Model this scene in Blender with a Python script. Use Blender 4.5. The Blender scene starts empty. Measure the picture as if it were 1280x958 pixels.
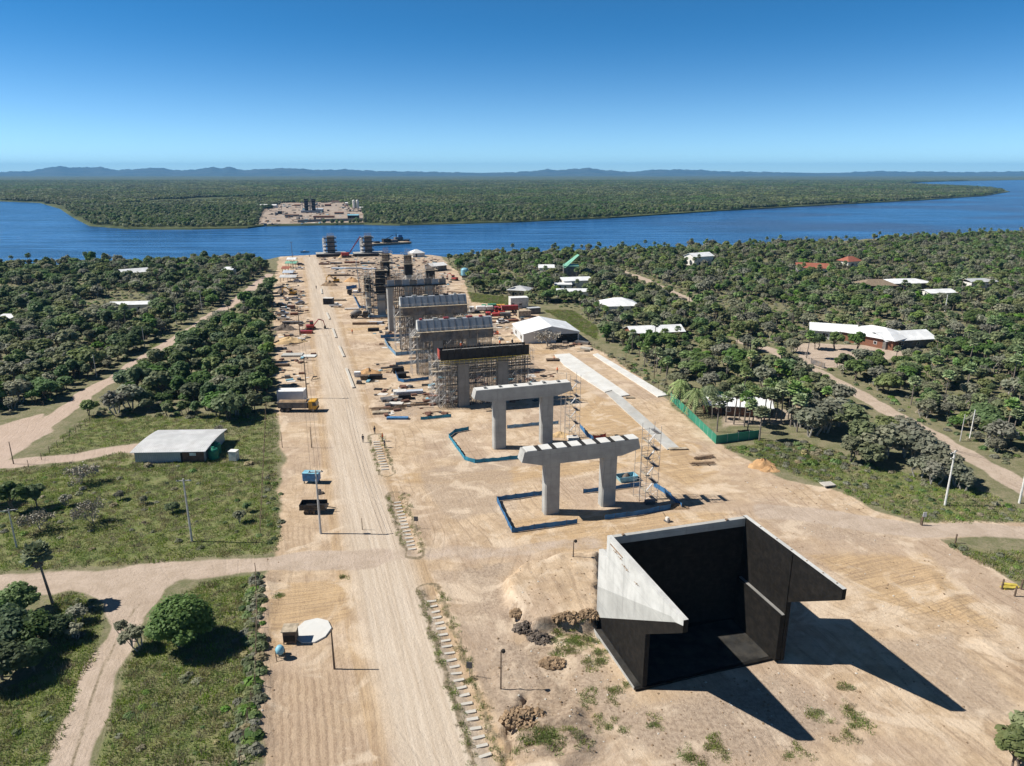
import bpy, math, random
import numpy as np
from mathutils import Vector, Matrix
R = math.radians
rng = np.random.default_rng(11); random.seed(11)
S = bpy.context.scene; COL = S.collection
# ---------------------------------------------------------------- survey: drone height, lens, ground points
FP, H = 888.0, 54.0
PIT = math.atan((479 - 216) / FP); SP, CP = math.sin(PIT), math.cos(PIT)
def g(px, py, z=0.0):
    v = py - 479.0
    d = ((px - 640.0), FP * CP - v * SP, -(FP * SP + v * CP))
    t = (z - H) / d[2]
    return Vector((d[0] * t, d[1] * t, z))
def gp(pts, z=0.0): return [g(x, y, z)[:2] for x, y in pts]
AX = R(17.3)                                   # bearing of the bridge
U = Vector((-math.sin(AX), math.cos(AX), 0)); W = Vector((math.cos(AX), math.sin(AX), 0))
O = g(793, 862)
def L(a, b, z=0.0): return O + W * a + U * b + Vector((0, 0, z))
SUN_DIR = Vector((1.0, -0.05, -1.0)).normalized()   # direction the light travels

# ---------------------------------------------------------------- scene graph helpers
def tag(o, label=None, cat=None, group=None, kind=None):
    if label: o['label'] = label
    if cat: o['category'] = cat
    if group: o['group'] = group
    if kind: o['kind'] = kind
    return o
def thing(name, label, cat, loc=(0, 0, 0), rz=0.0, group=None):
    o = bpy.data.objects.new(name, None); COL.objects.link(o)
    o.empty_display_size = 0.3
    o.location = loc; o.rotation_euler = (0, 0, rz)
    return tag(o, label, cat, group)
def copy_thing(src, loc, rz, label, group=None, scale=None):
    r = src.copy(); COL.objects.link(r); r.location = loc; r.rotation_euler = (0, 0, rz)
    if scale is not None: r.scale = (scale,) * 3 if not hasattr(scale, '__len__') else scale
    r['label'] = label
    if group: r['group'] = group
    for ch in list(src.children):
        c = ch.copy(); COL.objects.link(c); c.parent = r
        for gc in list(ch.children):
            d = gc.copy(); COL.objects.link(d); d.parent = c
    return r
class MB:
    def __init__(s): s.v = []; s.f = []; s.m = []; s.mi = 0
    def add(s, vs, fs):
        k = len(s.v); s.v += [tuple(x) for x in vs]
        s.f += [tuple(i + k for i in f) for f in fs]; s.m += [s.mi] * len(fs); return s
    def box(s, x0, x1, y0, y1, z0, z1, M=None):
        vs = [(x0,y0,z0),(x1,y0,z0),(x1,y1,z0),(x0,y1,z0),(x0,y0,z1),(x1,y0,z1),(x1,y1,z1),(x0,y1,z1)]
        if M is not None: vs = [M @ Vector(v) for v in vs]
        return s.add(vs, [(0,3,2,1),(4,5,6,7),(0,1,5,4),(1,2,6,5),(2,3,7,6),(3,0,4,7)])
    def cbox(s, cx, cy, cz, sx, sy, sz, rz=0.0):
        M = Matrix.Translation((cx, cy, cz)) @ Matrix.Rotation(rz, 4, 'Z')
        return s.box(-sx/2, sx/2, -sy/2, sy/2, -sz/2, sz/2, M)
    def prism(s, poly, ax, c0, c1):
        # poly of 2D points in the two remaining axes, extruded along ax
        def p(q, c):
            return {'x': (c, q[0], q[1]), 'y': (q[0], c, q[1]), 'z': (q[0], q[1], c)}[ax]
        n = len(poly); vs = [p(q, c0) for q in poly] + [p(q, c1) for q in poly]
        fs = [tuple(range(n)), tuple(range(2*n-1, n-1, -1))] + [(i, i+n, (i+1) % n + n, (i+1) % n) for i in range(n)]
        return s.add(vs, fs)
    def tube(s, p0, p1, r0, r1=None, n=6, cap=True):
        p0, p1 = Vector(p0), Vector(p1); r1 = r0 if r1 is None else r1
        d = (p1 - p0)
        if d.length < 1e-6: return s
        d.normalize(); a = d.orthogonal().normalized(); b = d.cross(a)
        vs = []
        for p, r in ((p0, r0), (p1, r1)):
            for i in range(n):
                t = 2 * math.pi * i / n; vs.append(p + a * (r * math.cos(t)) + b * (r * math.sin(t)))
        fs = [(i, (i+1) % n, (i+1) % n + n, i + n) for i in range(n)]
        if cap: fs += [tuple(range(n-1, -1, -1)), tuple(range(n, 2*n))]
        return s.add(vs, fs)
    def path(s, pts, r, n=5):
        for a, b in zip(pts[:-1], pts[1:]): s.tube(a, b, r, r, n)
        return s
    def lathe(s, prof, n=16, c=(0, 0, 0)):
        vs = []; fs = []
        for r, z in prof:
            for i in range(n):
                t = 2*math.pi*i/n; vs.append((c[0]+r*math.cos(t), c[1]+r*math.sin(t), c[2]+z))
        for k in range(len(prof)-1):
            for i in range(n):
                fs.append((k*n+i, k*n+(i+1) % n, (k+1)*n+(i+1) % n, (k+1)*n+i))
        fs.append(tuple(range(n-1, -1, -1))); fs.append(tuple(range((len(prof)-1)*n, len(prof)*n)))
        return s.add(vs, fs)
    def build(s, name, mats, parent=None, smooth=False, bevel=0.0, **kw):
        me = bpy.data.meshes.new(name); me.from_pydata(s.v, [], s.f)
        mats = mats if isinstance(mats, (list, tuple)) else [mats]
        for m in mats: me.materials.append(m)
        if len(mats) > 1: me.polygons.foreach_set('material_index', s.m)
        if smooth: me.polygons.foreach_set('use_smooth', [True] * len(s.f))
        me.update()
        o = bpy.data.objects.new(name, me); COL.objects.link(o)
        if parent is not None: o.parent = parent
        if bevel:
            b = o.modifiers.new('edge', 'BEVEL'); b.width = bevel; b.segments = 1; b.limit_method = 'ANGLE'
        return tag(o, **kw)
def box_part(name, m, parent, *b, bevel=0.0): return MB().box(*b).build(name, m, parent, bevel=bevel)

# ---------------------------------------------------------------- materials
class NT:
    def __init__(s, name):
        s.mat = bpy.data.materials.new(name); s.mat.use_nodes = True
        s.t = s.mat.node_tree; s.t.nodes.clear()
        s.out = s.t.nodes.new('ShaderNodeOutputMaterial')
    def n(s, typ, ins=None, **props):
        nd = s.t.nodes.new('ShaderNode' + typ)
        for k, v in props.items(): setattr(nd, k, v)
        for k, v in (ins or {}).items():
            sk = nd.inputs[k]
            if isinstance(v, bpy.types.NodeSocket): s.t.links.new(v, sk)
            elif isinstance(v, bpy.types.Node): s.t.links.new(v.outputs[0], sk)
            else: sk.default_value = v
        return nd
    def math(s, op, a, b=0.0, c=None, clamp=False):
        i = {0: a, 1: b}
        if c is not None: i[2] = c
        return s.n('Math', i, operation=op, use_clamp=clamp).outputs[0]
    def mix(s, f, a, b, mode='MIX'):
        nd = s.t.nodes.new('ShaderNodeMix'); nd.data_type = 'RGBA'; nd.blend_type = mode
        for idx, v in ((0, f), (6, a), (7, b)):
            sk = nd.inputs[idx]
            if isinstance(v, bpy.types.NodeSocket): s.t.links.new(v, sk)
            elif idx == 0: sk.default_value = v
            else: sk.default_value = (v[0], v[1], v[2], 1.0)
        return nd.outputs[2]
    def noise(s, vec, scale, detail=4.0, rough=0.55, dist=0.0):
        return s.n('TexNoise', {'Vector': vec, 'Scale': scale, 'Detail': detail, 'Roughness': rough, 'Distortion': dist}).outputs[0]
    def ramp(s, v, lo, hi): # smoothstep
        nd = s.n('MapRange', {0: v, 1: lo, 2: hi, 3: 0.0, 4: 1.0}, interpolation_type='SMOOTHSTEP'); return nd.outputs[0]
    def finish(s, color, rough=0.8, metal=0.0, normal=None, spec=0.3, **extra):
        b = s.n('BsdfPrincipled', {'Roughness': rough, 'Metallic': metal, 'Specular IOR Level': spec})
        for k, v in (('Base Color', color),):
            if isinstance(v, bpy.types.NodeSocket): s.t.links.new(v, b.inputs[k])
            else: b.inputs[k].default_value = (v[0], v[1], v[2], 1)
        if isinstance(rough, bpy.types.NodeSocket): s.t.links.new(rough, b.inputs['Roughness'])
        if normal is not None: s.t.links.new(normal, b.inputs['Normal'])
        for k, v in extra.items(): b.inputs[k].default_value = v
        s.t.links.new(b.outputs[0], s.out.inputs[0]); return s.mat
def simple(name, col, rough=0.7, metal=0.0, var=0.25, scale=1.5, bump=0.0, spec=0.3, dirt=0.0, dirtcol=(0.30, 0.22, 0.14)):
    n = NT(name); oc = n.n('TexCoord').outputs['Object']
    f = n.ramp(n.noise(oc, scale, 6), 0.3, 0.7)
    c = n.mix(f, [x * (1 - var) for x in col], [min(1, x * (1 + var)) for x in col])
    if dirt:
        f2 = n.math('MULTIPLY', n.ramp(n.noise(oc, scale * 0.7, 8, 0.7), 0.42, 0.62), dirt)
        c = n.mix(f2, c, dirtcol)
    nm = None
    if bump:
        nm = n.n('Bump', {'Strength': 0.6, 'Distance': bump, 'Height': n.noise(oc, scale * 6, 5)}).outputs[0]
    return n.finish(c, rough, metal, nm, spec)
def ribbed(name, col, pitch=0.35, axis='X', rough=0.45, metal=0.0, var=0.12, rust=0.0, rustcol=(0.22, 0.1, 0.05), amp=0.03):
    n = NT(name); oc = n.n('TexCoord').outputs['Object']
    wv = n.n('TexWave', {'Vector': oc, 'Scale': 0.5 / pitch * 0.637, 'Distortion': 0.0}, wave_type='BANDS', bands_direction=axis).outputs[1]
    sh = n.n('SeparateXYZ', {0: oc})
    f = n.ramp(n.noise(oc, 0.35, 6, 0.6), 0.35, 0.68)
    c = n.mix(f, [x * (1 - var) for x in col], [min(1, x * (1 + var)) for x in col])
    if rust:
        c = n.mix(n.math('MULTIPLY', n.ramp(n.noise(oc, 0.5, 8, 0.7), 0.5, 0.7), rust), c, rustcol)
    nm = n.n('Bump', {'Strength': 1.0, 'Distance': amp, 'Height': wv}).outputs[0]
    return n.finish(c, rough, metal, nm, 0.4)
def concrete(name, base=(0.43, 0.42, 0.385), lift=2.4, var=0.14, stain=0.5):
    n = NT(name); oc = n.n('TexCoord').outputs['Object']
    f = n.ramp(n.noise(oc, 0.45, 8, 0.62), 0.3, 0.7)
    c = n.mix(f, [x * (1 - var) for x in base], [x * (1 + var) for x in base])
    # vertical run marks
    mp = n.n('Mapping', {'Vector': oc, 'Scale': (1.6, 1.6, 0.12)}).outputs[0]
    st = n.math('MULTIPLY', n.ramp(n.noise(mp, 1.0, 6, 0.6), 0.52, 0.74), stain)
    c = n.mix(st, c, [x * 0.62 for x in base])
    # lift joints
    z = n.n('SeparateXYZ', {0: oc}).outputs[2]
    m = n.math('ABSOLUTE', n.math('SUBTRACT', n.math('FRACT', n.math('DIVIDE', z, lift)), 0.5))
    ln = n.math('MULTIPLY', n.math('LESS_THAN', m, 0.012), 0.35)
    c = n.mix(ln, c, [x * 0.5 for x in base])
    sp = n.math('MULTIPLY', n.ramp(n.noise(oc, 9.0, 4), 0.6, 0.72), 0.25)
    c = n.mix(sp, c, [x * 0.6 for x in base])
    nm = n.n('Bump', {'Strength': 0.5, 'Distance': 0.02, 'Height': n.noise(oc, 6, 6)}).outputs[0]
    return n.finish(c, 0.88, 0, nm, 0.2)
def foliage(name, c1, c2, trans=0.42, hue=0.35):
    n = NT(name); rnd = n.n('ObjectInfo').outputs['Random']
    oc = n.n('TexCoord').outputs['Object']
    f = n.ramp(n.noise(oc, 0.9, 4, 0.6), 0.3, 0.7)
    c = n.mix(f, c1, c2)
    v = n.math('ADD', n.math('MULTIPLY', rnd, 0.75), 0.84)
    h = n.n('HueSaturation', {'Hue': n.math('ADD', 0.5 - 0.06 * hue, n.math('MULTIPLY', n.math('FRACT', n.math('MULTIPLY', rnd, 7.31)), 0.12 * hue)), 'Saturation': n.math('ADD', 0.75, n.math('MULTIPLY', n.math('FRACT', n.math('MULTIPLY', rnd, 3.7)), 0.5)), 'Value': v, 'Color': c}).outputs[0]
    b = n.n('BsdfPrincipled', {'Roughness': 0.6, 'Specular IOR Level': 0.25, 'Base Color': h})
    t = n.n('BsdfTranslucent', {'Color': h})
    mx = n.n('MixShader', {0: trans, 1: b.outputs[0], 2: t.outputs[0]})
    n.t.links.new(mx.outputs[0], n.out.inputs[0]); return n.mat

M = {}
M['conc'] = concrete('concrete_pale', (0.36, 0.355, 0.335))
M['conc_lit'] = concrete('concrete_sunlit', (0.50, 0.50, 0.48), var=0.14, stain=0.5)  # paler concrete copy, sunlight on wing faces and cap ends put into colour
M['conc_dark'] = concrete('concrete_weathered', (0.23, 0.225, 0.215))
M['conc_blue'] = concrete('concrete_capped', (0.26, 0.28, 0.31), stain=0.8)
def bitumen():
    n = NT('bitumen_coating'); oc = n.n('TexCoord').outputs['Object']
    f = n.ramp(n.noise(oc, 1.2, 8, 0.7), 0.35, 0.75)
    c = n.mix(f, (0.008, 0.0074, 0.0068), (0.021, 0.0185, 0.016))
    mp = n.n('Mapping', {'Vector': oc, 'Scale': (0.5, 0.5, 5)}).outputs[0]
    c = n.mix(n.math('MULTIPLY', n.ramp(n.noise(mp, 1.0, 5), 0.55, 0.8), 0.5), c, (0.036, 0.029, 0.023))
    nm = n.n('Bump', {'Strength': 0.5, 'Distance': 0.02, 'Height': n.noise(oc, 5, 6)}).outputs[0]
    return n.finish(c, 0.7, 0, nm, 0.14)
M['bitumen'] = bitumen()
M['bitumen_dusty'] = simple('dusty_bitumen', (0.032, 0.031, 0.029), 0.8, var=0.35, scale=0.7, dirt=0.25, dirtcol=(0.11, 0.095, 0.075), spec=0.12)
M['conc_mid'] = concrete('concrete_older_pour', (0.385, 0.385, 0.365), var=0.14, stain=0.5)
M['form_black'] = simple('formwork_black', (0.018, 0.016, 0.015), 0.6, var=0.4, scale=0.8)
M['form_grey'] = simple('formwork_grey', (0.12, 0.12, 0.125), 0.6, var=0.4, scale=0.6, dirt=0.4)
M['red'] = simple('red_paint', (0.42, 0.035, 0.03), 0.5, dirt=0.3)
M['yellow'] = simple('yellow_paint', (0.62, 0.33, 0.02), 0.45, dirt=0.35)
M['yellow_rail'] = simple('yellow_rail_paint', (0.48, 0.38, 0.07), 0.6)
M['orange'] = simple('orange_paint', (0.75, 0.14, 0.03), 0.6)
M['steel'] = simple('galvanised_tube', (0.42, 0.41, 0.40), 0.45, 0.3, var=0.3, scale=3)
M['steel_rusty'] = simple('rusty_tube', (0.25, 0.17, 0.11), 0.7, 0.1, var=0.45, scale=2)
M['plank'] = simple('scaffold_plank', (0.36, 0.30, 0.22), 0.8, var=0.4, scale=1.2)
M['white'] = simple('white_paint', (0.78, 0.78, 0.77), 0.5, var=0.06, dirt=0.22)
M['white_dusty'] = simple('dusty_white_paint', (0.66, 0.64, 0.60), 0.55, var=0.12, dirt=0.35)
M['grey_car'] = simple('silver_car_paint', (0.35, 0.36, 0.38), 0.3, 0.3, var=0.08, dirt=0.25)
M['black_car'] = simple('black_car_paint', (0.02, 0.021, 0.024), 0.35, var=0.2, dirt=0.2)
M['red_car'] = simple('red_car_paint', (0.33, 0.03, 0.025), 0.35, var=0.12, dirt=0.2)
M['green_paint'] = simple('green_paint', (0.05, 0.25, 0.13), 0.5, dirt=0.2)
M['blue_paint'] = simple('blue_paint', (0.05, 0.20, 0.42), 0.5, dirt=0.2)
M['blue_pale'] = simple('pale_blue_plastic', (0.20, 0.42, 0.52), 0.5)
M['rubber'] = simple('rubber', (0.018, 0.018, 0.018), 0.85, dirt=0.5)
def glass():
    n = NT('vehicle_glass'); return n.finish((0.02, 0.025, 0.03), 0.08, 0, None, 0.6)
M['glass'] = glass()
M['dark'] = simple('dark_opening', (0.02, 0.018, 0.016), 0.8, var=0.3)
M['wood'] = simple('weathered_wood', (0.14, 0.10, 0.07), 0.85, var=0.35, scale=2)
M['wood_pale'] = simple('pale_pole_wood', (0.30, 0.25, 0.20), 0.85, var=0.3, scale=2)
M['pole_conc'] = simple('pole_concrete', (0.46, 0.45, 0.43), 0.85, var=0.15)
M['pole_white'] = simple('limed_pole_concrete', (0.66, 0.65, 0.62), 0.85, var=0.12)
M['roof_white'] = ribbed('white_sheet_roof', (0.76, 0.77, 0.77), 0.5, 'X')
M['roof_grey'] = ribbed('grey_sheet_roof', (0.50, 0.51, 0.51), 0.5, 'X', rust=0.25, rustcol=(0.33, 0.30, 0.27))
M['roof_zinc'] = ribbed('weathered_zinc_roof', (0.56, 0.56, 0.55), 0.42, 'X', rust=0.35, rustcol=(0.36, 0.32, 0.28), amp=0.05)
M['roof_red'] = ribbed('red_tile_roof', (0.30, 0.10, 0.062), 0.4, 'X', rough=0.8)
M['roof_green'] = ribbed('green_sheet_roof', (0.19, 0.42, 0.30), 0.4, 'X')
M['thatch'] = simple('thatch', (0.22, 0.17, 0.12), 0.95, var=0.35, scale=3, bump=0.08)
M['sheet_wall'] = ribbed('pale_sheet_wall', (0.55, 0.57, 0.58), 0.4, 'X', var=0.08)
M['shed_wall'] = ribbed('grey_sheet_wall', (0.40, 0.41, 0.41), 0.4, 'X', var=0.1)
M['brick'] = simple('red_brick', (0.20, 0.09, 0.055), 0.9, var=0.25, scale=4)
M['brick_brown'] = simple('brown_boarding', (0.16, 0.085, 0.06), 0.85, var=0.25, scale=2)
M['plaster'] = simple('white_plaster', (0.72, 0.70, 0.66), 0.85, var=0.08, dirt=0.12)
M['green_net'] = ribbed('green_hoarding_sheet', (0.025, 0.20, 0.13), 2.4, 'X', rough=0.6, amp=0.02)
M['tank_green'] = simple('green_tank_plastic', (0.02, 0.16, 0.10), 0.45)
def blue_net(name, col):
    n = NT(name); oc = n.n('TexCoord').outputs['Object']
    f = n.ramp(n.noise(oc, 1.1, 6), 0.3, 0.7)
    c = n.mix(f, [x * 0.75 for x in col], [x * 1.2 for x in col])
    b = n.n('BsdfPrincipled', {'Roughness': 0.7, 'Base Color': c})
    t = n.n('BsdfTranslucent', {'Color': c})
    mx = n.n('MixShader', {0: 0.3, 1: b.outputs[0], 2: t.outputs[0]})
    n.t.links.new(mx.outputs[0], n.out.inputs[0]); return n.mat
M['blue_net'] = blue_net('blue_barrier_mesh', (0.05, 0.19, 0.40))
M['teal_net'] = blue_net('teal_barrier_mesh', (0.045, 0.30, 0.44))
M['pale_net'] = blue_net('faded_blue_barrier_mesh', (0.20, 0.36, 0.52))
M['orange_net'] = blue_net('orange_barrier_mesh', (0.72, 0.13, 0.06))
M['slab_white'] = simple('fresh_concrete_bed', (0.60, 0.60, 0.575), 0.9, var=0.07, scale=0.4, dirt=0.15)
M['slab_grey'] = simple('worn_concrete_bed', (0.43, 0.43, 0.41), 0.9, var=0.1, scale=0.4, dirt=0.2)
M['block'] = simple('pale_concrete_block', (0.50, 0.475, 0.425), 0.9, var=0.12, scale=2, dirt=0.2)
M['dirt'] = simple('heaped_soil', (0.26, 0.18, 0.11), 0.95, var=0.35, scale=1.0, bump=0.2)
M['dirt_orange'] = simple('orange_sand_heap', (0.47, 0.285, 0.14), 0.95, var=0.25, scale=0.8, bump=0.2)
M['sand_heap'] = simple('yellow_sand_heap', (0.52, 0.37, 0.20), 0.95, var=0.2, scale=0.8, bump=0.15)
M['rubble'] = simple('dark_rubble', (0.13, 0.105, 0.085), 0.95, var=0.5, scale=1.5, bump=0.25)
M['skin'] = simple('skin', (0.30, 0.17, 0.11), 0.6, var=0.1)
M['trouser'] = simple('work_trousers', (0.05, 0.055, 0.08), 0.85)
M['shirt_orange'] = simple('orange_shirt', (0.62, 0.13, 0.04), 0.8)
M['shirt_dark'] = simple('dark_shirt', (0.045, 0.045, 0.06), 0.8)
M['helmet'] = simple('white_helmet', (0.75, 0.75, 0.72), 0.4)
M['bark'] = simple('tree_bark', (0.15, 0.125, 0.10), 0.95, var=0.3, scale=3)
M['bark_pale'] = simple('pale_bark', (0.30, 0.28, 0.25), 0.95, var=0.25, scale=3)
M['palm_trunk'] = simple('palm_trunk_bark', (0.20, 0.17, 0.145), 0.95, var=0.3, scale=3)
M['leaf_dark'] = foliage('leaves_dark_green', (0.068, 0.112, 0.038), (0.133, 0.190, 0.073))
M['leaf_olive'] = foliage('leaves_olive', (0.131, 0.163, 0.070), (0.220, 0.240, 0.120))
M['leaf_grey'] = foliage('leaves_grey_green', (0.156, 0.168, 0.112), (0.266, 0.264, 0.194))
M['leaf_green'] = foliage('leaves_mid_green', (0.107, 0.177, 0.049), (0.183, 0.262, 0.087))
M['twig'] = foliage('grey_twigs', (0.17, 0.155, 0.125), (0.26, 0.24, 0.20), 0.05, 0.1)
M['frond'] = foliage('palm_fronds', (0.127, 0.190, 0.071), (0.236, 0.287, 0.135), 0.2)
M['frond_dry'] = foliage('dry_fronds', (0.16, 0.12, 0.07), (0.25, 0.19, 0.11), 0.1)
M['far_leaf'] = foliage('leaves_far_wood', (0.065, 0.099, 0.045), (0.134, 0.158, 0.078))
M['grass'] = foliage('grass_blades', (0.145, 0.205, 0.045), (0.220, 0.255, 0.080), 0.35)
M['grass_dry'] = foliage('dry_grass_blades', (0.20, 0.185, 0.10), (0.28, 0.24, 0.145), 0.25)
# ---------------------------------------------------------------- ground masks (all in ground metres)
def seg_dist(P, poly, closed):
    P = np.asarray(P); pts = np.asarray(poly, float); n = len(pts)
    d = np.full(len(P), 1e9)
    for i in range(n if closed else n - 1):
        a = pts[i]; b = pts[(i+1) % n]; ab = b - a; q = max(ab @ ab, 1e-9)
        t = np.clip(((P - a) @ ab) / q, 0, 1)
        e = P - (a + t[:, None] * ab); d = np.minimum(d, np.hypot(e[:, 0], e[:, 1]))
    return d
def inside(P, poly):
    P = np.asarray(P); pts = np.asarray(poly, float); n = len(pts); r = np.zeros(len(P), bool)
    for i in range(n):
        a = pts[i]; b = pts[(i+1) % n]
        if a[1] == b[1]: continue
        c = (a[1] > P[:, 1]) != (b[1] > P[:, 1])
        xi = (b[0]-a[0]) * (P[:, 1]-a[1]) / (b[1]-a[1]) + a[0]
        r ^= c & (P[:, 0] < xi)
    return r
def sstep(x, a, b):
    t = np.clip((x - a) / (b - a), 0, 1); return t * t * (3 - 2 * t)
def pmask(P, poly, soft=1.0):       # 0..1, 0.5 on the edge
    d = seg_dist(P, poly, True); s = np.where(inside(P, poly), d, -d)
    return sstep(s, -soft, soft)
def lmask(P, line, half, soft=1.0):
    return sstep(-seg_dist(P, line, False), -half - soft, -half + soft)
BANK = np.array(sorted(gp([(-500, 345), (-200, 336), (0, 331), (200, 328), (330, 325), (352, 320), (400, 317.5), (470, 317), (540, 318), (562, 321), (600, 316), (700, 313.5), (860, 307.5), (1000, 303.5), (1100, 297), (1280, 288), (1500, 277), (1900, 262)])))
def bank_y(x): return np.interp(x, BANK[:, 0], BANK[:, 1])
SITE = gp([(318, 1010), (322, 900), (324, 780), (330, 722), (345, 694), (351, 620), (352, 560), (346, 500), (343, 430), (341, 380), (344, 345), (350, 317), (545, 315), (560, 330), (577, 345), (588, 368), (630, 376), (655, 386), (722, 415), (738, 432), (790, 463), (862, 523), (905, 562), (950, 585), (1040, 612), (1095, 638), (1150, 654), (1285, 652), (1500, 650), (1500, 720), (1285, 672), (1190, 676), (1215, 692), (1245, 712), (1290, 742), (1500, 840), (1500, 1100), (318, 1100)])
ROAD = gp([(575, 1010), (552, 950), (500, 790), (468, 680), (448, 600), (430, 510), (408, 410), (397, 355), (388, 322)])
LATROAD = [gp(p) for p in ([(-60, 735), (0, 729), (150, 721), (260, 711), (350, 705), (470, 697)], [(470, 697), (620, 688), (740, 680)], [(960, 640), (1060, 652), (1150, 664), (1285, 666), (1500, 672)])]
TRACK = gp([(195, 728), (165, 765), (140, 810), (112, 880), (92, 958), (80, 1010)])
TRACK2 = gp([(110, 728), (145, 748), (160, 775)])
DIAG = gp([(-120, 615), (0, 560), (60, 528), (117, 489), (165, 458), (228, 419), (302, 371), (337, 343)])
DRIVE = gp([(0, 580), (45, 577), (100, 571), (140, 562), (175, 560), (200, 575)])
RTRACK = [gp(p) for p in ([(772, 336), (782, 341), (800, 347), (832, 362), (862, 376)], [(930, 427), (960, 438), (1000, 455), (1040, 474), (1085, 500), (1130, 525), (1180, 550), (1235, 583), (1290, 617), (1400, 680)])]
YARD = gp([(985, 428), (1045, 430), (1130, 434), (1135, 444), (1090, 456), (1030, 462), (1000, 452)])
PYARD = gp([(880, 505), (1000, 512), (1010, 532), (900, 535)])
LAWN = [gp(p) for p in ([(585, 366), (640, 372), (638, 382), (590, 378)], [(680, 388), (715, 388), (748, 410), (745, 425), (722, 412)], [(940, 548), (1010, 560), (1060, 580), (1040, 605), (960, 580)], [(140, 470), (200, 425), (195, 442), (145, 478)], [(60, 520), (120, 478), (118, 488), (70, 520)], [(125, 960), (320, 960), (318, 722), (255, 724), (200, 765), (160, 830), (140, 890)], [(-20, 960), (72, 960), (104, 870), (122, 800), (128, 765), (95, 742), (70, 745), (60, 840), (-20, 870)])]
FIELD = gp([(-100, 590), (60, 585), (345, 575), (350, 690), (200, 704), (-100, 722)])
SCRUB = gp([(905, 560), (1000, 550), (1100, 585), (1200, 600), (1280, 640), (1280, 655), (1150, 652), (1090, 632), (1030, 606)])
SHEDG = gp([(30, 585), (110, 520), (200, 520), (345, 515), (350, 580), (200, 590)])
WEDGE = gp([(1178, 676), (1225, 690), (1300, 690), (1400, 760), (1300, 740), (1250, 716), (1210, 697)])
MOUND = gp([(632, 735), (655, 712), (700, 702), (748, 700), (750, 775), (742, 790), (700, 785), (665, 790), (640, 765)])
ABUTG = gp([(690, 800), (735, 790), (800, 870), (980, 830), (1080, 900), (1000, 958), (850, 990), (760, 930), (700, 870)])
GREEN_SPOTS = [(712, 800, 1.6), (728, 808, 1.8), (745, 830, 1.5), (768, 862, 1.3), (735, 875, 1.2), (760, 905, 1.2), (720, 795, 1.2), (700, 815, 1.0), (1016, 890, 1.2), (1075, 900, 1.6), (1060, 915, 1.0), (900, 935, 1.4), (1055, 860, 0.9), (690, 925, 2.2), (850, 945, 1.2), (1000, 945, 1.0), (590, 851, 0.6), (430, 722, 0.6), (350, 745, 0.7), (820, 905, 0.9), (675, 930, 2.0), (745, 812, 1.0), (700, 795, 1.4)]
def wob(x, y, s, seed=0):
    r = np.zeros_like(x); q = np.random.default_rng(100 + seed)
    for k in range(6):
        a = q.uniform(0, 6.28); f = s * q.uniform(0.6, 2.2); r += np.sin(f * (x*np.cos(a) + y*np.sin(a)) + q.uniform(0, 6.28))
    return r / 6
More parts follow.
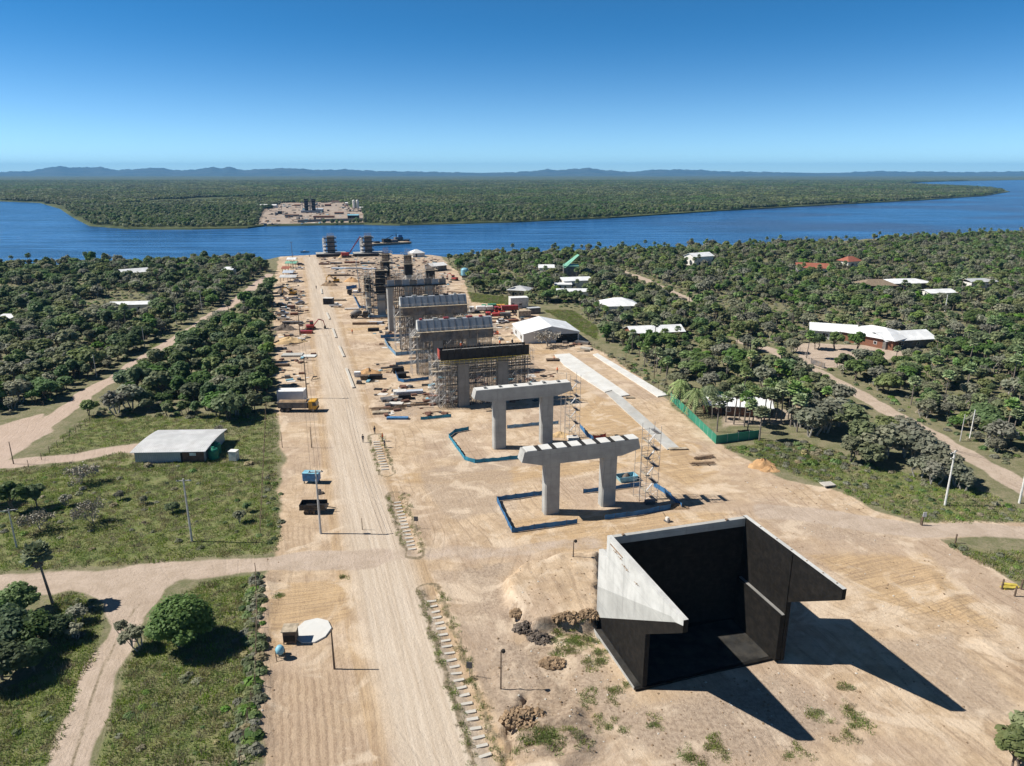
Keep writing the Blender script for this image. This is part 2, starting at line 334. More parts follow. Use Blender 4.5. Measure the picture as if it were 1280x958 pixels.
def hz(x, y):
    x = np.atleast_1d(np.asarray(x, float)); y = np.atleast_1d(np.asarray(y, float)); P = np.stack([x, y], 1)
    z = 0.10 * wob(x, y, 0.12) + 0.05 * wob(x, y, 0.6, 1)
    near = y < 130
    if near.any():
        Q = P[near]; xx, yy = x[near], y[near]; dz = np.zeros(len(Q))
        Qj = Q + np.stack([wob(xx, yy, 1.6, 41), wob(xx, yy, 1.6, 42)], 1) * .5; dz += 1.5 * pmask(Qj, MOUND, 0.5) * (1 + 0.12 * wob(xx, yy, 1.1, 2))
        pass
        d1 = seg_dist(Q, gp([(537, 742), (612, 956)]), False); dz += -0.45 * np.exp(-(d1 / 0.9) ** 2) + 0.18 * np.exp(-((d1 - 1.8) / 0.6) ** 2)
        d1 = seg_dist(Q, gp([(495, 622), (517, 690)]), False); dz += -0.35 * np.exp(-(d1 / 0.9) ** 2) + 0.15 * np.exp(-((d1 - 1.8) / 0.6) ** 2)
        q = pmask(Q, gp([(640, 900), (720, 890), (745, 935), (700, 975), (630, 970)]), 1.6); dz += 0.8 * q * (1 + 0.5 * wob(xx, yy, 1.6, 4))
        d1 = seg_dist(Q + np.stack([wob(xx, yy, 1.2, 43), wob(xx, yy, 1.2, 44)], 1) * .6, gp([(655, 870), (640, 915), (632, 960), (628, 1000)]), False); dz -= 0.9 * np.exp(-(d1 / 0.45) ** 2)
        q = pmask(Q, gp([(600, 800), (690, 795), (770, 930), (700, 965), (620, 960)]), 2.5); dz += 0.22 * q * wob(xx, yy, 2.0, 45) + 0.12 * q * wob(xx, yy, 4.5, 46)
        d1 = seg_dist(Q, gp([(640, 768), (668, 796), (702, 790), (744, 796)]), False); dz -= 0.35 * np.exp(-(d1 / 0.7) ** 2)
        # churned wheel ruts east of the abutment
        q = pmask(Q, gp([(1010, 690), (1170, 690), (1260, 760), (1290, 900), (1150, 830), (1080, 740)]), 3)
        dz += 0.04 * q * np.sin(5.5 * (0.6 * xx + 0.8 * yy) + 5 * wob(xx, yy, 0.22, 5))
        d1 = seg_dist(Q, gp([(1165, 720), (1200, 760), (1230, 800), (1290, 850)]), False); dz += 0.25 * np.exp(-(d1 / 1.0) ** 2) * (0.6 + 0.8 * wob(xx, yy, 2.4, 6))
        d1 = seg_dist(Q, gp([(322, 960), (326, 800), (335, 720)]), False); dz += 0.3 * np.exp(-(d1 / 1.2) ** 2) * (1 + wob(xx, yy, 1.5, 8))
        # graded strip: ridges along the road
        q = pmask(Q, gp([(335, 960), (340, 850), (345, 770), (440, 735), (500, 960)]), 2.0)
        a = xx * W.x + yy * W.y; dz += 0.012 * q * np.sin(a * 5.2 + 1.2 * wob(xx, yy, 0.15, 9))
        z[near] += dz
    rd = seg_dist(P, ROAD, False); k = np.exp(-(rd / 5.5) ** 4); z = z * (1 - 0.8 * k) + 0.10 * k
    a = x * W.x + y * W.y; pass
    # keep pads level where the big concrete stands
    c = L(9.3, 6); dd = np.hypot(x - c.x, y - c.y); z = z * sstep(dd, 7, 13) * 1.0 + 0 * dd if False else z
    by = bank_y(x); z = z * sstep(by - y, 2, 12) - 4.2 * sstep(y - by, -5, 9)
    return z
def gz(p): return float(hz([p[0]], [p[1]])[0])
def G(px, py):
    p = g(px, py); p.z = gz(p); return p
def make_ground():
    nr, nc = 640, 640
    ys = np.concatenate([np.linspace(-260, 36, 24), np.geomspace(38, 530, nr), np.linspace(540, 900, 40)])
    t = np.linspace(-1, 1, nc); half = 0.95 * np.maximum(ys, 38) + 75
    X = half[:, None] * t[None, :]; Y = np.repeat(ys[:, None], nc, 1)
    x, y = X.ravel(), Y.ravel(); z = hz(x, y); n = len(x)
    P = np.stack([x, y], 1)
    nz = wob(x, y, 0.5, 21) * 1.2
    Pj = P + np.stack([wob(x, y, 0.35, 22), wob(x, y, 0.35, 23)], 1) * 1.6
    sand = pmask(Pj, SITE, 2.2)
    pale = lmask(P, ROAD, 4.3, 1.6)
    lat = np.zeros(n)
    for l in LATROAD: lat = np.maximum(lat, lmask(Pj, l, 2.5, 1.8) * (0.55 if l is LATROAD[1] else 1.0))
    tr = np.maximum(lmask(Pj, TRACK, 1.8, 0.9), lmask(Pj, TRACK2, 1.9, 1.0))
    junction = pmask(Pj, gp([(110, 736), (160, 724), (250, 716), (195, 742), (165, 775), (140, 775), (146, 752)]), 1.5)
    tr = np.maximum(tr, junction)
    diag = np.maximum(lmask(Pj, DIAG, 2.5, 1.0), lmask(Pj, DRIVE, 2.4, 1.8))
    wide = pmask(Pj, gp([(-60, 600), (-60, 525), (0, 533), (50, 518), (60, 540), (20, 572)]), 1.5); diag = np.maximum(diag, wide)
    rt = np.zeros(n)
    for l in RTRACK: rt = np.maximum(rt, lmask(Pj, l, 2.5, 1.4))
    rt = np.maximum(rt, 0.8 * pmask(Pj, YARD, 3)); rt = np.maximum(rt, 0.55 * pmask(Pj, PYARD, 2))
    roads = np.maximum.reduce([lat, tr, diag, rt])
    wed = pmask(Pj, WEDGE, 1.2); sand = sand * (1 - wed)
    grass = np.maximum.reduce([0.75 * pmask(Pj, FIELD, 3), 0.7 * pmask(Pj, SCRUB, 3), 0.6 * pmask(Pj, SHEDG, 3), 0.8 * wed])
    for l in LAWN: grass = np.maximum(grass, pmask(Pj, l, 2.0))
    for sx, sy, r in GREEN_SPOTS:
        c = g(sx, sy); grass = np.maximum(grass, 0.8 * np.exp(-(np.hypot(x - c.x, y - c.y) / (0.8 * r)) ** 2))
    grass *= (1 - roads)
    rough = np.maximum.reduce([0.9 * lmask(P, gp([(640, 765), (665, 792), (700, 787), (742, 792), (750, 775)]), 1.0, 1.0), 0.8 * pmask(P, gp([(610, 800), (690, 800), (760, 930), (700, 960), (630, 960)]), 3), 0.6 * pmask(P, gp([(560, 700), (640, 700), (640, 760), (590, 790)]), 4), pmask(P, ABUTG, 4) * 0.55, 0.8 * lmask(P, gp([(537, 742), (612, 956)]), 1.2, 1.2), 0.7 * lmask(P, gp([(495, 622), (517, 690)]), 1.3, 1.2)])
    grey = np.maximum.reduce([0.8 * pmask(P, gp([(370, 320), (560, 320), (575, 380), (480, 380), (470, 350), (415, 350)]), 6), 0.7 * pmask(P, ABUTG, 5), 0.8 * pmask(P, gp([(348, 510), (400, 512), (402, 526), (352, 530)]), 1.5), 0.6 * pmask(P, gp([(345, 372), (375, 380), (385, 425), (350, 440)]), 5), 0.8 * pmask(P, gp([(352, 432), (395, 432), (395, 452), (352, 452)]), 3), 0.55 * pmask(P, gp([(460, 490), (540, 485), (560, 520), (470, 525)]), 3)])
    gold = np.maximum.reduce([0.9 * lmask(Pj, gp([(470, 600), (600, 596), (740, 585), (860, 560)]), 3.0, 3), 0.9 * pmask(P, gp([(640, 650), (730, 640), (860, 640), (930, 640), (760, 690), (640, 690)]), 3), 0.8 * lmask(Pj, gp([(455, 470), (560, 450), (690, 440)]), 3, 3), 0.8 * lmask(Pj, gp([(440, 412), (520, 405)]), 3, 3), 0.8 * pmask(P, gp([(330, 730), (440, 722), (440, 770), (335, 830)]), 2), 0.9 * pmask(P, gp([(690, 470), (760, 500), (900, 590), (860, 610), (730, 540)]), 3), 0.8 * pmask(P, gp([(1000, 690), (1160, 690), (1280, 800), (1100, 760)]), 4)])
    me = bpy.data.meshes.new('ground'); me.vertices.add(n); me.vertices.foreach_set('co', np.stack([x, y, z], 1).ravel())
    R_, C_ = len(ys), nc
    i = (np.arange(R_ - 1)[:, None] * C_ + np.arange(C_ - 1)[None, :]).ravel()
    q = np.stack([i, i + 1, i + C_ + 1, i + C_], 1)
    qy = y[i]; qb = bank_y(x[i]); q = q[qy < qb + 25]
    me.loops.add(q.size); me.loops.foreach_set('vertex_index', q.ravel())
    me.polygons.add(len(q)); me.polygons.foreach_set('loop_start', np.arange(len(q)) * 4)
    me.polygons.foreach_set('use_smooth', np.ones(len(q), bool)); me.update(calc_edges=True)
    def att(nm, r, gg, b):
        a = me.color_attributes.new(nm, 'FLOAT_COLOR', 'POINT')
        a.data.foreach_set('color', np.stack([r, gg, b, np.ones(n)], 1).ravel())
    furrow = np.maximum(0.9 * pmask(Pj, gp([(328, 1000), (332, 850), (350, 838), (420, 835), (455, 860), (480, 1000)]), 1.5), 0.6 * pmask(Pj, gp([(352, 655), (420, 650), (430, 690), (345, 692)]), 2))
    Pd = P + np.stack([wob(x, y, 1.3, 61), wob(x, y, 1.3, 62)], 1) * .45; dl = np.minimum(seg_dist(Pd, gp([(536, 738), (612, 960)]), False), np.minimum(seg_dist(Pd, gp([(494, 620), (518, 692)]), False), seg_dist(Pd, gp([(469, 546), (484, 592)]), False)))
    weed = np.exp(-((dl - 1.35) / 0.5) ** 2) * 0.7
    dt = seg_dist(Pj * .3 + P * .7, TRACK, False); weed = np.maximum(weed, .62 * np.exp(-(dt / .38) ** 2) * (seg_dist(P, TRACK[1:], False) < 2))
    for l in (DIAG, RTRACK[1]): weed = np.maximum(weed, .5 * np.exp(-(seg_dist(P, l, False) / .5) ** 2))
    sd = seg_dist(P, ROAD, False); shoulder = np.exp(-((sd - 5.4) / 1.1) ** 2) * 0.9
    grey = np.maximum.reduce([grey, 0.85 * pmask(Pj, gp([(545, 712), (650, 700), (632, 735), (645, 790), (690, 850), (610, 905), (585, 800)]), 2.5), 0.75 * pmask(Pj, gp([(520, 590), (640, 560), (650, 640), (560, 655)]), 3), 0.7 * pmask(Pj, gp([(1080, 790), (1200, 790), (1290, 900), (1200, 900)]), 3), 0.6 * pmask(Pj, gp([(930, 620), (1040, 640), (1160, 668), (1100, 690), (960, 660)]), 3)])
    att('tone_c', furrow, weed, shoulder)
    att('cover', sand, grass, roads); att('tone', pale, rough, grey); att('tone_b', gold, np.maximum(lat, rt * 0), diag)
    o = bpy.data.objects.new('ground', me); COL.objects.link(o); o['kind'] = 'structure'
    # -- material
    m = NT('ground_soil')
    pos = m.n('NewGeometry').outputs['Position']
    c1 = m.n('SeparateColor', {0: m.n('VertexColor', layer_name='cover').outputs[0]}).outputs
    c2 = m.n('SeparateColor', {0: m.n('VertexColor', layer_name='tone').outputs[0]}).outputs
    c3 = m.n('SeparateColor', {0: m.n('VertexColor', layer_name='tone_b').outputs[0]}).outputs
    c4 = m.n('SeparateColor', {0: m.n('VertexColor', layer_name='tone_c').outputs[0]}).outputs
    rot = m.n('VectorRotate', {'Vector': pos, 'Angle': -AX}, rotation_type='Z_AXIS').outputs[0]
    wd = m.n('TexNoise', {'Vector': pos, 'Scale': 0.035, 'Detail': 2.0}).outputs[1]
    warp = m.n('VectorMath', {0: rot, 1: m.n('VectorMath', {0: wd, 'Scale': m.math('MULTIPLY', m.math('SUBTRACT', 1.0, m.math('MULTIPLY', c2[0], 0.85)), 3.0)}, operation='SCALE').outputs[0]}, operation='ADD').outputs[0]
    along = m.n('Mapping', {'Vector': warp, 'Scale': (1.5, 0.035, 1)}).outputs[0]
    across = m.n('Mapping', {'Vector': warp, 'Scale': (0.05, 1.3, 1)}).outputs[0]
    sA = m.noise(along, 1.0, 7, 0.65); sX = m.noise(across, 1.0, 7, 0.65)
    n_big = m.noise(pos, 0.05, 6, 0.6); n_mid = m.noise(pos, 0.35, 8, 0.62); n_fine = m.noise(pos, 2.2, 8, 0.68); n_grit = m.noise(pos, 9.0, 4, 0.7)
    along2 = m.n('Mapping', {'Vector': warp, 'Scale': (4.2, 0.11, 1)}).outputs[0]; across2 = m.n('Mapping', {'Vector': warp, 'Scale': (0.14, 4.0, 1)}).outputs[0]
    n_dir = m.noise(pos, 0.028, 3, 0.5)
    tA = m.noise(along2, 1.0, 5, 0.6); tX = m.noise(across2, 1.0, 5, 0.6)
    stk2 = m.mix(m.ramp(n_dir, 0.50, 0.60), tA, tX); stk2 = m.mix(m.math('MAXIMUM', c3[1], c3[0]), stk2, tX); stk2 = m.n('RGBToBW', {0: m.mix(c2[0], stk2, tA)}).outputs[0]
    stk = m.mix(m.ramp(n_dir, 0.50, 0.60), sA, sX); stk = m.mix(m.math('MAXIMUM', c3[1], c3[0]), stk, sX); stk = m.mix(c2[0], stk, sA)
    stk = m.n('RGBToBW', {0: stk}).outputs[0]
    def edge(s, amt=0.75, lo=0.36, hi=0.64):
        e = m.math('MULTIPLY', m.math('SUBTRACT', m.math('ADD', m.math('MULTIPLY', n_mid, 0.6), m.math('MULTIPLY', n_fine, 0.4)), 0.5), amt)
        return m.ramp(m.math('ADD', s, e), lo, hi)
    floor = m.mix(m.ramp(n_mid, 0.36, 0.64), (0.150, 0.150, 0.078), (0.24, 0.21, 0.135))
    floor = m.mix(m.ramp(n_fine, 0.45, 0.7), floor, (0.115, 0.135, 0.058))
    gr = m.mix(m.ramp(n_mid, 0.35, 0.65), (0.118, 0.155, 0.048), (0.200, 0.205, 0.088))
    gr = m.mix(m.ramp(n_fine, 0.48, 0.72), gr, (0.20, 0.18, 0.105))
    gr = m.mix(m.math('MULTIPLY', m.ramp(n_big, 0.52, 0.64), 0.6), gr, (0.21, 0.18, 0.12))
    patch = m.ramp(m.noise(pos, 0.10, 4, 0.55), 0.42, 0.62); patch2 = m.ramp(m.noise(pos, 0.16, 4, 0.55, 0.6), 0.47, 0.64)
    wsep = m.n('SeparateXYZ', {0: m.n('VectorMath', {0: rot, 1: m.n('VectorMath', {0: m.n('TexNoise', {'Vector': pos, 'Scale': 0.022, 'Detail': 2.0}).outputs[1], 'Scale': 26.0}, operation='SCALE').outputs[0]}, operation='ADD').outputs[0]})
    wsepB = m.n('SeparateXYZ', {0: m.n('VectorMath', {0: rot, 1: m.n('VectorMath', {0: m.n('TexNoise', {'Vector': pos, 'Scale': 0.03, 'Detail': 2.0}).outputs[1], 'Scale': 34.0}, operation='SCALE').outputs[0]}, operation='ADD').outputs[0]})
    def lines(c_, freq, lo): return m.ramp(m.math('SINE', m.math('MULTIPLY', c_, freq)), lo, 1.0)
    lnA = m.math('MULTIPLY', lines(wsep.outputs[0], 3.3, 0.72), m.ramp(m.noise(pos, 0.07, 3), 0.46, 0.60))
    lnB = m.math('MULTIPLY', lines(wsepB.outputs[1], 2.6, 0.76), m.ramp(m.noise(pos, 0.06, 3, 0.5, 0.4), 0.52, 0.64))
    dg = m.math('ADD', m.math('MULTIPLY', wsepB.outputs[0], 0.75), m.math('MULTIPLY', wsep.outputs[1], 0.65))
    lnC = m.math('MULTIPLY', lines(dg, 3.0, 0.78), m.ramp(m.noise(pos, 0.085, 3), 0.36, 0.26))
    rc = g(1066, 742); rv = m.n('VectorMath', {0: pos, 1: (rc.x, rc.y, 0.0)}, operation='DISTANCE').outputs['Value']
    lnR = m.math('MULTIPLY', lines(m.math('ADD', rv, m.math('MULTIPLY', n_mid, 0.8)), 6.5, 0.55), m.math('MULTIPLY', m.ramp(rv, 9.0, 6.0), m.ramp(m.noise(pos, 0.16, 2), 0.46, 0.56)))
    trk = m.math('MAXIMUM', m.math('MAXIMUM', lnA, lnB), m.math('MAXIMUM', lnC, lnR))
    tread = m.ramp(m.noise(pos, 5.5, 2, 0.5), 0.40, 0.60)
    sa = m.mix(m.ramp(n_mid, 0.36, 0.64), (0.425, 0.312, 0.205), (0.555, 0.428, 0.298))
    sa = m.mix(m.math('MULTIPLY', m.ramp(n_big, 0.44, 0.60), 0.65), sa, (0.385, 0.292, 0.222))
    sa = m.mix(m.math('MULTIPLY', m.ramp(m.noise(pos, 0.9, 5, 0.6), 0.50, 0.68), 0.45), sa, (0.285, 0.208, 0.145))
    sa = m.mix(m.math('MULTIPLY', edge(c3[0]), 0.65), sa, m.mix(m.ramp(stk2, 0.44, 0.62), (0.50, 0.345, 0.185), (0.30, 0.200, 0.110)))
    sa = m.mix(m.math('MULTIPLY', m.math('MULTIPLY', m.ramp(stk, 0.50, 0.66), 0.55), m.math('ADD', m.math('MULTIPLY', patch, 0.8), 0.2)), sa, (0.262, 0.185, 0.120))
    sa = m.mix(m.math('MULTIPLY', m.math('MULTIPLY', m.ramp(stk, 0.46, 0.32), 0.55), patch2), sa, (0.58, 0.465, 0.34))
    sa = m.mix(m.math('MULTIPLY', m.math('MULTIPLY', m.ramp(stk2, 0.55, 0.68), 0.5), patch2), sa, (0.235, 0.172, 0.120))
    sa = m.mix(m.math('MULTIPLY', m.math('MULTIPLY', m.ramp(stk2, 0.42, 0.30), 0.40), patch), sa, (0.56, 0.455, 0.345))
    sa = m.mix(m.math('MULTIPLY', trk, m.math('ADD', m.math('MULTIPLY', tread, 0.36), 0.12)), sa, (0.225, 0.160, 0.108))
    ro = m.mix(m.ramp(n_fine, 0.42, 0.62), (0.365, 0.285, 0.212), (0.205, 0.152, 0.110))
    ro = m.mix(m.math('MULTIPLY', m.ramp(m.noise(pos, 1.3, 5, 0.65), 0.5, 0.66), 0.6), ro, (0.175, 0.135, 0.105))
    sa = m.mix(m.math('MULTIPLY', edge(c2[1]), 0.8), sa, ro)
    gv = m.mix(m.ramp(n_fine, 0.40, 0.62), (0.405, 0.322, 0.25), (0.295, 0.228, 0.174))
    sa = m.mix(m.math('MULTIPLY', edge(c2[2]), 0.6), sa, gv)
    pc = m.mix(m.ramp(stk, 0.34, 0.64), (0.565, 0.485, 0.395), (0.470, 0.390, 0.305))
    pc = m.mix(m.math('MULTIPLY', m.ramp(stk2, 0.54, 0.68), 0.4), pc, (0.335, 0.258, 0.185))
    pc = m.mix(m.math('MULTIPLY', m.ramp(n_mid, 0.5, 0.66), 0.4), pc, (0.45, 0.375, 0.30))
    ax_ = m.n('SeparateXYZ', {0: rot}).outputs[0]
    fl = m.math('MULTIPLY', m.ramp(m.math('SINE', m.math('MULTIPLY', m.math('ADD', ax_, m.math('MULTIPLY', n_mid, 1.4)), 7.5)), -0.2, 0.8), m.math('ADD', m.math('MULTIPLY', tread, 0.5), 0.35))
    sa = m.mix(m.math('MULTIPLY', c4[0], 0.55), sa, (0.40, 0.295, 0.205))
    sa = m.mix(m.math('MULTIPLY', m.math('MULTIPLY', fl, c4[0]), 0.75), sa, (0.215, 0.150, 0.100))
    sa = m.mix(m.math('MULTIPLY', edge(c4[2], 0.6), 0.6), sa, m.mix(m.ramp(stk2, 0.40, 0.60), (0.46, 0.325, 0.19), (0.30, 0.205, 0.120)))
    sa = m.mix(m.math('MULTIPLY', m.ramp(m.noise(pos, 0.16, 5, 0.6, 0.8), 0.50, 0.64), 0.6), sa, (0.64, 0.525, 0.40))
    sa = m.mix(m.math('MULTIPLY', c2[0], 0.88), sa, pc)
    rd = m.mix(m.ramp(n_mid, 0.35, 0.65), (0.395, 0.315, 0.245), (0.475, 0.385, 0.310))
    rd = m.mix(m.math('MULTIPLY', m.math('MULTIPLY', m.ramp(stk, 0.48, 0.66), patch), 0.6), rd, (0.30, 0.228, 0.172))
    rd = m.mix(m.math('MULTIPLY', m.ramp(n_fine, 0.52, 0.72), 0.5), rd, (0.30, 0.23, 0.18))
    rd = m.mix(m.math('MULTIPLY', c3[2], 0.5), rd, (0.47, 0.355, 0.29))
    col = m.mix(edge(c1[1]), floor, gr)
    col = m.mix(edge(c1[0], 0.6), col, sa)
    gs = m.ramp(m.math('ADD', c1[1], m.math('MULTIPLY', m.math('SUBTRACT', n_fine, 0.5), 1.6)), 0.55, 0.8)
    col = m.mix(m.math('MULTIPLY', gs, c1[1]), col, gr)
    col = m.mix(edge(c1[2], 0.7), col, rd)
    col = m.mix(m.math('MULTIPLY', edge(c4[1], 0.9), 0.85), col, m.mix(m.ramp(n_fine, 0.4, 0.6), (0.24, 0.19, 0.125), (0.13, 0.112, 0.066)))
    col = m.mix(m.math('MULTIPLY', m.ramp(n_grit, 0.54, 0.70), 0.42), col, (0.15, 0.112, 0.078))
    col = m.mix(m.math('MULTIPLY', m.ramp(n_grit, 0.42, 0.30), 0.34), col, (0.56, 0.48, 0.385))
    hgt = m.math('ADD', m.math('ADD', m.math('MULTIPLY', stk, 0.22), m.math('MULTIPLY', n_fine, 0.34)), m.math('ADD', m.math('MULTIPLY', n_grit, 0.10), m.math('MULTIPLY', trk, -0.05)))
    nm = m.n('Bump', {'Strength': 1.0, 'Distance': 0.36, 'Height': hgt}).outputs[0]
    me.materials.append(m.finish(col, 0.95, 0, nm, 0.1))
make_ground()

# ---------------------------------------------------------------- river, far land, hills
def water():
    m = NT('river_water'); pos = m.n('NewGeometry').outputs['Position']
    mp = m.n('Mapping', {'Vector': pos, 'Scale': (0.35, 1.0, 1), 'Rotation': (0, 0, 0.12)}).outputs[0]
    w1 = m.noise(mp, 0.25, 5, 0.6, 0.5); w2 = m.noise(mp, 1.1, 4, 0.6)
    big = m.noise(m.n('Mapping', {'Vector': pos, 'Scale': (0.25, 1, 1)}).outputs[0], 0.012, 5, 0.6)
    br = m.noise(m.n('Mapping', {'Vector': pos, 'Scale': (0.4, 1, 1)}).outputs[0], 0.007, 6, 0.6)
    col = m.mix(m.ramp(big, 0.35, 0.65), (0.008, 0.058, 0.165), (0.018, 0.095, 0.25))  # blue of the reflected sky is put into the water's own colour
    px = m.n('SeparateXYZ', {0: pos}).outputs[0]
    silt = m.math('MULTIPLY', m.ramp(br, 0.42, 0.58), m.ramp(px, 60.0, 360.0))
    rip = m.noise(m.n('Mapping', {'Vector': pos, 'Scale': (0.12, 1.0, 1)}).outputs[0], 0.09, 6, 0.7)
    col = m.mix(m.math('MULTIPLY', m.ramp(rip, 0.47, 0.60), 0.85), col, (0.040, 0.150, 0.36)); col = m.mix(m.math('MULTIPLY', m.ramp(rip, 0.47, 0.36), 0.85), col, (0.006, 0.040, 0.115))  # ripple glints and wave shade painted as lighter and darker bands
    col = m.mix(m.math('MULTIPLY', silt, 0.8), col, (0.035, 0.040, 0.085))
    h = m.math('ADD', m.math('MULTIPLY', w1, 1.0), m.math('MULTIPLY', w2, 0.35))
    nm = m.n('Bump', {'Strength': 1.0, 'Distance': 1.3, 'Height': h}).outputs[0]
    mat = m.finish(col, 0.22, 0, nm, 0.5, IOR=1.33)
    MB().add([(-22000, 230, -2.0), (22000, 230, -2.0), (22000, 21500, -2.0), (-22000, 21500, -2.0)], [(0, 1, 2, 3)]).build('water', mat, kind='structure')
water()
FARPX = [(-700, 245), (-250, 247), (0, 251), (50, 253), (75, 260), (92, 271), (112, 281), (160, 285), (240, 285.5), (310, 284), (330, 281.5), (455, 279.5), (500, 280.5), (640, 277), (760, 272), (900, 263), (1050, 255), (1150, 250), (1230, 244.5), (1262, 239.5), (1245, 235.5), (1190, 233), (1120, 229.5), (1175, 227), (1300, 224.5), (1600, 222.2)]
FARZ = -0.6
FAR = gp(FARPX, FARZ); FAR = FAR + [(21500, 12000), (21500, 21500), (-21500, 21500), (-21500, FAR[0][1])]
def far_land():
    from mathutils.geometry import tessellate_polygon
    vs = [Vector((x, y, FARZ)) for x, y in FAR]; n = len(vs)
    tris = tessellate_polygon([vs])
    mb = MB(); mb.add(vs, [t if (vs[t[1]]-vs[t[0]]).cross(vs[t[2]]-vs[t[0]]).z > 0 else t[::-1] for t in tris])
    lo = [Vector((x, y - 3, -4)) for x, y in FAR]
    mb.add(vs + lo, [(i, i + n, i + n + 1, i + 1) for i in range(len(FARPX) - 1)])
    m = NT('far_bank_soil'); pos = m.n('NewGeometry').outputs['Position']
    f = m.ramp(m.noise(pos, 0.006, 8, 0.6), 0.38, 0.62); f2 = m.ramp(m.noise(pos, 0.03, 8, 0.65), 0.4, 0.65)
    c = m.mix(f, (0.045, 0.062, 0.028), (0.082, 0.098, 0.044)); c = m.mix(f2, c, (0.105, 0.118, 0.052))
    mb.build('far_bank', m.finish(c, 0.95, 0, None, 0.1), kind='structure')
    dirt = NT('far_clearing_soil'); pos = dirt.n('NewGeometry').outputs['Position']
    c = dirt.mix(dirt.ramp(dirt.noise(pos, 0.06, 8, 0.65), 0.36, 0.64), (0.31, 0.235, 0.175), (0.37, 0.305, 0.245))
    c = dirt.mix(dirt.ramp(dirt.noise(pos, 0.12, 6, 0.65), 0.52, 0.66), c, (0.17, 0.15, 0.14))
    P = gp([(318, 281), (322, 268), (330, 258), (345, 253.5), (400, 252.5), (440, 253), (452, 260), (458, 270), (456, 278.2), (400, 279), (335, 280.6)], FARZ)
    MB().add([(x, y, FARZ + 0.08) for x, y in P], [tuple(range(len(P)))]).build('far_clearing', dirt.finish(c, 0.95), kind='structure')
    pale = simple('far_track_sand', (0.40, 0.36, 0.28), 0.95, scale=0.01)
    for k, pl in enumerate(([(1020, 236.2), (1060, 233.6), (1095, 231.4), (1096, 232.2), (1062, 234.8), (1022, 237)], [(455, 250.6), (530, 250.8), (600, 250.2), (600, 250.8), (530, 251.6), (455, 251.6)])):
        Q = gp(pl, FARZ); MB().add([(x, y, FARZ + 0.08) for x, y in Q], [tuple(range(len(Q)))]).build('far_path', pale, kind='structure')
far_land()
def hills():
    prof = [(-500, 214), (-300, 211), (-150, 212), (0, 213), (40, 212), (60, 208), (75, 206.8), (92, 208.2), (125, 207.6), (145, 211), (160, 210.3), (185, 209), (200, 208.2), (215, 211), (240, 211), (255, 208.8), (265, 207.6), (275, 209.2), (287, 207), (300, 211), (330, 209.8), (360, 208.8), (400, 211), (430, 210.2), (470, 212), (540, 213), (600, 214.2), (640, 213.4), (665, 212.2), (685, 210.2), (700, 211.2), (715, 209.8), (735, 208.6), (755, 211), (790, 213.2), (820, 212), (850, 211.6), (880, 212.5), (900, 214), (950, 214.6), (1020, 216), (1050, 215.8), (1085, 214), (1105, 213.4), (1130, 214.6), (1160, 214), (1200, 215), (1250, 214.4), (1280, 213.8), (1400, 213), (1600, 212), (1800, 214)]
    D = 15500.0; px = np.array([p[0] for p in prof], float); py = np.array([p[1] for p in prof], float)
    xs = np.linspace(-500, 1800, 700)
    top = np.interp(xs, px, py); top = np.minimum(np.where(xs < 800, 207.6 + (top - 206.6) * 1.12, top + .2), 216.2); top = top + np.where(top < 215.5, .55 * np.sin(xs * .31) * np.sin(xs * .083 + 1) + .35 * np.sin(xs * .72 + 2), 0); v = top - 479; fw = FP*CP - v*SP; dn = FP*SP + v*CP
    Z = np.maximum(H - dn / fw * D, 20); X = (xs - 640) / fw * D
    rows = 15; q = np.random.default_rng(5); vs = []; fs = []
    for r in range(rows):
        t = r / (rows - 1) * 2 - 1; env = (1 - abs(t)) ** 1.1
        y = D + t * 2600
        jit = 1 + 0.28 * np.sin(X * 0.0016 + r * 1.9) * (abs(t) ** 0.7) + 0.12 * np.sin(X * 0.006 + r * 3.1) * (abs(t) > 0.05)
        zz = Z * env * np.where(abs(t) < 0.05, 1.0, np.clip(jit, 0.5, 1.12)) - 3
        vs += [(a * y / D, y, b) for a, b in zip(X, zz)]
    n = len(xs)
    for r in range(rows - 1):
        for i in range(n - 1): fs.append((r*n+i, r*n+i+1, (r+1)*n+i+1, (r+1)*n+i))
    m = NT('hill_woods'); pos = m.n('NewGeometry').outputs['Position']
    c = m.mix(m.ramp(m.noise(pos, 0.002, 8, 0.6), 0.4, 0.6), (0.05, 0.068, 0.06), (0.08, 0.095, 0.08))
    MB().add(vs, fs).build('hills', m.finish(c, 0.95, 0, None, 0.05), smooth=True, kind='structure')
hills()
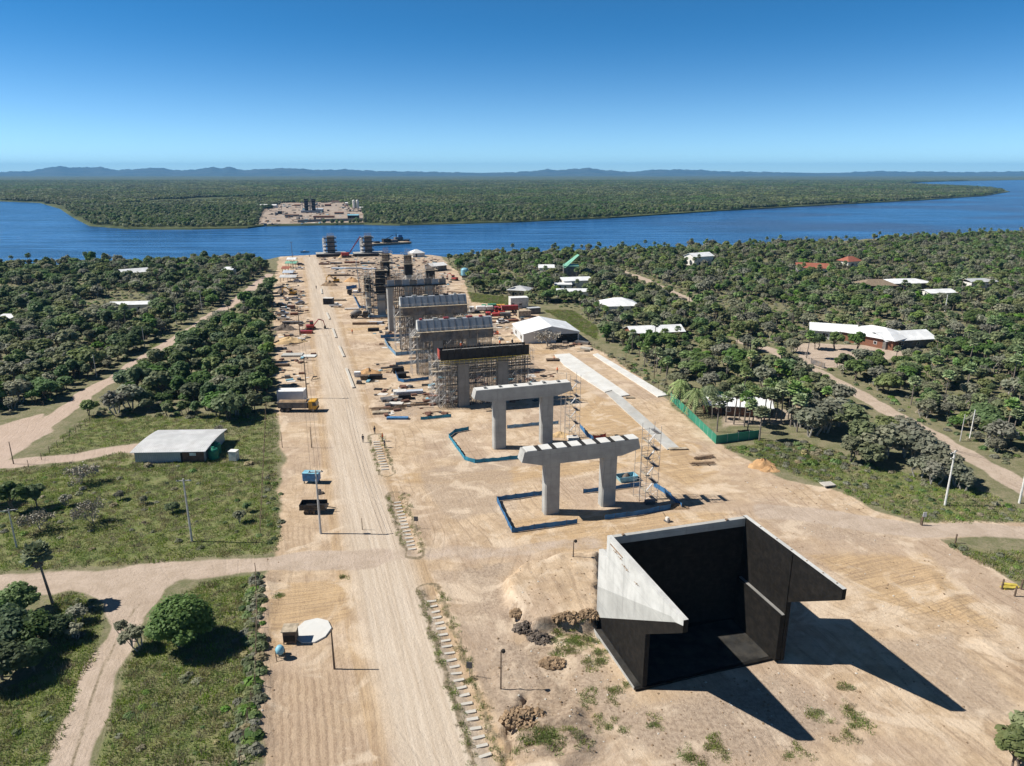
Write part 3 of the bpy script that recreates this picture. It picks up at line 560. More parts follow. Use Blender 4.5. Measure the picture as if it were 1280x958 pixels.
# ---------------------------------------------------------------- abutment (local frame: x across, y away along the bridge)
def abutment():
    t = thing('bridge_abutment', 'huge open concrete bridge abutment coated black inside, with two cantilevered wing walls', 'abutment', O, AX)
    # wing profiles in (y, z); the coating line runs along the future slope
    bmesh = __import__('bmesh')
    def wing(xo, xi, zt, yt, zl, yf, zu, yb, two_tone):
        dp = (zl - zu) / (yt - yf)
        full = [(yt, zt), (yt, zl), (yf, zu), (yf, 0.28), (12.1, 0.28), (12.1, 10.4), (yb, 10.4), (yb, zt)]
        up1 = [(yt, zt), (yt, zl + .8), (yt + 1.4, zl + .25), (yt + 2.2, zl + .38), (12.1, 5.3), (12.1, 10.4), (yb, 10.4), (yb, zt)]
        up2 = [(yt + 1.4, zl + .25), (12.1, .9), (12.1, 5.3), (yt + 2.2, zl + .38)]
        lowp = [(yt, zl + .8), (yt, zl), (yf, zu), (yf, .28), (12.1, .28), (12.1, .9), (yt + 1.4, zl + .25)]
        mb = MB()
        def face(poly, x, m): mb.mi = m; mb.add([(x, p, q) for p, q in poly], [tuple(range(len(poly)))])
        face(up1, xo, 0); face(up2, xo, 2); face(lowp, xo, 1); face(full, xi, 1)
        n = len(full)
        for i in range(n):
            p, q = full[i], full[(i+1) % n]; mb.mi = 1 if i in (0, 1, 2) else 0
            mb.add([(xo, *p), (xo, *q), (xi, *q), (xi, *p)], [(0, 1, 2, 3)])
        o = mb.build('wing_wall', [M['conc_lit'], M['bitumen'], M['conc_mid']], t)
        bm = bmesh.new(); bm.from_mesh(o.data); bmesh.ops.remove_doubles(bm, verts=bm.verts, dist=0.001); bmesh.ops.recalc_face_normals(bm, faces=bm.faces); bm.to_mesh(o.data); bm.free()
        return o
    wl = wing(0.8, 1.35, 13.35, -7.2, 11.95, -0.25, 7.0, 10.0, True); wr = wing(18.45, 17.95, 14.15, -8.4, 12.9, -1.0, 8.0, 8.3, True)
    wr['label'] = 'right wing wall, black inner face with a stepped lower half'
    wl['label'] = 'left wing wall, white sunlit face above a slanting black coating line'
    # thickened lower half of the right wing with its ledge
    MB().prism([(-0.95, 0.28), (7.4, 0.28), (7.4, 6.3), (-0.95, 6.3)], 'x', 17.3, 17.947).build('wall_haunch', M['bitumen'], t)
    MB().box(17.55, 17.945, -0.9, 7.4, 6.302, 6.33).build('haunch_ledge', M['conc_dark'], t)  # pale strip, sunlight on the ledge top put into its colour
    MB().box(17.86, 17.948, -0.95, -0.75, 6.35, 14.0).build('joint_cover', M['bitumen'], t)
    def slanted(nm, m, d0, d1, zl, zr, zl1, zr1):   # wall running across, a little skew, between the wings
        xl, xr = 1.352, 17.948; yl, yr = 9.5, 7.8
        vs = [(xl, yl + d0, zl), (xr, yr + d0, zr), (xr, yr + d1, zr), (xl, yl + d1, zl), (xl, yl + d0, zl1), (xr, yr + d0, zr1), (xr, yr + d1, zr1), (xl, yl + d1, zl1)]
        return MB().add(vs, [(0, 3, 2, 1), (4, 5, 6, 7), (0, 1, 5, 4), (1, 2, 6, 5), (2, 3, 7, 6), (3, 0, 4, 7)]).build(nm, M[m], t)
    slanted('back_wall', 'bitumen', 0, .5, .28, .28, 12.35, 13.0); slanted('wall_cap_band', 'conc', -.04, .5, 12.352, 13.002, 13.30, 14.05); slanted('girder_seat', 'conc', .502, 2.4, .28, .28, 10.4, 10.9)
    MB().box(0.0, 0.78, 0.05, 12.8, 0.277, 0.30).build('slab_margin', M['bitumen_dusty'], t); MB().box(-0.09, -0.002, 0.0, 12.9, -.5, 0.29).build('slab_edge', M['conc'], t)
    MB().box(1.4, 17.2, 0.05, 7.6, 0.277, 0.292).build('slab_floor', M['bitumen_dusty'], t)
    mb = MB(); mb.box(0.0, 18.95, -0.35, 12.9, -0.8, 0.276); mb.build('base_slab', M['bitumen'], t)
    for y, z in ((7.5, 12.6), (6.2, 12.5), (5.2, 12.1), (4.6, 12.0), (2.2, 11.7)):
        mb = MB(); mb.tube((0.79, y, z), (0.62, y - .05, z - .1), 0.05, n=5); mb.tube((0.66, y - .5, z + .05), (0.66, y + .5, z - .05), 0.025, n=4); mb.build('wall_bracket', M['steel_rusty'], t)
    MB().box(0.70, 0.798, 5.8, 9.0, 12.75, 12.83).build('wall_rail', M['steel_rusty'], t)
    for y in (-6.5, -4.5, -2, 0.5, 3, 6): MB().cbox(18.2, y - .8, 14.19, 0.14, 0.1, 0.07).build('cast_in_anchor', M['steel_rusty'], t)
    for x in (2.6, 15.6): MB().cbox(x, 9.62 - (x - 1.35) * .102, 13.36 + (x - 1.35) * .045, 0.3, 0.3, 0.2).build('cast_in_anchor', M['steel_rusty'], t)
abutment()

# ---------------------------------------------------------------- viaduct piers
def column(t, x0, x1, y0, y1, z1, m, z0=-0.4):
    c = 0.25
    P = [(x0 + c, y0), (x1 - c, y0), (x1, y0 + c), (x1, y1 - c), (x1 - c, y1), (x0 + c, y1), (x0, y1 - c), (x0, y0 + c)]
    return MB().prism(P, 'z', z0, z1).build('column', m, t)
def cap_beam(t, x0, x1, y0, y1, zt, ze, zh, xs, m, nm='cap_beam'):
    P = [(x0 + 0.45, zt), (x0, ze), (xs[0], zh), (xs[1], zh), (x1, ze), (x1 - 0.45, zt)]
    return MB().prism(P, 'y', y0, y1).build(nm, m, t)
def pier(b, zt, label, cols=((4.6, 7.2), (14.75, 17.35)), mcap='conc', mcol='conc', w=2.3, d=1.7, x0=0.5, x1=21.3):
    t = thing('bridge_pier', label, 'pier', L(0, b), AX, 'piers of the approach viaduct')
    for c in cols: column(t, c[0], c[1], 0.25, w - 0.25, zt - 2.55, M[mcol])
    cap_beam(t, x0, x1, 0, w, zt, zt - d, zt - 2.6, (cols[0][0] - 0.6, cols[-1][1] + 0.6), M[mcap])
    return t
p1 = pier(41.2, 11.65, 'two-column concrete pier nearest the abutment, dark gaps between white pads on its top')
for k in range(8):
    x = 1.35 + k * 2.55
    MB().box(x, x + 1.72, 0.06, 2.24, 11.652, 11.76).build('bearing_pad', M['slab_white'], p1)
for k in range(7):
    x = 3.15 + k * 2.55
    MB().box(x - .05, x + 0.76, 0.02, 2.28, 11.652, 11.70).build('pad_gap', M['dark'], p1)
p2 = pier(71.5, 12.9, 'second two-column concrete pier, bare of scaffolding, between scaffolded pier and nearest pier')
for k in range(8):
    x = 1.1 + k * 2.47
    MB().box(x, x + 2.42, 0.1, 2.2, 12.902, 12.96).build('bearing_pad', M['slab_white'], p2)
for k in range(6):
    x = 3.0 + k * 3.1; MB().cbox(x, 1.1, 13.15, 0.5, 0.8, 0.28).build('bearing_plinth', M['conc_dark'], p2)
# piers still in their scaffolding
def scaffold(name, label, a0, a1, bs, z1, lift=1.8, bay=1.55, decks=(), cat='scaffolding', mat='steel', r=0.05, props=None, rails=True, group=None):
    c = L((a0 + a1) / 2, bs[0]); t = thing(name, label, cat, c, AX, group); hw = (a1 - a0) / 2
    mb = MB(); n = max(2, int(round((a1 - a0) / bay)) + 1); nz = int(z1 / lift)
    xs = [-hw + 2 * hw * i / (n - 1) for i in range(n)]; ys = [b - bs[0] for b in bs]
    for y in ys:
        for x in xs: mb.tube((x, y, 0), (x, y, z1 + random.uniform(-.6, .9)), r, n=3, cap=False)
        for k in range(1, nz + 1): mb.tube((-hw, y, k * lift), (hw, y, k * lift), r * 0.8, n=3, cap=False)
        for i in range(0, n - 1):
            k = random.randrange(nz)
            for kk in range(nz):
                if random.random() < 0.35: mb.tube((xs[i], y, kk * lift), (xs[i+1], y, (kk + 1) * lift), r * 0.7, n=3, cap=False)
    mb.build('scaffold_frame', M[mat], t)
    if props:
        pb = MB(); y0, y1, zz, nx = props
        for yy in (y0, (y0 + y1) / 2, y1):
            for i in range(nx): x = -hw + 1.5 + (2 * hw - 3) * i / (nx - 1); pb.tube((x, yy - bs[0], 0), (x + random.uniform(-.05, .05), yy - bs[0], zz), 0.07, n=4, cap=False)
            for k in range(1, 5): pb.tube((-hw + 1.5, yy - bs[0], zz * k / 5), (hw - 1.5, yy - bs[0], zz * k / 5), 0.05, n=3, cap=False)
        pb.build('shoring_props', M['form_grey'], t)
    mb = MB()
    for x in xs:
        for k in range(1, nz + 1):
            for q in range(len(ys) - 1):
                if ys[q+1] - ys[q] < 4: mb.tube((x, ys[q], k * lift), (x, ys[q+1], k * lift), r * 0.8, n=3, cap=False)
    if mb.v: mb.build('cross_tubes', M[mat], t)
    mb = MB()
    for (k, q, f0, f1) in decks:
        mb.box(-hw + 2*hw*f0, -hw + 2*hw*f1, ys[q], ys[q+1], k * lift + 0.05, k * lift + 0.12)
    if mb.v: mb.build('plank_deck', M['plank'], t)
    return t
p3 = thing('bridge_pier', 'scaffolded pier whose cap beam is still boxed in black formwork', 'pier', L(0, 100), AX, 'piers of the approach viaduct')
column(p3, 3.95, 6.7, 0.2, 2.2, 11.2, M['conc_dark']); column(p3, 13.75, 16.5, 0.2, 2.2, 11.2, M['conc_dark'])
cap_beam(p3, 0.3, 21.0, 0.1, 2.4, 14.0, 12.3, 11.25, (3.4, 17.0), M['conc_dark'])
for k in range(13):
    x = -0.2 + k * 1.66; MB().box(x, x + 1.6, -0.25, -0.12, 11.75 + (0.0 if 1 < k < 11 else 0.2), 14.45 + random.uniform(-.05, .1)).build('formwork_panel', M['form_black'], p3)
    MB().box(x, x + 1.6, 2.5, 2.63, 11.9, 14.4).build('formwork_panel', M['form_black'], p3)
for k in range(14):
    x = -0.2 + k * 1.66; MB().box(x - 0.05, x + 0.03, -0.36, -0.26, 11.4, 14.6).build('formwork_soldier', M['form_black'], p3)
MB().box(-0.45, -0.28, 0.3, 2.6, 12.2, 14.4).build('formwork_end', M['red_car'], p3)
mb = MB()
for k in range(20):
    x = -0.6 + k * 1.15; mb.tube((x, -1.1, 11.0), (x, -1.1, 12.2), 0.045, n=4)
mb.tube((-0.6, -1.1, 12.1), (21.4, -1.1, 12.1), 0.05, n=4); mb.tube((-0.6, -1.1, 11.55), (21.4, -1.1, 11.55), 0.05, n=4)
mb.build('guard_rail', M['yellow_rail'], p3)
MB().box(-0.8, 21.6, -1.2, -0.42, 10.9, 11.0).build('walkway', M['plank'], p3)
mb = MB()
for k in range(26): mb.tube((0.8 + k * 0.8, 1.3, 14.0), (0.8 + k * 0.8 + random.uniform(-.1, .1), 1.3, 14.9 + random.uniform(0, .4)), 0.03, n=3)
mb.build('starter_bars', M['steel_rusty'], p3)
scaffold('pier_scaffolding', 'dense tube scaffolding around the pier in black formwork', -2.2, 23.0, (100.7, 102.0, 103.4, 104.6), 12.6, decks=((5, 0, 0, 1), (3, 0, 0.1, 0.5), (4, 2, 0.3, 1), (5, 2, 0, 1), (6, 2, 0, 1)), props=(101.3, 103.2, 11.2, 40), group='scaffolding round the piers')
def capped(b, zt, label, mcap):
    t = thing('bridge_pier', label, 'pier', L(0, b), AX, 'piers of the approach viaduct')
    column(t, 3.95, 6.7, 0.2, 2.2, zt - 2.8, M['conc_dark']); column(t, 13.75, 16.5, 0.2, 2.2, zt - 2.8, M['conc_dark'])
    P = [(-0.2, 0.0), (0.9, zt), (2.9, zt), (3.6, 0.0)]
    MB().prism([(-0.9, zt - 2.7), (0.35, zt), (2.0, zt), (2.6, zt - 2.7)], 'x', -0.2, 20.7).build('cap_beam', M[mcap], t)
    MB().prism([(-0.8, zt - 2.6), (0.36, zt - .05), (1.9, zt - .05), (2.5, zt - 2.6)], 'x', -0.32, -0.202).build('cap_end', M['conc_lit'], t)
    for k in range(11):
        x = 0.3 + k * 1.95; MB().add([(x, -.93, zt - 2.6), (x + .12, -.93, zt - 2.6), (x + .12, .33, zt + .06), (x, .33, zt + .06), (x, -.86, zt - 2.66), (x + .12, -.86, zt - 2.66), (x + .12, .40, zt), (x, .40, zt)], [(0, 1, 2, 3), (7, 6, 5, 4), (0, 4, 5, 1), (1, 5, 6, 2), (2, 6, 7, 3), (3, 7, 4, 0)]).build('waler', M['form_grey'], t)
    for k in range(6):
        x = 1.0 + k * 3.3 + random.uniform(-.6, .6); MB().cbox(x, 1.2, zt + .22, random.uniform(.6, 1.6), .9, .44).build('top_fitting', M[random.choice(('form_black', 'plank', 'conc', 'red_car'))], t)
    for k in range(9):
        x = 0.2 + k * 2.3; MB().box(x, x + 2.22, -0.75, -0.6, zt - 5.6, zt - 2.75).build('shutter_panel', M['form_grey'], t)
    MB().box(-0.8, 21.2, -1.9, -0.8, zt - 2.95, zt - 2.86).build('walkway', M['plank'], t)
    mb = MB()
    for k in range(18): mb.tube((-0.7 + k * 1.28, -1.85, zt - 2.9), (-0.7 + k * 1.28, -1.85, zt - 1.8), 0.035, n=3)
    mb.tube((-0.7, -1.85, zt - 1.9), (21.1, -1.85, zt - 1.9), 0.035, n=3)
    mb.build('guard_rail', M['steel'], t)
    return t
capped(130, 15.5, 'third-last pier with long grey-blue cap beam and white end above scaffolding', 'conc_blue')['label'] = 'pier with grey-blue cap beam directly behind the black formwork pier'
capped(160, 17.0, 'x', 'conc_blue')['label'] = 'pier with grey cap beam farther back, beside the parked flatbed trucks'
scaffold('pier_scaffolding', 'tube scaffolding under the grey-blue cap beam behind the black formwork pier', -2.0, 22.4, (130.7, 132.0, 133.2, 134.4), 12.6, bay=1.7, props=(131.2, 133.2, 12.6, 40), decks=((4, 0, 0, 1), (6, 0, 0, 1), (3, 2, 0.3, 1)), group='scaffolding round the piers')
scaffold('pier_scaffolding', 'tube scaffolding round the pier beside the parked flatbed trucks', -2.0, 22.4, (160.7, 162.0, 163.2, 164.4), 14.2, bay=1.7, props=(161.2, 163.2, 14.0, 40), decks=((4, 0, 0, 1), (6, 0, 0, 1), (5, 2, 0.3, 1)), group='scaffolding round the piers')
# pier with ribbed formwork deck on bare columns
t = thing('bridge_pier', 'unfinished pier with ribbed formwork deck on bare pale columns', 'pier', L(0, 190), AX, 'piers of the approach viaduct')
for a0, a1 in ((-0.3, 2.2), (6.0, 8.6), (13.2, 15.8)): column(t, a0, a1, 0, 2.2, 15.9, M['conc'])
MB().box(-1.0, 20.6, -1.2, 3.4, 15.9, 16.25).build('formwork_deck', M['form_black'], t)
for k in range(8):
    x = -0.2 + k * 2.6; MB().box(x, x + 2.45, -0.7, -0.5, 16.27, 18.3 + random.uniform(-.2, .3)).build('formwork_panel', M['form_grey' if k % 2 else 'conc_blue'], t)
mb = MB()
for k in range(40): mb.tube((0.2 + k * 0.5, 1.0 + 0.4 * (k % 3), 16.3), (0.2 + k * 0.5, 1.0 + 0.4 * (k % 3), 18.6 + random.random()), 0.04, n=3)
mb.build('rebar_cage', M['steel_rusty'], t)
scaffold('pier_scaffolding', 'slim scaffolding under the ribbed formwork deck of the unfinished pier', 1.5, 21.0, (187.5, 189.0, 193.5), 15.6, bay=1.7, decks=((3, 0, 0, 1), (6, 0, 0, 1)), props=(191.5, 193.2, 15.6, 26), mat='steel_rusty', group='scaffolding round the piers')
def climbing_column(a, b, z1, zf, label, w=2.5, rings=4):
    t = thing('climbing_column', label, 'column', L(a, b), AX, 'columns rising in climbing formwork')
    column(t, -w/2, w/2, -1.1, 1.1, zf, M['conc'])
    MB().box(-w/2 - 0.25, w/2 + 0.25, -1.4, 1.4, zf, z1).build('formwork_box', M['form_black'], t)
    mb = MB(); pm = MB()
    for k in range(rings):
        z = zf - 2.4 + (z1 - zf + 2.2) * k / max(1, rings - 1)
        s = w/2 + 1.3
        for q in (-1, 1):
            pm.box(-s, s, q * 1.45 if q > 0 else -2.4, 2.4 if q > 0 else -1.45, z, z + 0.1)
            pm.box(min(q * s, q * (w/2 + 0.3)), max(q * s, q * (w/2 + 0.3)), -1.44, 1.44, z, z + 0.1)
        for x in (-s, s):
            for y in (-2.4, 2.4): mb.tube((x, y, z), (x, y, z + 1.2), 0.05, n=3)
        for y in (-2.4, 2.4): mb.tube((-s, y, z + 1.1), (s, y, z + 1.1), 0.04, n=3)
        for x in (-s, s): mb.tube((x, -2.4, z + 1.1), (x, 2.4, z + 1.1), 0.04, n=3)
    pm.build('work_platform', M['plank'], t); mb.build('guard_rail', M['steel'], t)
    mb = MB()
    for i in range(7):
        for y in (-0.9, 0.9): mb.tube((-w/2 + 0.2 + i * (w - .4) / 6, y, z1 - .5), (-w/2 + 0.2 + i * (w - .4) / 6 + random.uniform(-.1, .1), y, z1 + 2.0 + random.random()), 0.035, n=3)
    mb.build('starter_bars', M['steel_rusty'], t)
    return t
climbing_column(1.2, 221, 18.0, 8.5, 'tall column in black climbing formwork, leftmost of the rising columns', w=3.0, rings=5)
climbing_column(-3.6, 222.5, 15.5, 9.5, 'slimmer dark formwork column just left of the tallest black one', w=1.8, rings=4)
climbing_column(5.2, 236, 19.5, 13.0, 'grey column between tall black column and ribbed deck', w=3.0, rings=4)
climbing_column(21.5, 224, 17.0, 10.0, 'grey column at the right end behind the ribbed deck', w=2.8, rings=3)
climbing_column(7.5, 250, 21.0, 17.5, 'column topped with dark formwork between the tall black column and riverbank')
climbing_column(12.5, 222, 20.0, 15.5, 'pale column with short formwork behind the ribbed formwork deck', rings=2)
climbing_column(17.0, 251, 20.0, 15.0, 'dark-topped column standing nearest the sandy haul road', rings=3)
scaffold('pier_scaffolding', 'grey-green scaffolding round the rising columns behind the ribbed deck', 9.5, 22.0, (218, 220, 224, 226), 15.0, bay=1.7, decks=((3, 0, 0, 1), (5, 0, 0, 1), (6, 1, 0, 1)), props=(219, 225, 13, 18), group='scaffolding round the piers')
scaffold('pier_scaffolding', 'rust-brown scaffolding wrapping the two tall columns left of the ribbed deck', -5.0, 9.0, (223, 225, 234, 239), 16.0, bay=1.8, decks=((3, 0, 0, 1), (5, 0, 0, 1), (7, 2, 0, 1)), props=(226, 232, 13.0, 18), mat='steel_rusty', group='scaffolding round the piers')
scaffold('pier_scaffolding', 'grey scaffolding wrapping the columns nearest the haul road', 9.0, 23.5, (246, 248, 253, 255), 14.0, bay=1.8, decks=((3, 0, 0, 1), (5, 0, 0, 1)), props=(247, 252, 12.0, 16), group='scaffolding round the piers')
scaffold('stair_tower', 'thin scaffold stair tower beside the tall black climbing column', -4.6, -1.9, (219.5, 222.2), 18.0, bay=1.3, decks=((2, 0, 0, 1), (4, 0, 0, 1), (6, 0, 0, 1), (8, 0, 0, 1)), cat='stair tower', group='scaffold stair towers')
# main pylon legs on the bank
for a, b, lab in ((-4.2, 441, 'left pylon leg on the riverbank in dark ringed formwork'), (20.0, 436, 'right pylon leg on the riverbank, nearer the barge, in dark ringed formwork')):
    t = thing('bridge_pylon', lab, 'pylon', L(a, b), AX, 'pylon legs on the riverbank')
    MB().box(-10, 9.5, -5.5, 5.5, -3.0, 1.8).build('pile_cap', M['form_black'], t)
    MB().box(-10.1, 9.6, -5.6, 5.6, 1.802, 2.2).build('cap_slab', M['conc'], t)
    MB().box(-2.4, 2.4, -2.0, 2.0, 2.2, 13.2).build('formwork_shaft', M['form_grey'], t)
    mb = MB(); fr = MB()
    for k in range(4):
        z = 3.6 + k * 2.7; mb.box(-4.6, 3.6, -3.3, 3.3, z, z + 0.3)
        for x in (-4.6, 3.6):
            for y in (-3.3, 3.3): fr.tube((x, y, z), (x, y, z + 1.3), 0.09, n=3)
        for y in (-3.3, 3.3): fr.tube((-4.6, y, z + 1.2), (3.6, y, z + 1.2), 0.08, n=3)
    mb.build('work_platform', M['form_black'], t); fr.build('guard_rail', M['steel'], t)
    mb = MB()
    for x in (-5.2, -4.4, -3.6):
        for y in (-3, -1, 1, 3): mb.tube((x, y, 2.2), (x, y, 12.0), 0.10, n=3)
    for k in range(5):
        for y in (-3, 3): mb.tube((-5.2, y, 2.6 + 2.2 * k), (-3.6, y, 2.6 + 2.2 * k), 0.1, n=3)
        mb.box(-5.2, -3.6, -3, 3, 2.5 + 2.2 * k, 2.62 + 2.2 * k)
    mb.build('access_scaffold', M['white_dusty'], t)
    mb = MB()
    for i in range(9):
        for y in (-1.6, 1.6): mb.tube((-2.1 + i * 0.52, y, 13), (-2.1 + i * 0.52, y, 15.2), 0.05, n=3)
    mb.build('starter_bars', M['steel_rusty'], t)

# stair towers at the two bare piers
def stair_tower(a, b, z1, label, s=2.3):
    t = thing('stair_tower', label, 'stair tower', L(a, b), AX, 'scaffold stair towers')
    mb = MB(); r = 0.045; h = s / 2
    ext = [(-h, -h), (h, -h), (h, h), (-h, h), (-h - 1.1, -h), (-h - 1.1, h)]
    for i, (x, y) in enumerate(ext): mb.tube((x, y, 0), (x, y, z1 + (1.4 if i < 4 else -random.uniform(1, 4))), r, n=4)
    nz = int(z1 / 1.5)
    for k in range(nz + 1):
        z = k * 1.5 + 0.2
        for a_, b_ in ((0, 1), (1, 2), (2, 3), (3, 0)): mb.tube((*ext[a_], z), (*ext[b_], z), r * 0.8, n=3)
        if k % 2 == 0: mb.tube((*ext[4], z), (*ext[0], z), r * .8, n=3); mb.tube((*ext[5], z), (*ext[3], z), r * .8, n=3)
        if k < nz: mb.tube((*ext[k % 4], z), (*ext[(k+1) % 4], z + 1.5), r * 0.7, n=3)
    mb.build('tower_frame', M['steel'], t)
    for k in range(0, nz, 2):
        z = k * 1.5 + 1.5
        MB().box(-h, -h + 0.7, -h, h, z, z + 0.07).build('landing', M['plank'], t); MB().box(h - 0.7, h, -h, h, z + 1.5, z + 1.57).build('landing', M['form_grey'], t)
        M0 = Matrix.Translation((0, -0.4, z + 0.75)) @ Matrix.Rotation(-0.85, 4, 'Y'); MB().box(-1.0, 1.0, -0.18, 0.18, -0.03, 0.03, M0).build('stair_flight', M['steel'], t)
        M0 = Matrix.Translation((0, 0.4, z - 0.75)) @ Matrix.Rotation(0.85, 4, 'Y'); MB().box(-1.0, 1.0, -0.18, 0.18, -0.03, 0.03, M0).build('stair_flight', M['steel'], t)
stair_tower(24.0, 42.6, 12.0, 'scaffold stair tower at the right end of the nearest pier')
stair_tower(22.6, 74.2, 12.5, 'scaffold stair tower at the right end of the second bare pier')

# ---------------------------------------------------------------- barriers of mesh
def barrier(px, label, mat, h=1.0,  name='mesh_barrier', group='blue mesh barriers around the pier works'):
    P = [g(x, y) for x, y in px]; h *= 0.82
    for p in P: p.z = gz(p)
    t = thing(name, label, 'barrier', P[0], 0, group); o = P[0]
    mb = MB(); ps = MB()
    for a, b in zip(P[:-1], P[1:]):
        d = (b - a); h = h * 1.0; n = max(1, int(d.length / 1.6)); nr = d.cross(Vector((0, 0, 1))).normalized()
        pr = None
        for i in range(n + 1):
            q = a + d * (i / n) - o; hh = h * random.uniform(0.9, 1.06); q2 = q + nr * random.uniform(-.08, .08)
            ps.tube(q, q + Vector((0, 0, h + 0.12)), 0.035, n=4)
            if pr is not None:
                mid = (pr[0] + q) / 2; sag = random.uniform(0.03, 0.14)
                lo1, lo2 = pr[0] + Vector((0, 0, 0.04)), q + Vector((0, 0, 0.04))
                t1, t2 = pr[1], q2 + Vector((0, 0, hh)); tm = (t1 + t2) / 2 - Vector((0, 0, sag)) + nr * random.uniform(-.06, .06)
                lm = (lo1 + lo2) / 2 + nr * random.uniform(-.1, .1)
                k = 0.025
                fr = [lo1, lm, lo2, t2, tm, t1]; bk = [v + nr * k for v in fr]
                mb.add(fr + bk, [(0, 1, 4, 5), (1, 2, 3, 4), (11, 10, 7, 6), (10, 9, 8, 7), (5, 4, 10, 11), (4, 3, 9, 10), (0, 6, 7, 1), (1, 7, 8, 2)])
            pr = (q, q2 + Vector((0, 0, hh)))
    mb.build('mesh_sheet', M[mat], t); ps.build('post', M['wood'], t)
barrier([(721.5, 655), (640, 666), (621, 627), (679, 619)], 'long blue mesh barrier bending round the left column of the nearest pier', 'blue_net', 1.15)
barrier([(729, 617), (801, 608)], 'blue mesh barrier behind the right column of the nearest pier', 'blue_net', 1.1)
barrier([(817, 608), (838, 622), (852, 636)], 'slanting blue mesh barrier right of the near stair tower', 'blue_net', 1.2)
barrier([(755.5, 650), (797, 644), (838, 636)], 'blue mesh barrier lying in the shadow of the nearest pier', 'blue_net', 1.1)
barrier([(586, 538), (569, 541), (561, 547), (581, 575), (594, 579), (649, 574)], 'teal-ended blue mesh barrier curving round the second bare pier', 'teal_net', 1.1)
barrier([(634, 536), (664, 533), (698, 530)], 'faded blue mesh barrier behind the second bare pier', 'pale_net', 1.0)
barrier([(725, 535), (734, 546), (742, 551)], 'short blue mesh barrier leading to the orange mesh', 'blue_net', 1.3)
barrier([(741, 550.5), (750, 551), (757, 549)], 'orange-red mesh barrier behind the nearest pier', 'orange_net', 1.5, group='orange mesh barriers')
barrier([(526, 525), (545, 523), (564, 521.5)], 'blue mesh barrier left of the second bare pier by the haul track', 'teal_net', 1.0)
barrier([(493, 463), (498, 477), (505, 478.5), (536, 475)], 'blue mesh barrier bending at the left foot of the black formwork pier', 'blue_net', 1.2)
barrier([(495, 457), (536, 452)], 'faded blue mesh barrier along the track left of the black formwork pier', 'pale_net', 1.2)
barrier([(500, 427), (481, 427), (486, 436), (495, 445), (545, 441)], 'bright blue mesh barrier bending in front of the grey-blue capped pier', 'pale_net', 1.5)
barrier([(476, 423), (520, 420)], 'dark blue mesh barrier behind the bright blue bent one', 'blue_net', 1.4)
barrier([(442, 371), (449, 385.5), (486, 387)], 'blue mesh barrier bending beside the tall climbing column', 'blue_net', 1.4)
barrier([(433, 362), (446, 360)], 'vivid blue tarpaulin barrier beside the crane truck', 'blue_net', 2.0)
barrier([(455, 393), (463, 398), (492, 396)], 'pale blue mesh barrier beside the concrete mixer', 'pale_net', 1.3)
# green site hoarding on the right
def hoarding(px, label, h):
    P = [g(x, y) for x, y in px]
    for p in P: p.z = gz(p) - 0.1
    t = thing('green_hoarding', label, 'fence', P[0], 0); o = P[0]
    ps = MB()
    for a, b in zip(P[:-1], P[1:]):
        d = b - a; ang = math.atan2(d.y, d.x); m = MB(); m.box(0, d.length, -0.03, 0.03, 0, h)
        s = m.build('sheet_panel', M['green_net'], t); s.location = a - o; s.rotation_euler = (0, 0, ang)
        n = max(1, int(d.length / 2.4))
        for i in range(n + 1): q = a + d * (i / n) - o; ps.tube(q + Vector((0, 0, 0)), q + Vector((0, 0, h + 0.15)), 0.05, n=4)
    ps.build('post', M['pole_conc'], t)
hoarding([(838, 500), (865, 526), (895, 555), (949, 548)], 'green sheet hoarding running down beside the concrete strip and turning right', 2.0)
hoarding([(838, 499.5), (862, 498), (905, 499)], 'dark green rear hoarding of the palm plot behind the drooping palms', 2.0)
# concrete strips and blocks
def strip(px, label, mat, h, name='concrete_strip'):
    P = [Vector((*g(x, y)[:2], 0)) for x, y in px]; z = 0.02
    mb = MB(); n = len(P)
    a = sum((P[i].x * P[(i+1) % n].y - P[(i+1) % n].x * P[i].y) for i in range(n))
    if a < 0: P = P[::-1]
    t = mb.prism([(p.x, p.y) for p in P], 'z', -0.3, h).build(name, M[mat], None, kind='structure')
strip([(693, 444.5), (712, 443), (787, 495), (776, 496.5), (765, 489), (756, 491.5), (705, 457.5)], '', 'slab_white', 0.30, 'casting_pavement')
strip([(757, 491.8), (766, 489.6), (777, 496.8), (849.5, 561), (834, 563)], '', 'slab_grey', 0.22, 'casting_pavement')
strip([(741, 444.2), (747, 443), (835, 495), (822, 497)], '', 'slab_white', 0.30, 'casting_pavement')
blk = MB(); blk.box(-0.62, 0.62, -0.2, 0.2, 0, 0.14)
blk0 = None
def blocks(p0, p1, n, label, grp, sx=1.0, lift=-0.22):
    global blk0
    a, b = g(*p0), g(*p1); d = b - a; ang = math.atan2(d.y, d.x) + math.pi / 2
    for i in range(n):
        p = a + d * ((i + 0.5) / n) + Vector((random.uniform(-.07, .07), random.uniform(-.07, .07), 0)); p.z = gz(p) + 0.0
        if blk0 is None: o = blk0 = blk.build('drain_block', M['block'])
        else: o = blk0.copy(); COL.objects.link(o)
        o.location = p; o.rotation_euler = (random.uniform(-.05, .05), random.uniform(-.05, .05), ang + random.uniform(-.09, .09)); o.scale = (sx * random.uniform(.93, 1.05), random.uniform(0.85, 1.1), 1)
        tag(o, label, 'block', grp)
blocks((538, 748), (609, 950), 23, 'pale concrete block in the longest roadside drain, beside the near road', 'blocks of the longest drain')
blocks((495.5, 626), (516, 688), 15, 'pale concrete block in the middle roadside drain, opposite the black trailer', 'blocks of the middle drain')
blocks((470, 552), (482, 589), 12, 'pale concrete block in the far roadside drain, where workers stand', 'blocks of the far drain', 1.1)
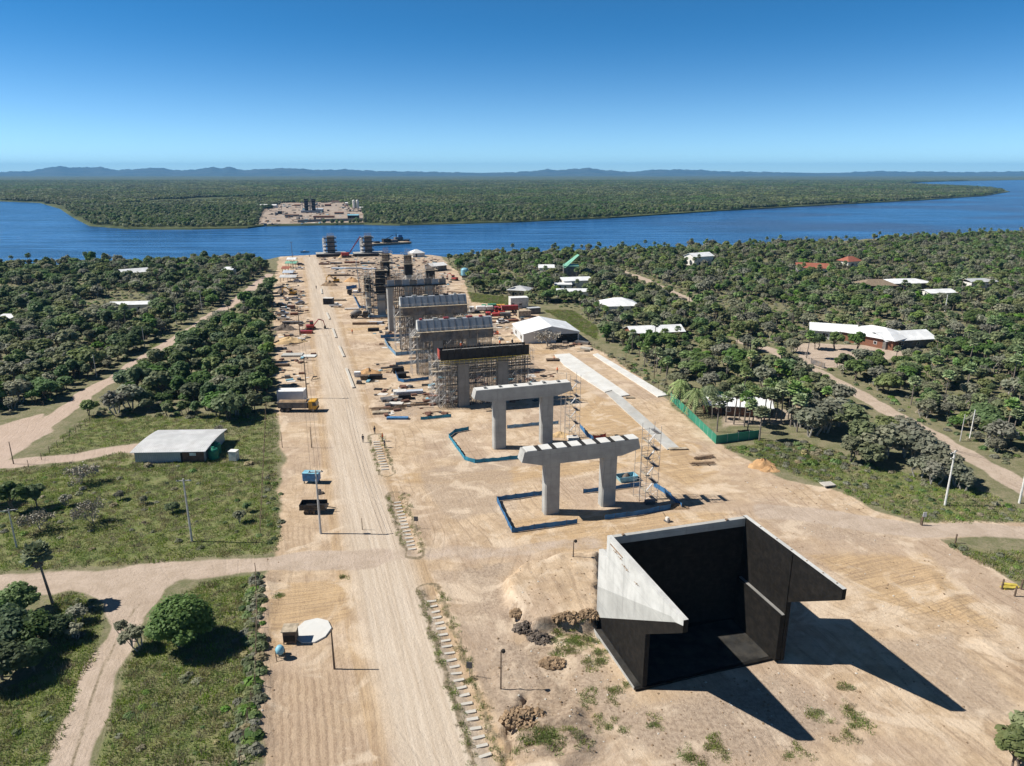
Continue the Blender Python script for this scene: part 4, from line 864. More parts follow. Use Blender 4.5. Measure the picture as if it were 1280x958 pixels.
def kerb(p0, p1, label):
    a, b = g(*p0), g(*p1); a.z = gz(a); d = b - a
    o = MB().box(0, d.length, -0.35, 0.35, -0.1, 0.35).build('concrete_kerb', M['block'], bevel=0.03)
    o.location = a; o.rotation_euler = (0, 0, math.atan2(d.y, d.x)); tag(o, label, 'kerb', 'pale kerbs along the main road')
for q in (((433, 462), (442, 486), 'pale kerb beside the main road near the orange heap'), ((424, 434), (430, 447), 'pale kerb beside the main road left of bent blue barrier'), ((416, 412), (420, 423), 'pale kerb beside the road below the white pickup'), ((408.5, 392), (412, 400), 'pale kerb beside the road right below the dark container'), ((404.5, 373), (406, 381), 'pale kerb left of the dark container'), ((401.5, 362), (402.5, 368), 'pale short kerb farthest along the road')): kerb(*q)
# ---------------------------------------------------------------- poles, lamps, signs, fences
def pole(px, py, h, label, mat='pole_conc', arms=1, r=0.16, lean=(0, 0), rz=0.3, name='power_pole', box=False, group='power poles'):
    p = G(px, py); t = thing(name, label, 'power pole', p, rz, group)
    MB().tube((0, 0, -0.3), (lean[0], lean[1], h), r, r * 0.6, 8).build('shaft', M[mat], t)
    for k in range(arms):
        z = h - 0.35 - k * 0.95
        MB().cbox(lean[0] * z / h, lean[1] * z / h + 0.12, z, 2.2 if k == 0 else 1.6, 0.12, 0.14).build('crossarm', M[mat], t)
        for x in (-0.9, 0.0, 0.9) if k == 0 else (-0.6, 0.6):
            MB().lathe([(0.05, 0), (0.09, .05), (0.05, .1), (0.08, .16), (0.03, .22)], 6, (lean[0] + x, lean[1] + 0.12, z + .07)).build('insulator', M['dark'], t)
    if box:
        MB().lathe([(0.25, 0), (0.27, 0.1), (0.27, .75), (0.2, .85)], 10, (0.35, 0, h * 0.62)).build('transformer', M['form_grey'], t)
    return t, p + Vector((0, 0, h))
pA = pole(401, 667, 10.7, 'grey concrete power pole by the black trailer, long shadow across the road', 'pole_conc', 1, 0.19, box=True, rz=0.15)[1]
pB = pole(384, 498, 10.4, 'brown power pole with crossarms standing behind the yellow tipper truck', 'wood', 2, 0.17)[1]
pC = pole(375, 420, 10.2, 'power pole beside the yellow sand heap on the main road', 'wood', 1, 0.16)[1]
pD = pole(367.5, 351, 10.2, 'power pole in front of the blue-roofed shelter', 'wood', 1, 0.16)[1]
pE = pole(365.6, 322, 10.2, 'power pole nearest the river at the road end', 'wood', 1, 0.16)[1]
q1 = pole(240, 677, 10.4, 'concrete power pole in the grass field below the zinc shed', 'pole_conc', 1, 0.19, rz=0.1)[1]
q2 = pole(21, 685, 6.5, 'short grey power pole in the field near the tall leaning palm', 'pole_conc', 1, 0.14)[1]
q3 = pole(17, 580, 4.6, 'dark wooden post by the start of the sandy drive', 'wood', 0, 0.11)[1]
d1 = pole(121, 472, 6.5, 'pale pole beside the diagonal sand road where wood begins', 'pole_conc', 0, 0.13)[1]
d2 = pole(181, 434, 6.5, 'pale pole farther along the diagonal sand road, second one', 'pole_conc', 0, 0.13)[1]
d3 = pole(221, 406, 7.5, 'pale pole beside the diagonal sand road, third one, among trees', 'pole_conc', 0, 0.13)[1]
d4 = pole(253, 392, 9, 'pale pole at the bend of the diagonal sand road, farthest', 'pole_conc', 0, 0.13)[1]
r1 = pole(1181, 632, 10, 'white concrete power pole with two crossarms in dry grass', 'pole_white', 2, 0.2, rz=0.6)[1]
r2 = pole(1274, 629, 9, 'white concrete power pole at the right edge beside the lane', 'pole_white', 1, 0.2, rz=0.6)[1]
r3 = pole(1212, 549, 6.5, 'white pole standing across the lane from the grey scrub', 'pole_white', 0, 0.15)[1]
r4 = pole(1200, 552, 6, 'slimmer grey pole just beside the white pole across the lane', 'pole_conc', 0, 0.12)[1]
r5 = pole(1181, 390, 7, 'white pole rising from trees behind the big white-roofed farmhouse', 'pole_white', 0, 0.2)[1]
r6 = pole(817.5, 474, 9, 'thin tall pole in scrub beside the second concrete strip', 'wood', 0, 0.11)[1]
r7 = pole(782, 455, 3.2, 'short dark post beside the second concrete strip', 'wood', 0, 0.1)[1]
pole(389.7, 560, 4.6, 'thin wooden post left of the main road above the blue water tank', 'wood', 0, 0.1)
pole(418, 836, 5.2, 'bare dark post right of the round white slab', 'wood', 0, 0.13)
pole(353, 560, 3.5, 'thin wooden post at the fence line below the tipper truck', 'wood', 0, 0.07)
pole(453, 663, 2.0, 'x', 'wood', 0, 0.07)['label' if False else 0]['label'] = 'small thin stake beside the main road'
def cable(a, b, label, n=3, sp=0.7, sag=0.9, group='power cables'):
    mb = MB(); d = (b - a); s = Vector((d.y, -d.x, 0)).normalized()
    for k in range(n):
        o = s * ((k - (n - 1) / 2) * sp); P = []
        for i in range(13):
            u = i / 12; P.append(a + d * u + o - Vector((0, 0, 4 * sag * u * (1 - u))) - a)
        mb.path(P, 0.02, 3)
    c = mb.build('power_cable', M['dark']); c.location = a; tag(c, label, 'cable', group)
cable(pA, pB, 'power cables from the pole by the black trailer to the brown pole')
cable(pB, pC, 'power cables from the brown pole to the pole by sand heap')
cable(pC, pD, 'power cables from sand heap pole to blue shelter pole')
cable(pD, pE, 'power cables to the pole nearest the river')
cable(q1, q2 + Vector((0, 0, 0)), 'power cables between the two poles of the grass field')
cable(q2, q2 + Vector((-60, 4, 0)), 'power cables leaving the field toward the left')
cable(r1, r2, 'power cables between the two white poles by the lane')
def lamp(px, py, h, label):
    p = G(px, py); t = thing('site_lamp', label, 'lamp post', p, 0, 'dark lamp posts')
    MB().tube((0, 0, -.2), (0.05, 0, h), 0.09, 0.06, 6).build('post', M['wood'], t)
    m = MB(); m.tube((0.05, 0, h), (0.3, -.1, h + 0.08), 0.04, n=5); m.build('arm', M['wood'], t)
    MB().lathe([(0.02, 0.2), (0.2, 0.12), (0.24, -0.1), (0.12, -0.25)], 8, (0.3, -.1, h)).build('lamp_head', M['dark'], t)
lamp(626, 861, 5.0, 'dark lamp post with its shadow on eroded ground, nearest the camera')
lamp(716, 708, 2.6, 'short dark lamp post left of the abutment back corner')
def sign(px, py, label, m='blue_paint'):
    p = G(px, py); t = thing('road_sign', label, 'sign', p, R(-5), 'small signs beside the drains')
    MB().tube((0, 0, -.2), (0, 0, 1.9), 0.03, n=5).build('post', M['steel'], t)
    MB().box(-.33, .33, -.03, .03, 1.2, 2.0).build('sign_board', M[m], t)
sign(587, 847, 'dark blue sign board beside the longest drain', 'form_grey'); sign(520.5, 661, 'dark sign board right of the middle drain', 'form_grey')
p = G(1152, 657); t = thing('gate_post', 'dark stump post topped with a small white plate beside the lane', 'post', p)
MB().tube((0, 0, -.2), (0, 0, 1.5), 0.16, n=7).build('stump', M['wood'], t); MB().box(-.05, .5, -.03, .03, 1.5, 2.3).build('plate', M['white'], t)
for k, (x, y, l) in enumerate(((1194, 679, 'lone short dark post at the tip of the grass wedge'), (1252, 737, 'left short dark post by the yellow boards'), (1268, 746, 'front short dark post by the yellow boards'), (1276, 737, 'right short dark post by the yellow boards'))):
    o = MB().tube((0, 0, -.2), (0.03, 0, 1.5), 0.13, 0.11, 7).build('short_post', M['wood']); o.location = G(x, y); tag(o, l, 'post', 'short dark posts by the wedge')
o = MB().cbox(0, 0, 0.1, 2.4, 0.8, 0.12, 0.2).cbox(.3, .5, 0.22, 1.8, 0.5, 0.1, -.2).build('timber_board', M['yellow_rail']); o.location = G(1262, 735); tag(o, 'small pile of yellow boards between short dark posts', 'boards')
def wire_fence(px, label, h=1.4, step=2.4, name='wire_fence', post='wood', wires=4):
    P = [G(x, y) for x, y in px]; t = thing(name, label, 'fence', P[0], 0, 'wire fences'); o = P[0]; k = 0; prev = None; mb = MB()
    for a, b in zip(P[:-1], P[1:]):
        d = b - a; n = max(1, int(round(d.length / step)))
        for i in range(n if b is not P[-1] else n + 1):
            q = a + d * (i / n); q.z = gz(q); q = q - o; hh = h * random.uniform(.92, 1.1)
            if k < 95:
                MB().tube(q - Vector((0, 0, .2)), q + Vector((random.uniform(-.06, .06), random.uniform(-.06, .06), hh)), 0.06, 0.05, 5).build('post', M[post], t)
            k += 1
            if prev is not None:
                for w_ in range(wires): mb.tube(prev + Vector((0, 0, 0.3 + w_ * (h - .4) / max(1, wires - 1))), q + Vector((0, 0, 0.3 + w_ * (h - .4) / max(1, wires - 1))), 0.009, n=3, cap=False)
            prev = q
    mb.build('wire', M['wood'], t)
wire_fence([(326, 668), (329, 600), (333, 512), (337, 440), (341, 380)], 'post and wire fence along the left edge of the building site', 1.7, 2.8)
wire_fence([(300, 957), (320, 860), (322, 770), (320, 716)], 'overgrown post and wire fence left of the graded strip', 1.6, 2.6)
wire_fence([(118, 524), (95, 542), (72, 560), (52, 575), (36, 584)], 'post fence between the diagonal sand road and shed plot', 1.5, 2.6)
wire_fence([(1150, 656), (1130, 648), (1104, 636), (1085, 625)], 'leaning wire fence in scrub beside the white plate post', 1.2, 2.5)
wire_fence([(735, 430), (785, 462), (835, 497)], 'wire fence between the second concrete strip and scrub', 1.4, 3)
wire_fence([(962, 424), (1000, 440), (1016, 455), (1045, 459)], 'pale garden fence round the yard of the big farmhouse', 1.3, 3, post='pole_white')
wire_fence([(-30, 499), (8, 498), (40, 505), (55, 508)], 'low fence at the left edge above the sand road', 1.3, 3)
t = thing('farm_gate', 'dark low metal gate of the farmhouse yard', 'gate', G(1014, 455), math.atan2((g(1025, 459) - g(1014, 455)).y, (g(1025, 459) - g(1014, 455)).x))
MB().box(0, 5.4, -.04, .04, 0.15, 1.5).build('gate_panel', M['form_grey'], t)
for x in (-.1, 5.5): MB().tube((x, 0, -.2), (x, 0, 1.7), 0.08, n=6).build('gate_post', M['form_grey'], t)

# ---------------------------------------------------------------- round slab, cabinet, small site kit
c = G(391, 789); n = 9
t = tag(MB().prism([(2.25 * math.cos(6.283 * i / n + .2) * (1 + .06 * math.sin(3 * i)), 2.5 * math.sin(6.283 * i / n + .2)) for i in range(n)], 'z', -.1, .16).build('round_slab', M['slab_white'], bevel=.02), 'round white concrete slab on the graded strip', 'slab'); t.location = c
t = thing('plywood_cabinet', 'dark plywood cabinet standing against the round white slab', 'cabinet', G(364, 801), R(4))
MB().box(-.75, .75, -.7, .7, 0.25, 1.75).build('body', M['wood'], t); MB().box(-.9, .9, -.85, .85, 1.752, 1.84).build('top', M['plank'], t)
MB().box(-.68, .68, -.72, -.702, .35, 1.2).build('open_front', M['dark'], t)
for x in (-.7, .7):
    for y in (-.65, .65): MB().cbox(x, y, .12, .1, .1, .25).build('leg', M['wood'], t)
t = thing('concrete_mixer', 'small site mixer with a blue drum below the plywood cabinet', 'mixer', G(351, 823), R(25))
MB().lathe([(.25, -.5), (.5, -.2), (.5, .25), (.28, .6)], 12, (0, 0, 1.05)).build('drum', M['blue_pale'], t, smooth=True)
for x in (-.5, .5): MB().tube((x, -.5, 0), (x, 0, 1.1), .05, n=5).build('leg', M['wood'], t); MB().tube((x, .5, 0), (x, 0, 1.1), .05, n=5).build('leg', M['wood'], t)
MB().box(-.45, .45, .45, .95, .3, .9).build('motor_box', M['form_grey'], t)
t = thing('site_machine', 'small grey compactor standing on sand behind the abutment', 'machine', G(834, 652), R(30))
MB().box(-.35, .35, -.5, .5, 0.02, .18).build('base_plate', M['form_grey'], t); MB().box(-.25, .25, -.3, .3, .182, .8).build('engine', M['white_dusty'], t, bevel=.06)
MB().tube((0, .3, .6), (0, 1.0, 1.15), .04, n=5).build('handle', M['dark'], t)
t = thing('mud_skip', 'open blue skip holding dark waste, right of the nearest pier', 'skip', G(783, 600), AX)
mb = MB(); P = [(-1.5, 0), (1.5, 0), (1.9, 1.0), (-1.9, 1.0)]
mb.prism(P, 'y', -1.0, -.92); mb.prism(P, 'y', .92, 1.0); mb.box(-1.48, 1.48, -.92, .92, .02, .1); mb.add([(-1.5, -.92, 0), (-1.5, .92, 0), (-1.9, .92, 1), (-1.9, -.92, 1)], [(0, 1, 2, 3)]); mb.add([(1.5, -.92, 0), (1.5, .92, 0), (1.9, .92, 1), (1.9, -.92, 1)], [(0, 3, 2, 1)])
mb.build('tub', M['teal_net'] if False else M['blue_pale'], t); MB().lathe([(.9, .1), (.8, .7), (.35, 1.25), (.05, 1.4)], 9, (0, 0, 0)).build('waste_heap', M['rubble'], t)
o = MB().cbox(0, 0, .45, 2.4, 1.5, .16, .1).cbox(-.7, 0, .2, .3, 1.2, .4).cbox(.8, 0, .2, .3, 1.2, .4).build('precast_slab', M['block']); o.location = G(1034, 608); o.rotation_euler = (.05, .06, .2); tag(o, 'lone grey precast slab lying where scrub meets sand', 'slab')
t = thing('water_trailer', 'blue steel water tank box on stand left of the road', 'water tank', G(390, 603), R(-4))
MB().box(-1.45, 1.45, -.75, .75, .5, 2.0).build('tank_body', M['blue_paint'], t, bevel=.05)
MB().box(-1.5, 1.5, -.8, .8, 2.002, 2.06).build('tank_lid', M['blue_pale'], t)
for x in (-1.2, 1.2):
    for y in (-.6, .6): MB().cbox(x, y, .25, .14, .14, .5).build('leg', M['form_grey'], t)
t = thing('flat_trailer', 'black flatbed trailer parked beside the grey concrete pole', 'trailer', G(394, 640), R(2))
MB().box(-2.3, 2.1, -1.1, 1.1, .8, 1.05).build('bed', M['black_car'], t)
MB().box(-2.2, 1.9, -1.05, -.98, 1.05, 1.75).build('side_board', M['black_car'], t); MB().box(-2.2, 1.9, .98, 1.05, 1.05, 1.75).build('side_board', M['black_car'], t)
MB().box(-2.28, -2.2, -1.05, 1.05, 1.05, 1.75).build('tail_board', M['black_car'], t)
MB().tube((2.1, 0, .9), (3.4, 0, .7), .08, n=5).build('drawbar', M['black_car'], t)
for x in (-1.2, -.2):
    for y in (-1.0, 1.0): MB().tube((x, y - .12, .42), (x, y + .12, .42), .42, n=14).build('wheel', M['rubber'], t)
t = thing('old_tyre', 'worn tyre lying beside the concrete power pole', 'tyre', G(402, 617))
mb = MB(); mb.lathe([(.22, .02), (.42, .02), (.46, .12), (.42, .24), (.22, .24)], 14); mb.build('tread', M['rubber'], t); MB().lathe([(.2, .08), (.2, .1)], 12).build('rim', M['form_grey'], t)

# ---------------------------------------------------------------- vehicles
def wheels(t, xs, hw, r, w=.25, hub='form_grey'):
    for x in xs:
        for q in (-1, 1):
            wl = MB().tube((x, q * hw - w/2, r), (x, q * hw + w/2, r), r, n=16).build('wheel', M['rubber'], t)
            MB().tube((x, q * (hw + w/2), r), (x, q * (hw + w/2 + .02), r), r * .55, n=10).build('rim', M[hub], wl)
def car(px, py, rz, kind, paint, label):
    t = thing('pickup' if kind == 'pickup' else ('van' if kind == 'van' else 'parked_car'), label, 'pickup' if kind == 'pickup' else ('van' if kind == 'van' else 'car'), G(px, py), rz, 'vehicles parked about the site')
    m = M[paint]
    if kind == 'car':
        MB().prism([(-2.1, .35), (2.1, .35), (2.15, .75), (1.1, .95), (-1.9, 1.0), (-2.15, .8)], 'y', -.85, .85).build('body', m, t, bevel=.06)
        MB().prism([(1.0, .95), (.35, 1.45), (-1.3, 1.48), (-1.95, 1.0)], 'y', -.72, .72).build('windows', M['glass'], t)
        MB().box(-1.25, .3, -.70, .70, 1.47, 1.53).build('roof', m, t); X = (-1.3, 1.3)
    elif kind == 'pickup':
        MB().prism([(-2.6, .5), (2.5, .5), (2.55, .95), (1.35, 1.12), (-2.6, 1.12)], 'y', -.9, .9).build('body', m, t, bevel=.05)
        MB().prism([(1.3, 1.12), (.75, 1.7), (-.45, 1.72), (-.6, 1.12)], 'y', -.78, .78).build('windows', M['glass'], t)
        MB().box(-.45, .7, -.76, .76, 1.71, 1.77).build('roof', m, t)
        MB().box(-2.5, -.7, -.75, .75, 1.122, 1.14).build('cargo_bed', M['dark'], t); X = (-1.6, 1.6)
    else:
        MB().prism([(-2.4, .4), (2.3, .4), (2.35, 1.0), (1.8, 1.3), (1.2, 2.1), (-2.4, 2.15)], 'y', -.92, .92).build('body', m, t, bevel=.06)
        MB().prism([(1.82, 1.32), (1.25, 2.0), (.7, 2.0), (.7, 1.32)], 'y', -.935, .935).build('windows', M['glass'], t); X = (-1.5, 1.5)
    wheels(t, X, .78, .36, .22)
    for y in (-.6, .6): MB().box(2.1 if kind != 'pickup' else 2.5, 2.19 if kind != 'pickup' else 2.58, y - .18, y + .18, .62, .8).build('headlight', M['white'], t)
    return t
car(370, 375.5, R(-5), 'car', 'grey_car', 'silver car parked alone beside the brown loader')
car(352, 383, R(10), 'car', 'black_car', 'black car parked in the corner by the trees')
car(356, 388, R(8), 'car', 'white_dusty', 'white car parked just in front of the black car')
car(353, 394, R(5), 'pickup', 'grey_car', 'grey pickup parked second row below the white car')
car(354, 400, R(5), 'pickup', 'white_dusty', 'dusty white pickup parked beside the dark rubble heap')
car(375, 381, R(200), 'car', 'grey_car', 'grey car parked nearest the road edge, beside the pole')
car(420, 384, R(0), 'pickup', 'white', 'white pickup parked in front of the dark container')
car(459, 396, R(5), 'pickup', 'white_dusty', 'pale pickup parked behind the dark mixer truck')
car(376, 332, R(0), 'car', 'black_car', 'dark car parked beside the white shelter near river')
car(374, 337, R(5), 'pickup', 'white', 'white pickup parked between shelters near the river')
car(372, 353, R(3), 'car', 'white', 'white car in front of the blue-roofed shelter')
car(628, 404, R(20), 'car', 'white', 'white car parked left of the warehouse')
car(349, 441, R(0), 'pickup', 'black_car', 'black pickup left of the grey hardstanding by trees') if False else None
def truck_cab(t, x, m, h=2.7, hw=1.2):
    MB().prism([(x - .9, .7), (x + .95, .7), (x + 1.0, 1.5), (x + .8, h), (x - .9, h)], 'y', -hw, hw).build('cab', M[m], t, bevel=.06)
    MB().prism([(x + 1.01, 1.6), (x + .84, h - .25), (x + .1, h - .25), (x + .1, 1.6)], 'y', -hw - .01, hw + .01).build('windscreen', M['glass'], t)
def tipper(px, py, rz, label, cab, body, L_=6.0, load=None, group='trucks on the site'):
    t = thing('tipper_truck', label, 'truck', G(px, py), rz, group)
    MB().box(-L_/2 - .6, L_/2 + 1.8, -.45, .45, .75, 1.0).build('chassis', M['dark'], t)
    mb = MB(); a, b = -L_/2 - .8, L_/2 - .1
    mb.prism([(-1.0, 1.0), (1.0, 1.0), (1.2, 2.3), (-1.2, 2.3)], 'x', a, b); mb.build('tipping_body', M[body], t)
    mb = MB(); mb.box(a - .1, b + .1, -1.28, -1.15, 2.22, 2.42); mb.box(a - .1, b + .1, 1.15, 1.28, 2.22, 2.42); mb.box(a - .1, a + .1, -1.14, 1.14, 2.22, 2.42); mb.box(b - .1, b + .7, -1.14, 1.14, 2.3, 2.42); mb.build('body_rim', M[body], t)
    for k in range(5): x = a + .4 + k * (b - a - .8) / 4; MB().box(x - .06, x + .06, -1.24, -1.1, 1.05, 2.2).build('body_rib', M[body], t)
    MB().prism([(-1.0, 2.31), (1.0, 2.31), (.3, 2.7), (-.4, 2.65)], 'x', a + .3, b - .3).build('load', M[load or 'dirt'], t)
    truck_cab(t, L_/2 + 1.1, cab)
    wheels(t, (-L_/2 + .2, -L_/2 + 1.5, L_/2 + 1.2), 1.0, .52, .32)
    MB().box(L_/2 + 2.0, L_/2 + 2.15, -1.15, 1.15, .55, .95).build('bumper', M['dark'], t)
    return t
tipper(370, 514, R(1), 'yellow-cabbed tipper truck with long grey body in front of white container', 'yellow', 'form_grey', 6.2)
def container(px, py, rz, L_, label, m, roof=None, h=2.5, wd=2.4, doors=True, group='containers and site boxes'):
    t = thing('site_container', label, 'container', G(px, py), rz, group)
    MB().box(-L_/2, L_/2, -wd/2, wd/2, .12, h).build('body', M[m], t)
    MB().box(-L_/2 - .05, L_/2 + .05, -wd/2 - .05, wd/2 + .05, h + .002, h + .1).build('roof', M[roof or m], t)
    if doors: MB().box(-L_/2 + .5, -L_/2 + 1.5, -wd/2 - .03, -wd/2 - .003, .15, 2.2).build('door', M['form_grey'], t); MB().box(-.2, 1.0, -wd/2 - .03, -wd/2 - .003, 1.1, 1.9).build('window', M['glass'], t)
    for x in (-L_/2 + .15, L_/2 - .15):
        MB().box(x - .1, x + .1, -wd/2 - .04, wd/2 + .04, 0, .118).build('skid', M['dark'], t)
    return t
M['sheet_blue'] = ribbed('bluish_sheet', (0.50, 0.55, 0.62), .3, 'X', var=.08)
container(365.5, 501.5, R(2), 6.4, 'white-roofed box trailer directly behind the yellow tipper truck', 'sheet_blue', 'white', 2.8, 3.0, False)  # bluish body: shade on a white box put into the sheet colour
container(411, 380.5, R(0), 4.0, 'dark open container with white roof beside the road and white pickup', 'form_black', 'white_dusty', 2.6, 3.0, False)
container(648, 384, R(12), 7.5, 'tall white office container left of the lawn by dense trees', 'white_dusty', 'white', 4.2, 4.5)
container(655, 396, R(15), 5, 'brown site box right of the tall white office container', 'wood_pale' if False else 'plank', 'plank', 2.4, 2.4, False)
container(667, 392, R(20), 5, 'dark-sided low store with grey roof behind the warehouse', 'form_grey', 'roof_grey', 2.3, 2.6, False)
container(293, 576, R(-6), 1.5, 'small white booth standing in grass right of the zinc shed', 'white_dusty', 'white', 2.0, 1.3, False)
def flatbed(px, py, rz, cab, loads, label, L_=9):
    t = thing('flatbed_truck', label, 'truck', G(px, py), rz, 'trucks on the site')
    MB().box(-L_/2, L_/2 - 1, -1.2, 1.2, 1.0, 1.25).build('flat_deck', M['form_grey'], t)
    truck_cab(t, L_/2 + .1, cab)
    for k, (x0, x1, m, h) in enumerate(loads): MB().box(x0, x1, -1.1, 1.1, 1.252, 1.25 + h).build('load_crate', M[m], t, bevel=.05)
    wheels(t, (-L_/2 + 1, -L_/2 + 2.4, L_/2), 1.0, .5, .3); return t
flatbed(604, 391, R(192), 'white', ((-4, -1.2, 'white_dusty', 1.4), (-.9, 2.8, 'white', 1.5)), 'white-cabbed flatbed truck with white crates, beside grassy corner')
flatbed(619, 388.5, R(192), 'green_paint', ((-4, -.5, 'yellow', 1.2), (-.3, 3, 'green_paint', 1.6)), 'green truck loaded with yellow and green boxes, middle of the truck row')
flatbed(635, 391, R(192), 'red_car', ((-4, 3, 'red_car', 1.7),), 'red truck at the right end of the truck row')
flatbed(625, 398.5, R(190), 'red', ((-4, 0, 'form_grey', 1.0), (.3, 3, 'red', 1.0)), 'red and grey truck parked in front of truck row')
flatbed(450, 369, R(180), 'black_car', ((-4, -2, 'form_grey', .8), (1, 3, 'white', .9)), 'dark crane lorry parked behind the vivid blue tarpaulin')
t = thing('loader_crane', 'thin grey upright crane arm rising from behind the dark crane lorry', 'crane', G(450, 366))
MB().box(-.6, .6, -.6, .6, 0, 2).build('pedestal', M['form_grey'], t); MB().tube((0, 0, 2), (-1.0, 0, 14), .3, .16, 6).build('mast', M['steel'], t); MB().tube((-1, 0, 14), (.2, 0, 17), .14, n=5).build('jib', M['steel'], t)
t = thing('mixer_truck', 'dark concrete mixer truck in front of the pale blue barrier', 'truck', G(449, 398), R(0), 'trucks on the site')
MB().box(-3.5, 2.5, -.5, .5, .8, 1.1).build('chassis', M['dark'], t); M0 = Matrix.Translation((-1, 0, 2.1)) @ Matrix.Rotation(R(80), 4, 'Y')
d = MB(); d.lathe([(.4, -2.2), (1.15, -.8), (1.2, .6), (.8, 1.7), (.4, 2.2)], 14); d.v = [tuple(M0 @ Vector(v)) for v in d.v]; d.build('drum', M['form_grey'], t, smooth=True)
truck_cab(t, 2.6, 'black_car'); wheels(t, (-2.5, -1.2, 2.4), 1.0, .52, .3)
def loader(px, py, rz, label, body='yellow', boom=True, cat='excavator', sc=1.0):
    t = thing('excavator', label, cat, G(px, py), rz, 'excavators and loaders'); t.scale = (sc,) * 3
    for q in (-1, 1):
        P = [(-1.7, 0.15), (-1.4, 0), (1.4, 0), (1.7, .15), (1.7, .6), (1.4, .75), (-1.4, .75), (-1.7, .6)]
        MB().prism(P, 'y', q * 1.0 - .28, q * 1.0 + .28).build('track', M['rubber'], t)
    MB().box(-1.7, 1.1, -1.2, 1.2, .85, 1.7).build('house', M[body], t, bevel=.08)
    MB().prism([(1.05, 1.702), (.9, 2.8), (-.3, 2.85), (-.3, 1.702)], 'y', .1, 1.15).build('cab', M['glass'], t)
    MB().box(-.35, .95, .08, 1.17, 2.852, 2.95).build('cab_roof', M[body], t)
    if boom:
        b = MB(); b.tube((.9, -.3, 1.5), (2.8, -.3, 3.6), .26, .22, 5); b.tube((2.8, -.3, 3.6), (4.4, -.3, 3.0), .22, .18, 5); b.build('boom', M[body], t)
        MB().tube((4.4, -.3, 3.0), (4.8, -.3, 1.0), .17, .13, 5).build('dipper_arm', M[body], t)
        MB().prism([(4.4, .2), (5.2, .3), (5.1, 1.1), (4.6, 1.0)], 'y', -.85, .25).build('bucket', M['rubber'], t)
    return t
loader(366, 369, R(180), 'brown-yellow loader parked left of the road, by a dark heap', 'yellow')
loader(420, 353, R(200), 'yellow excavator digging in the pit near climbing columns', 'yellow')
loader(389, 412, R(20), 'dark red digger beside the road near the yellow sand heap', 'red_car')
loader(1, 1, 0, 'x') if False else None
loader(627, 394, R(100), 'red excavator parked between truck row and warehouse', 'red', True)
loader(568, 351, R(150), 'reddish digger on the sandy haul road below white shelter', 'red', True)
# crane with red boom at the pylons
t = thing('crawler_crane', 'crawler crane with inclined red lattice boom between the pylon legs', 'crane', G(433, 322), R(17))
for q in (-1, 1): MB().box(-3, 3, q * 1.8 - .5, q * 1.8 + .5, 0, 1.1).build('track', M['rubber'], t)
MB().box(-3.2, 1.6, -1.6, 1.6, 1.2, 3.2).build('house', M['red'], t); MB().box(.2, 1.9, .7, 1.9, 1.25, 3.5).build('cab', M['glass'], t)
mb = MB(); a = Vector((1.2, 0, 1.5)); b = Vector((9.8, 0, 13.5)); d = (b - a)
up = Vector((-.82, 0, .57))
ch = [Vector((0, y, 0)) + up * z for y in (-.5, .5) for z in (-.5, .5)]
for o_ in ch: mb.tube(a + o_ * .5, b + o_ * .5, .17, n=4)
for k in range(12):
    p0, p1_ = a + d * (k / 12), a + d * ((k + 1) / 12)
    for i, j in ((0, 1), (2, 3), (0, 2), (1, 3)): mb.tube(p0 + ch[i] * .5, p1_ + ch[j] * .5, .09, n=3)
mb.build('lattice_boom', M['red'], t); MB().tube(b, b + Vector((.1, 0, -6)), .05, n=4).build('hoist_rope', M['dark'], t); MB().cbox(b.x + .1, 0, b.z - 6.3, .6, .6, .9).build('hook_block', M['dark'], t)

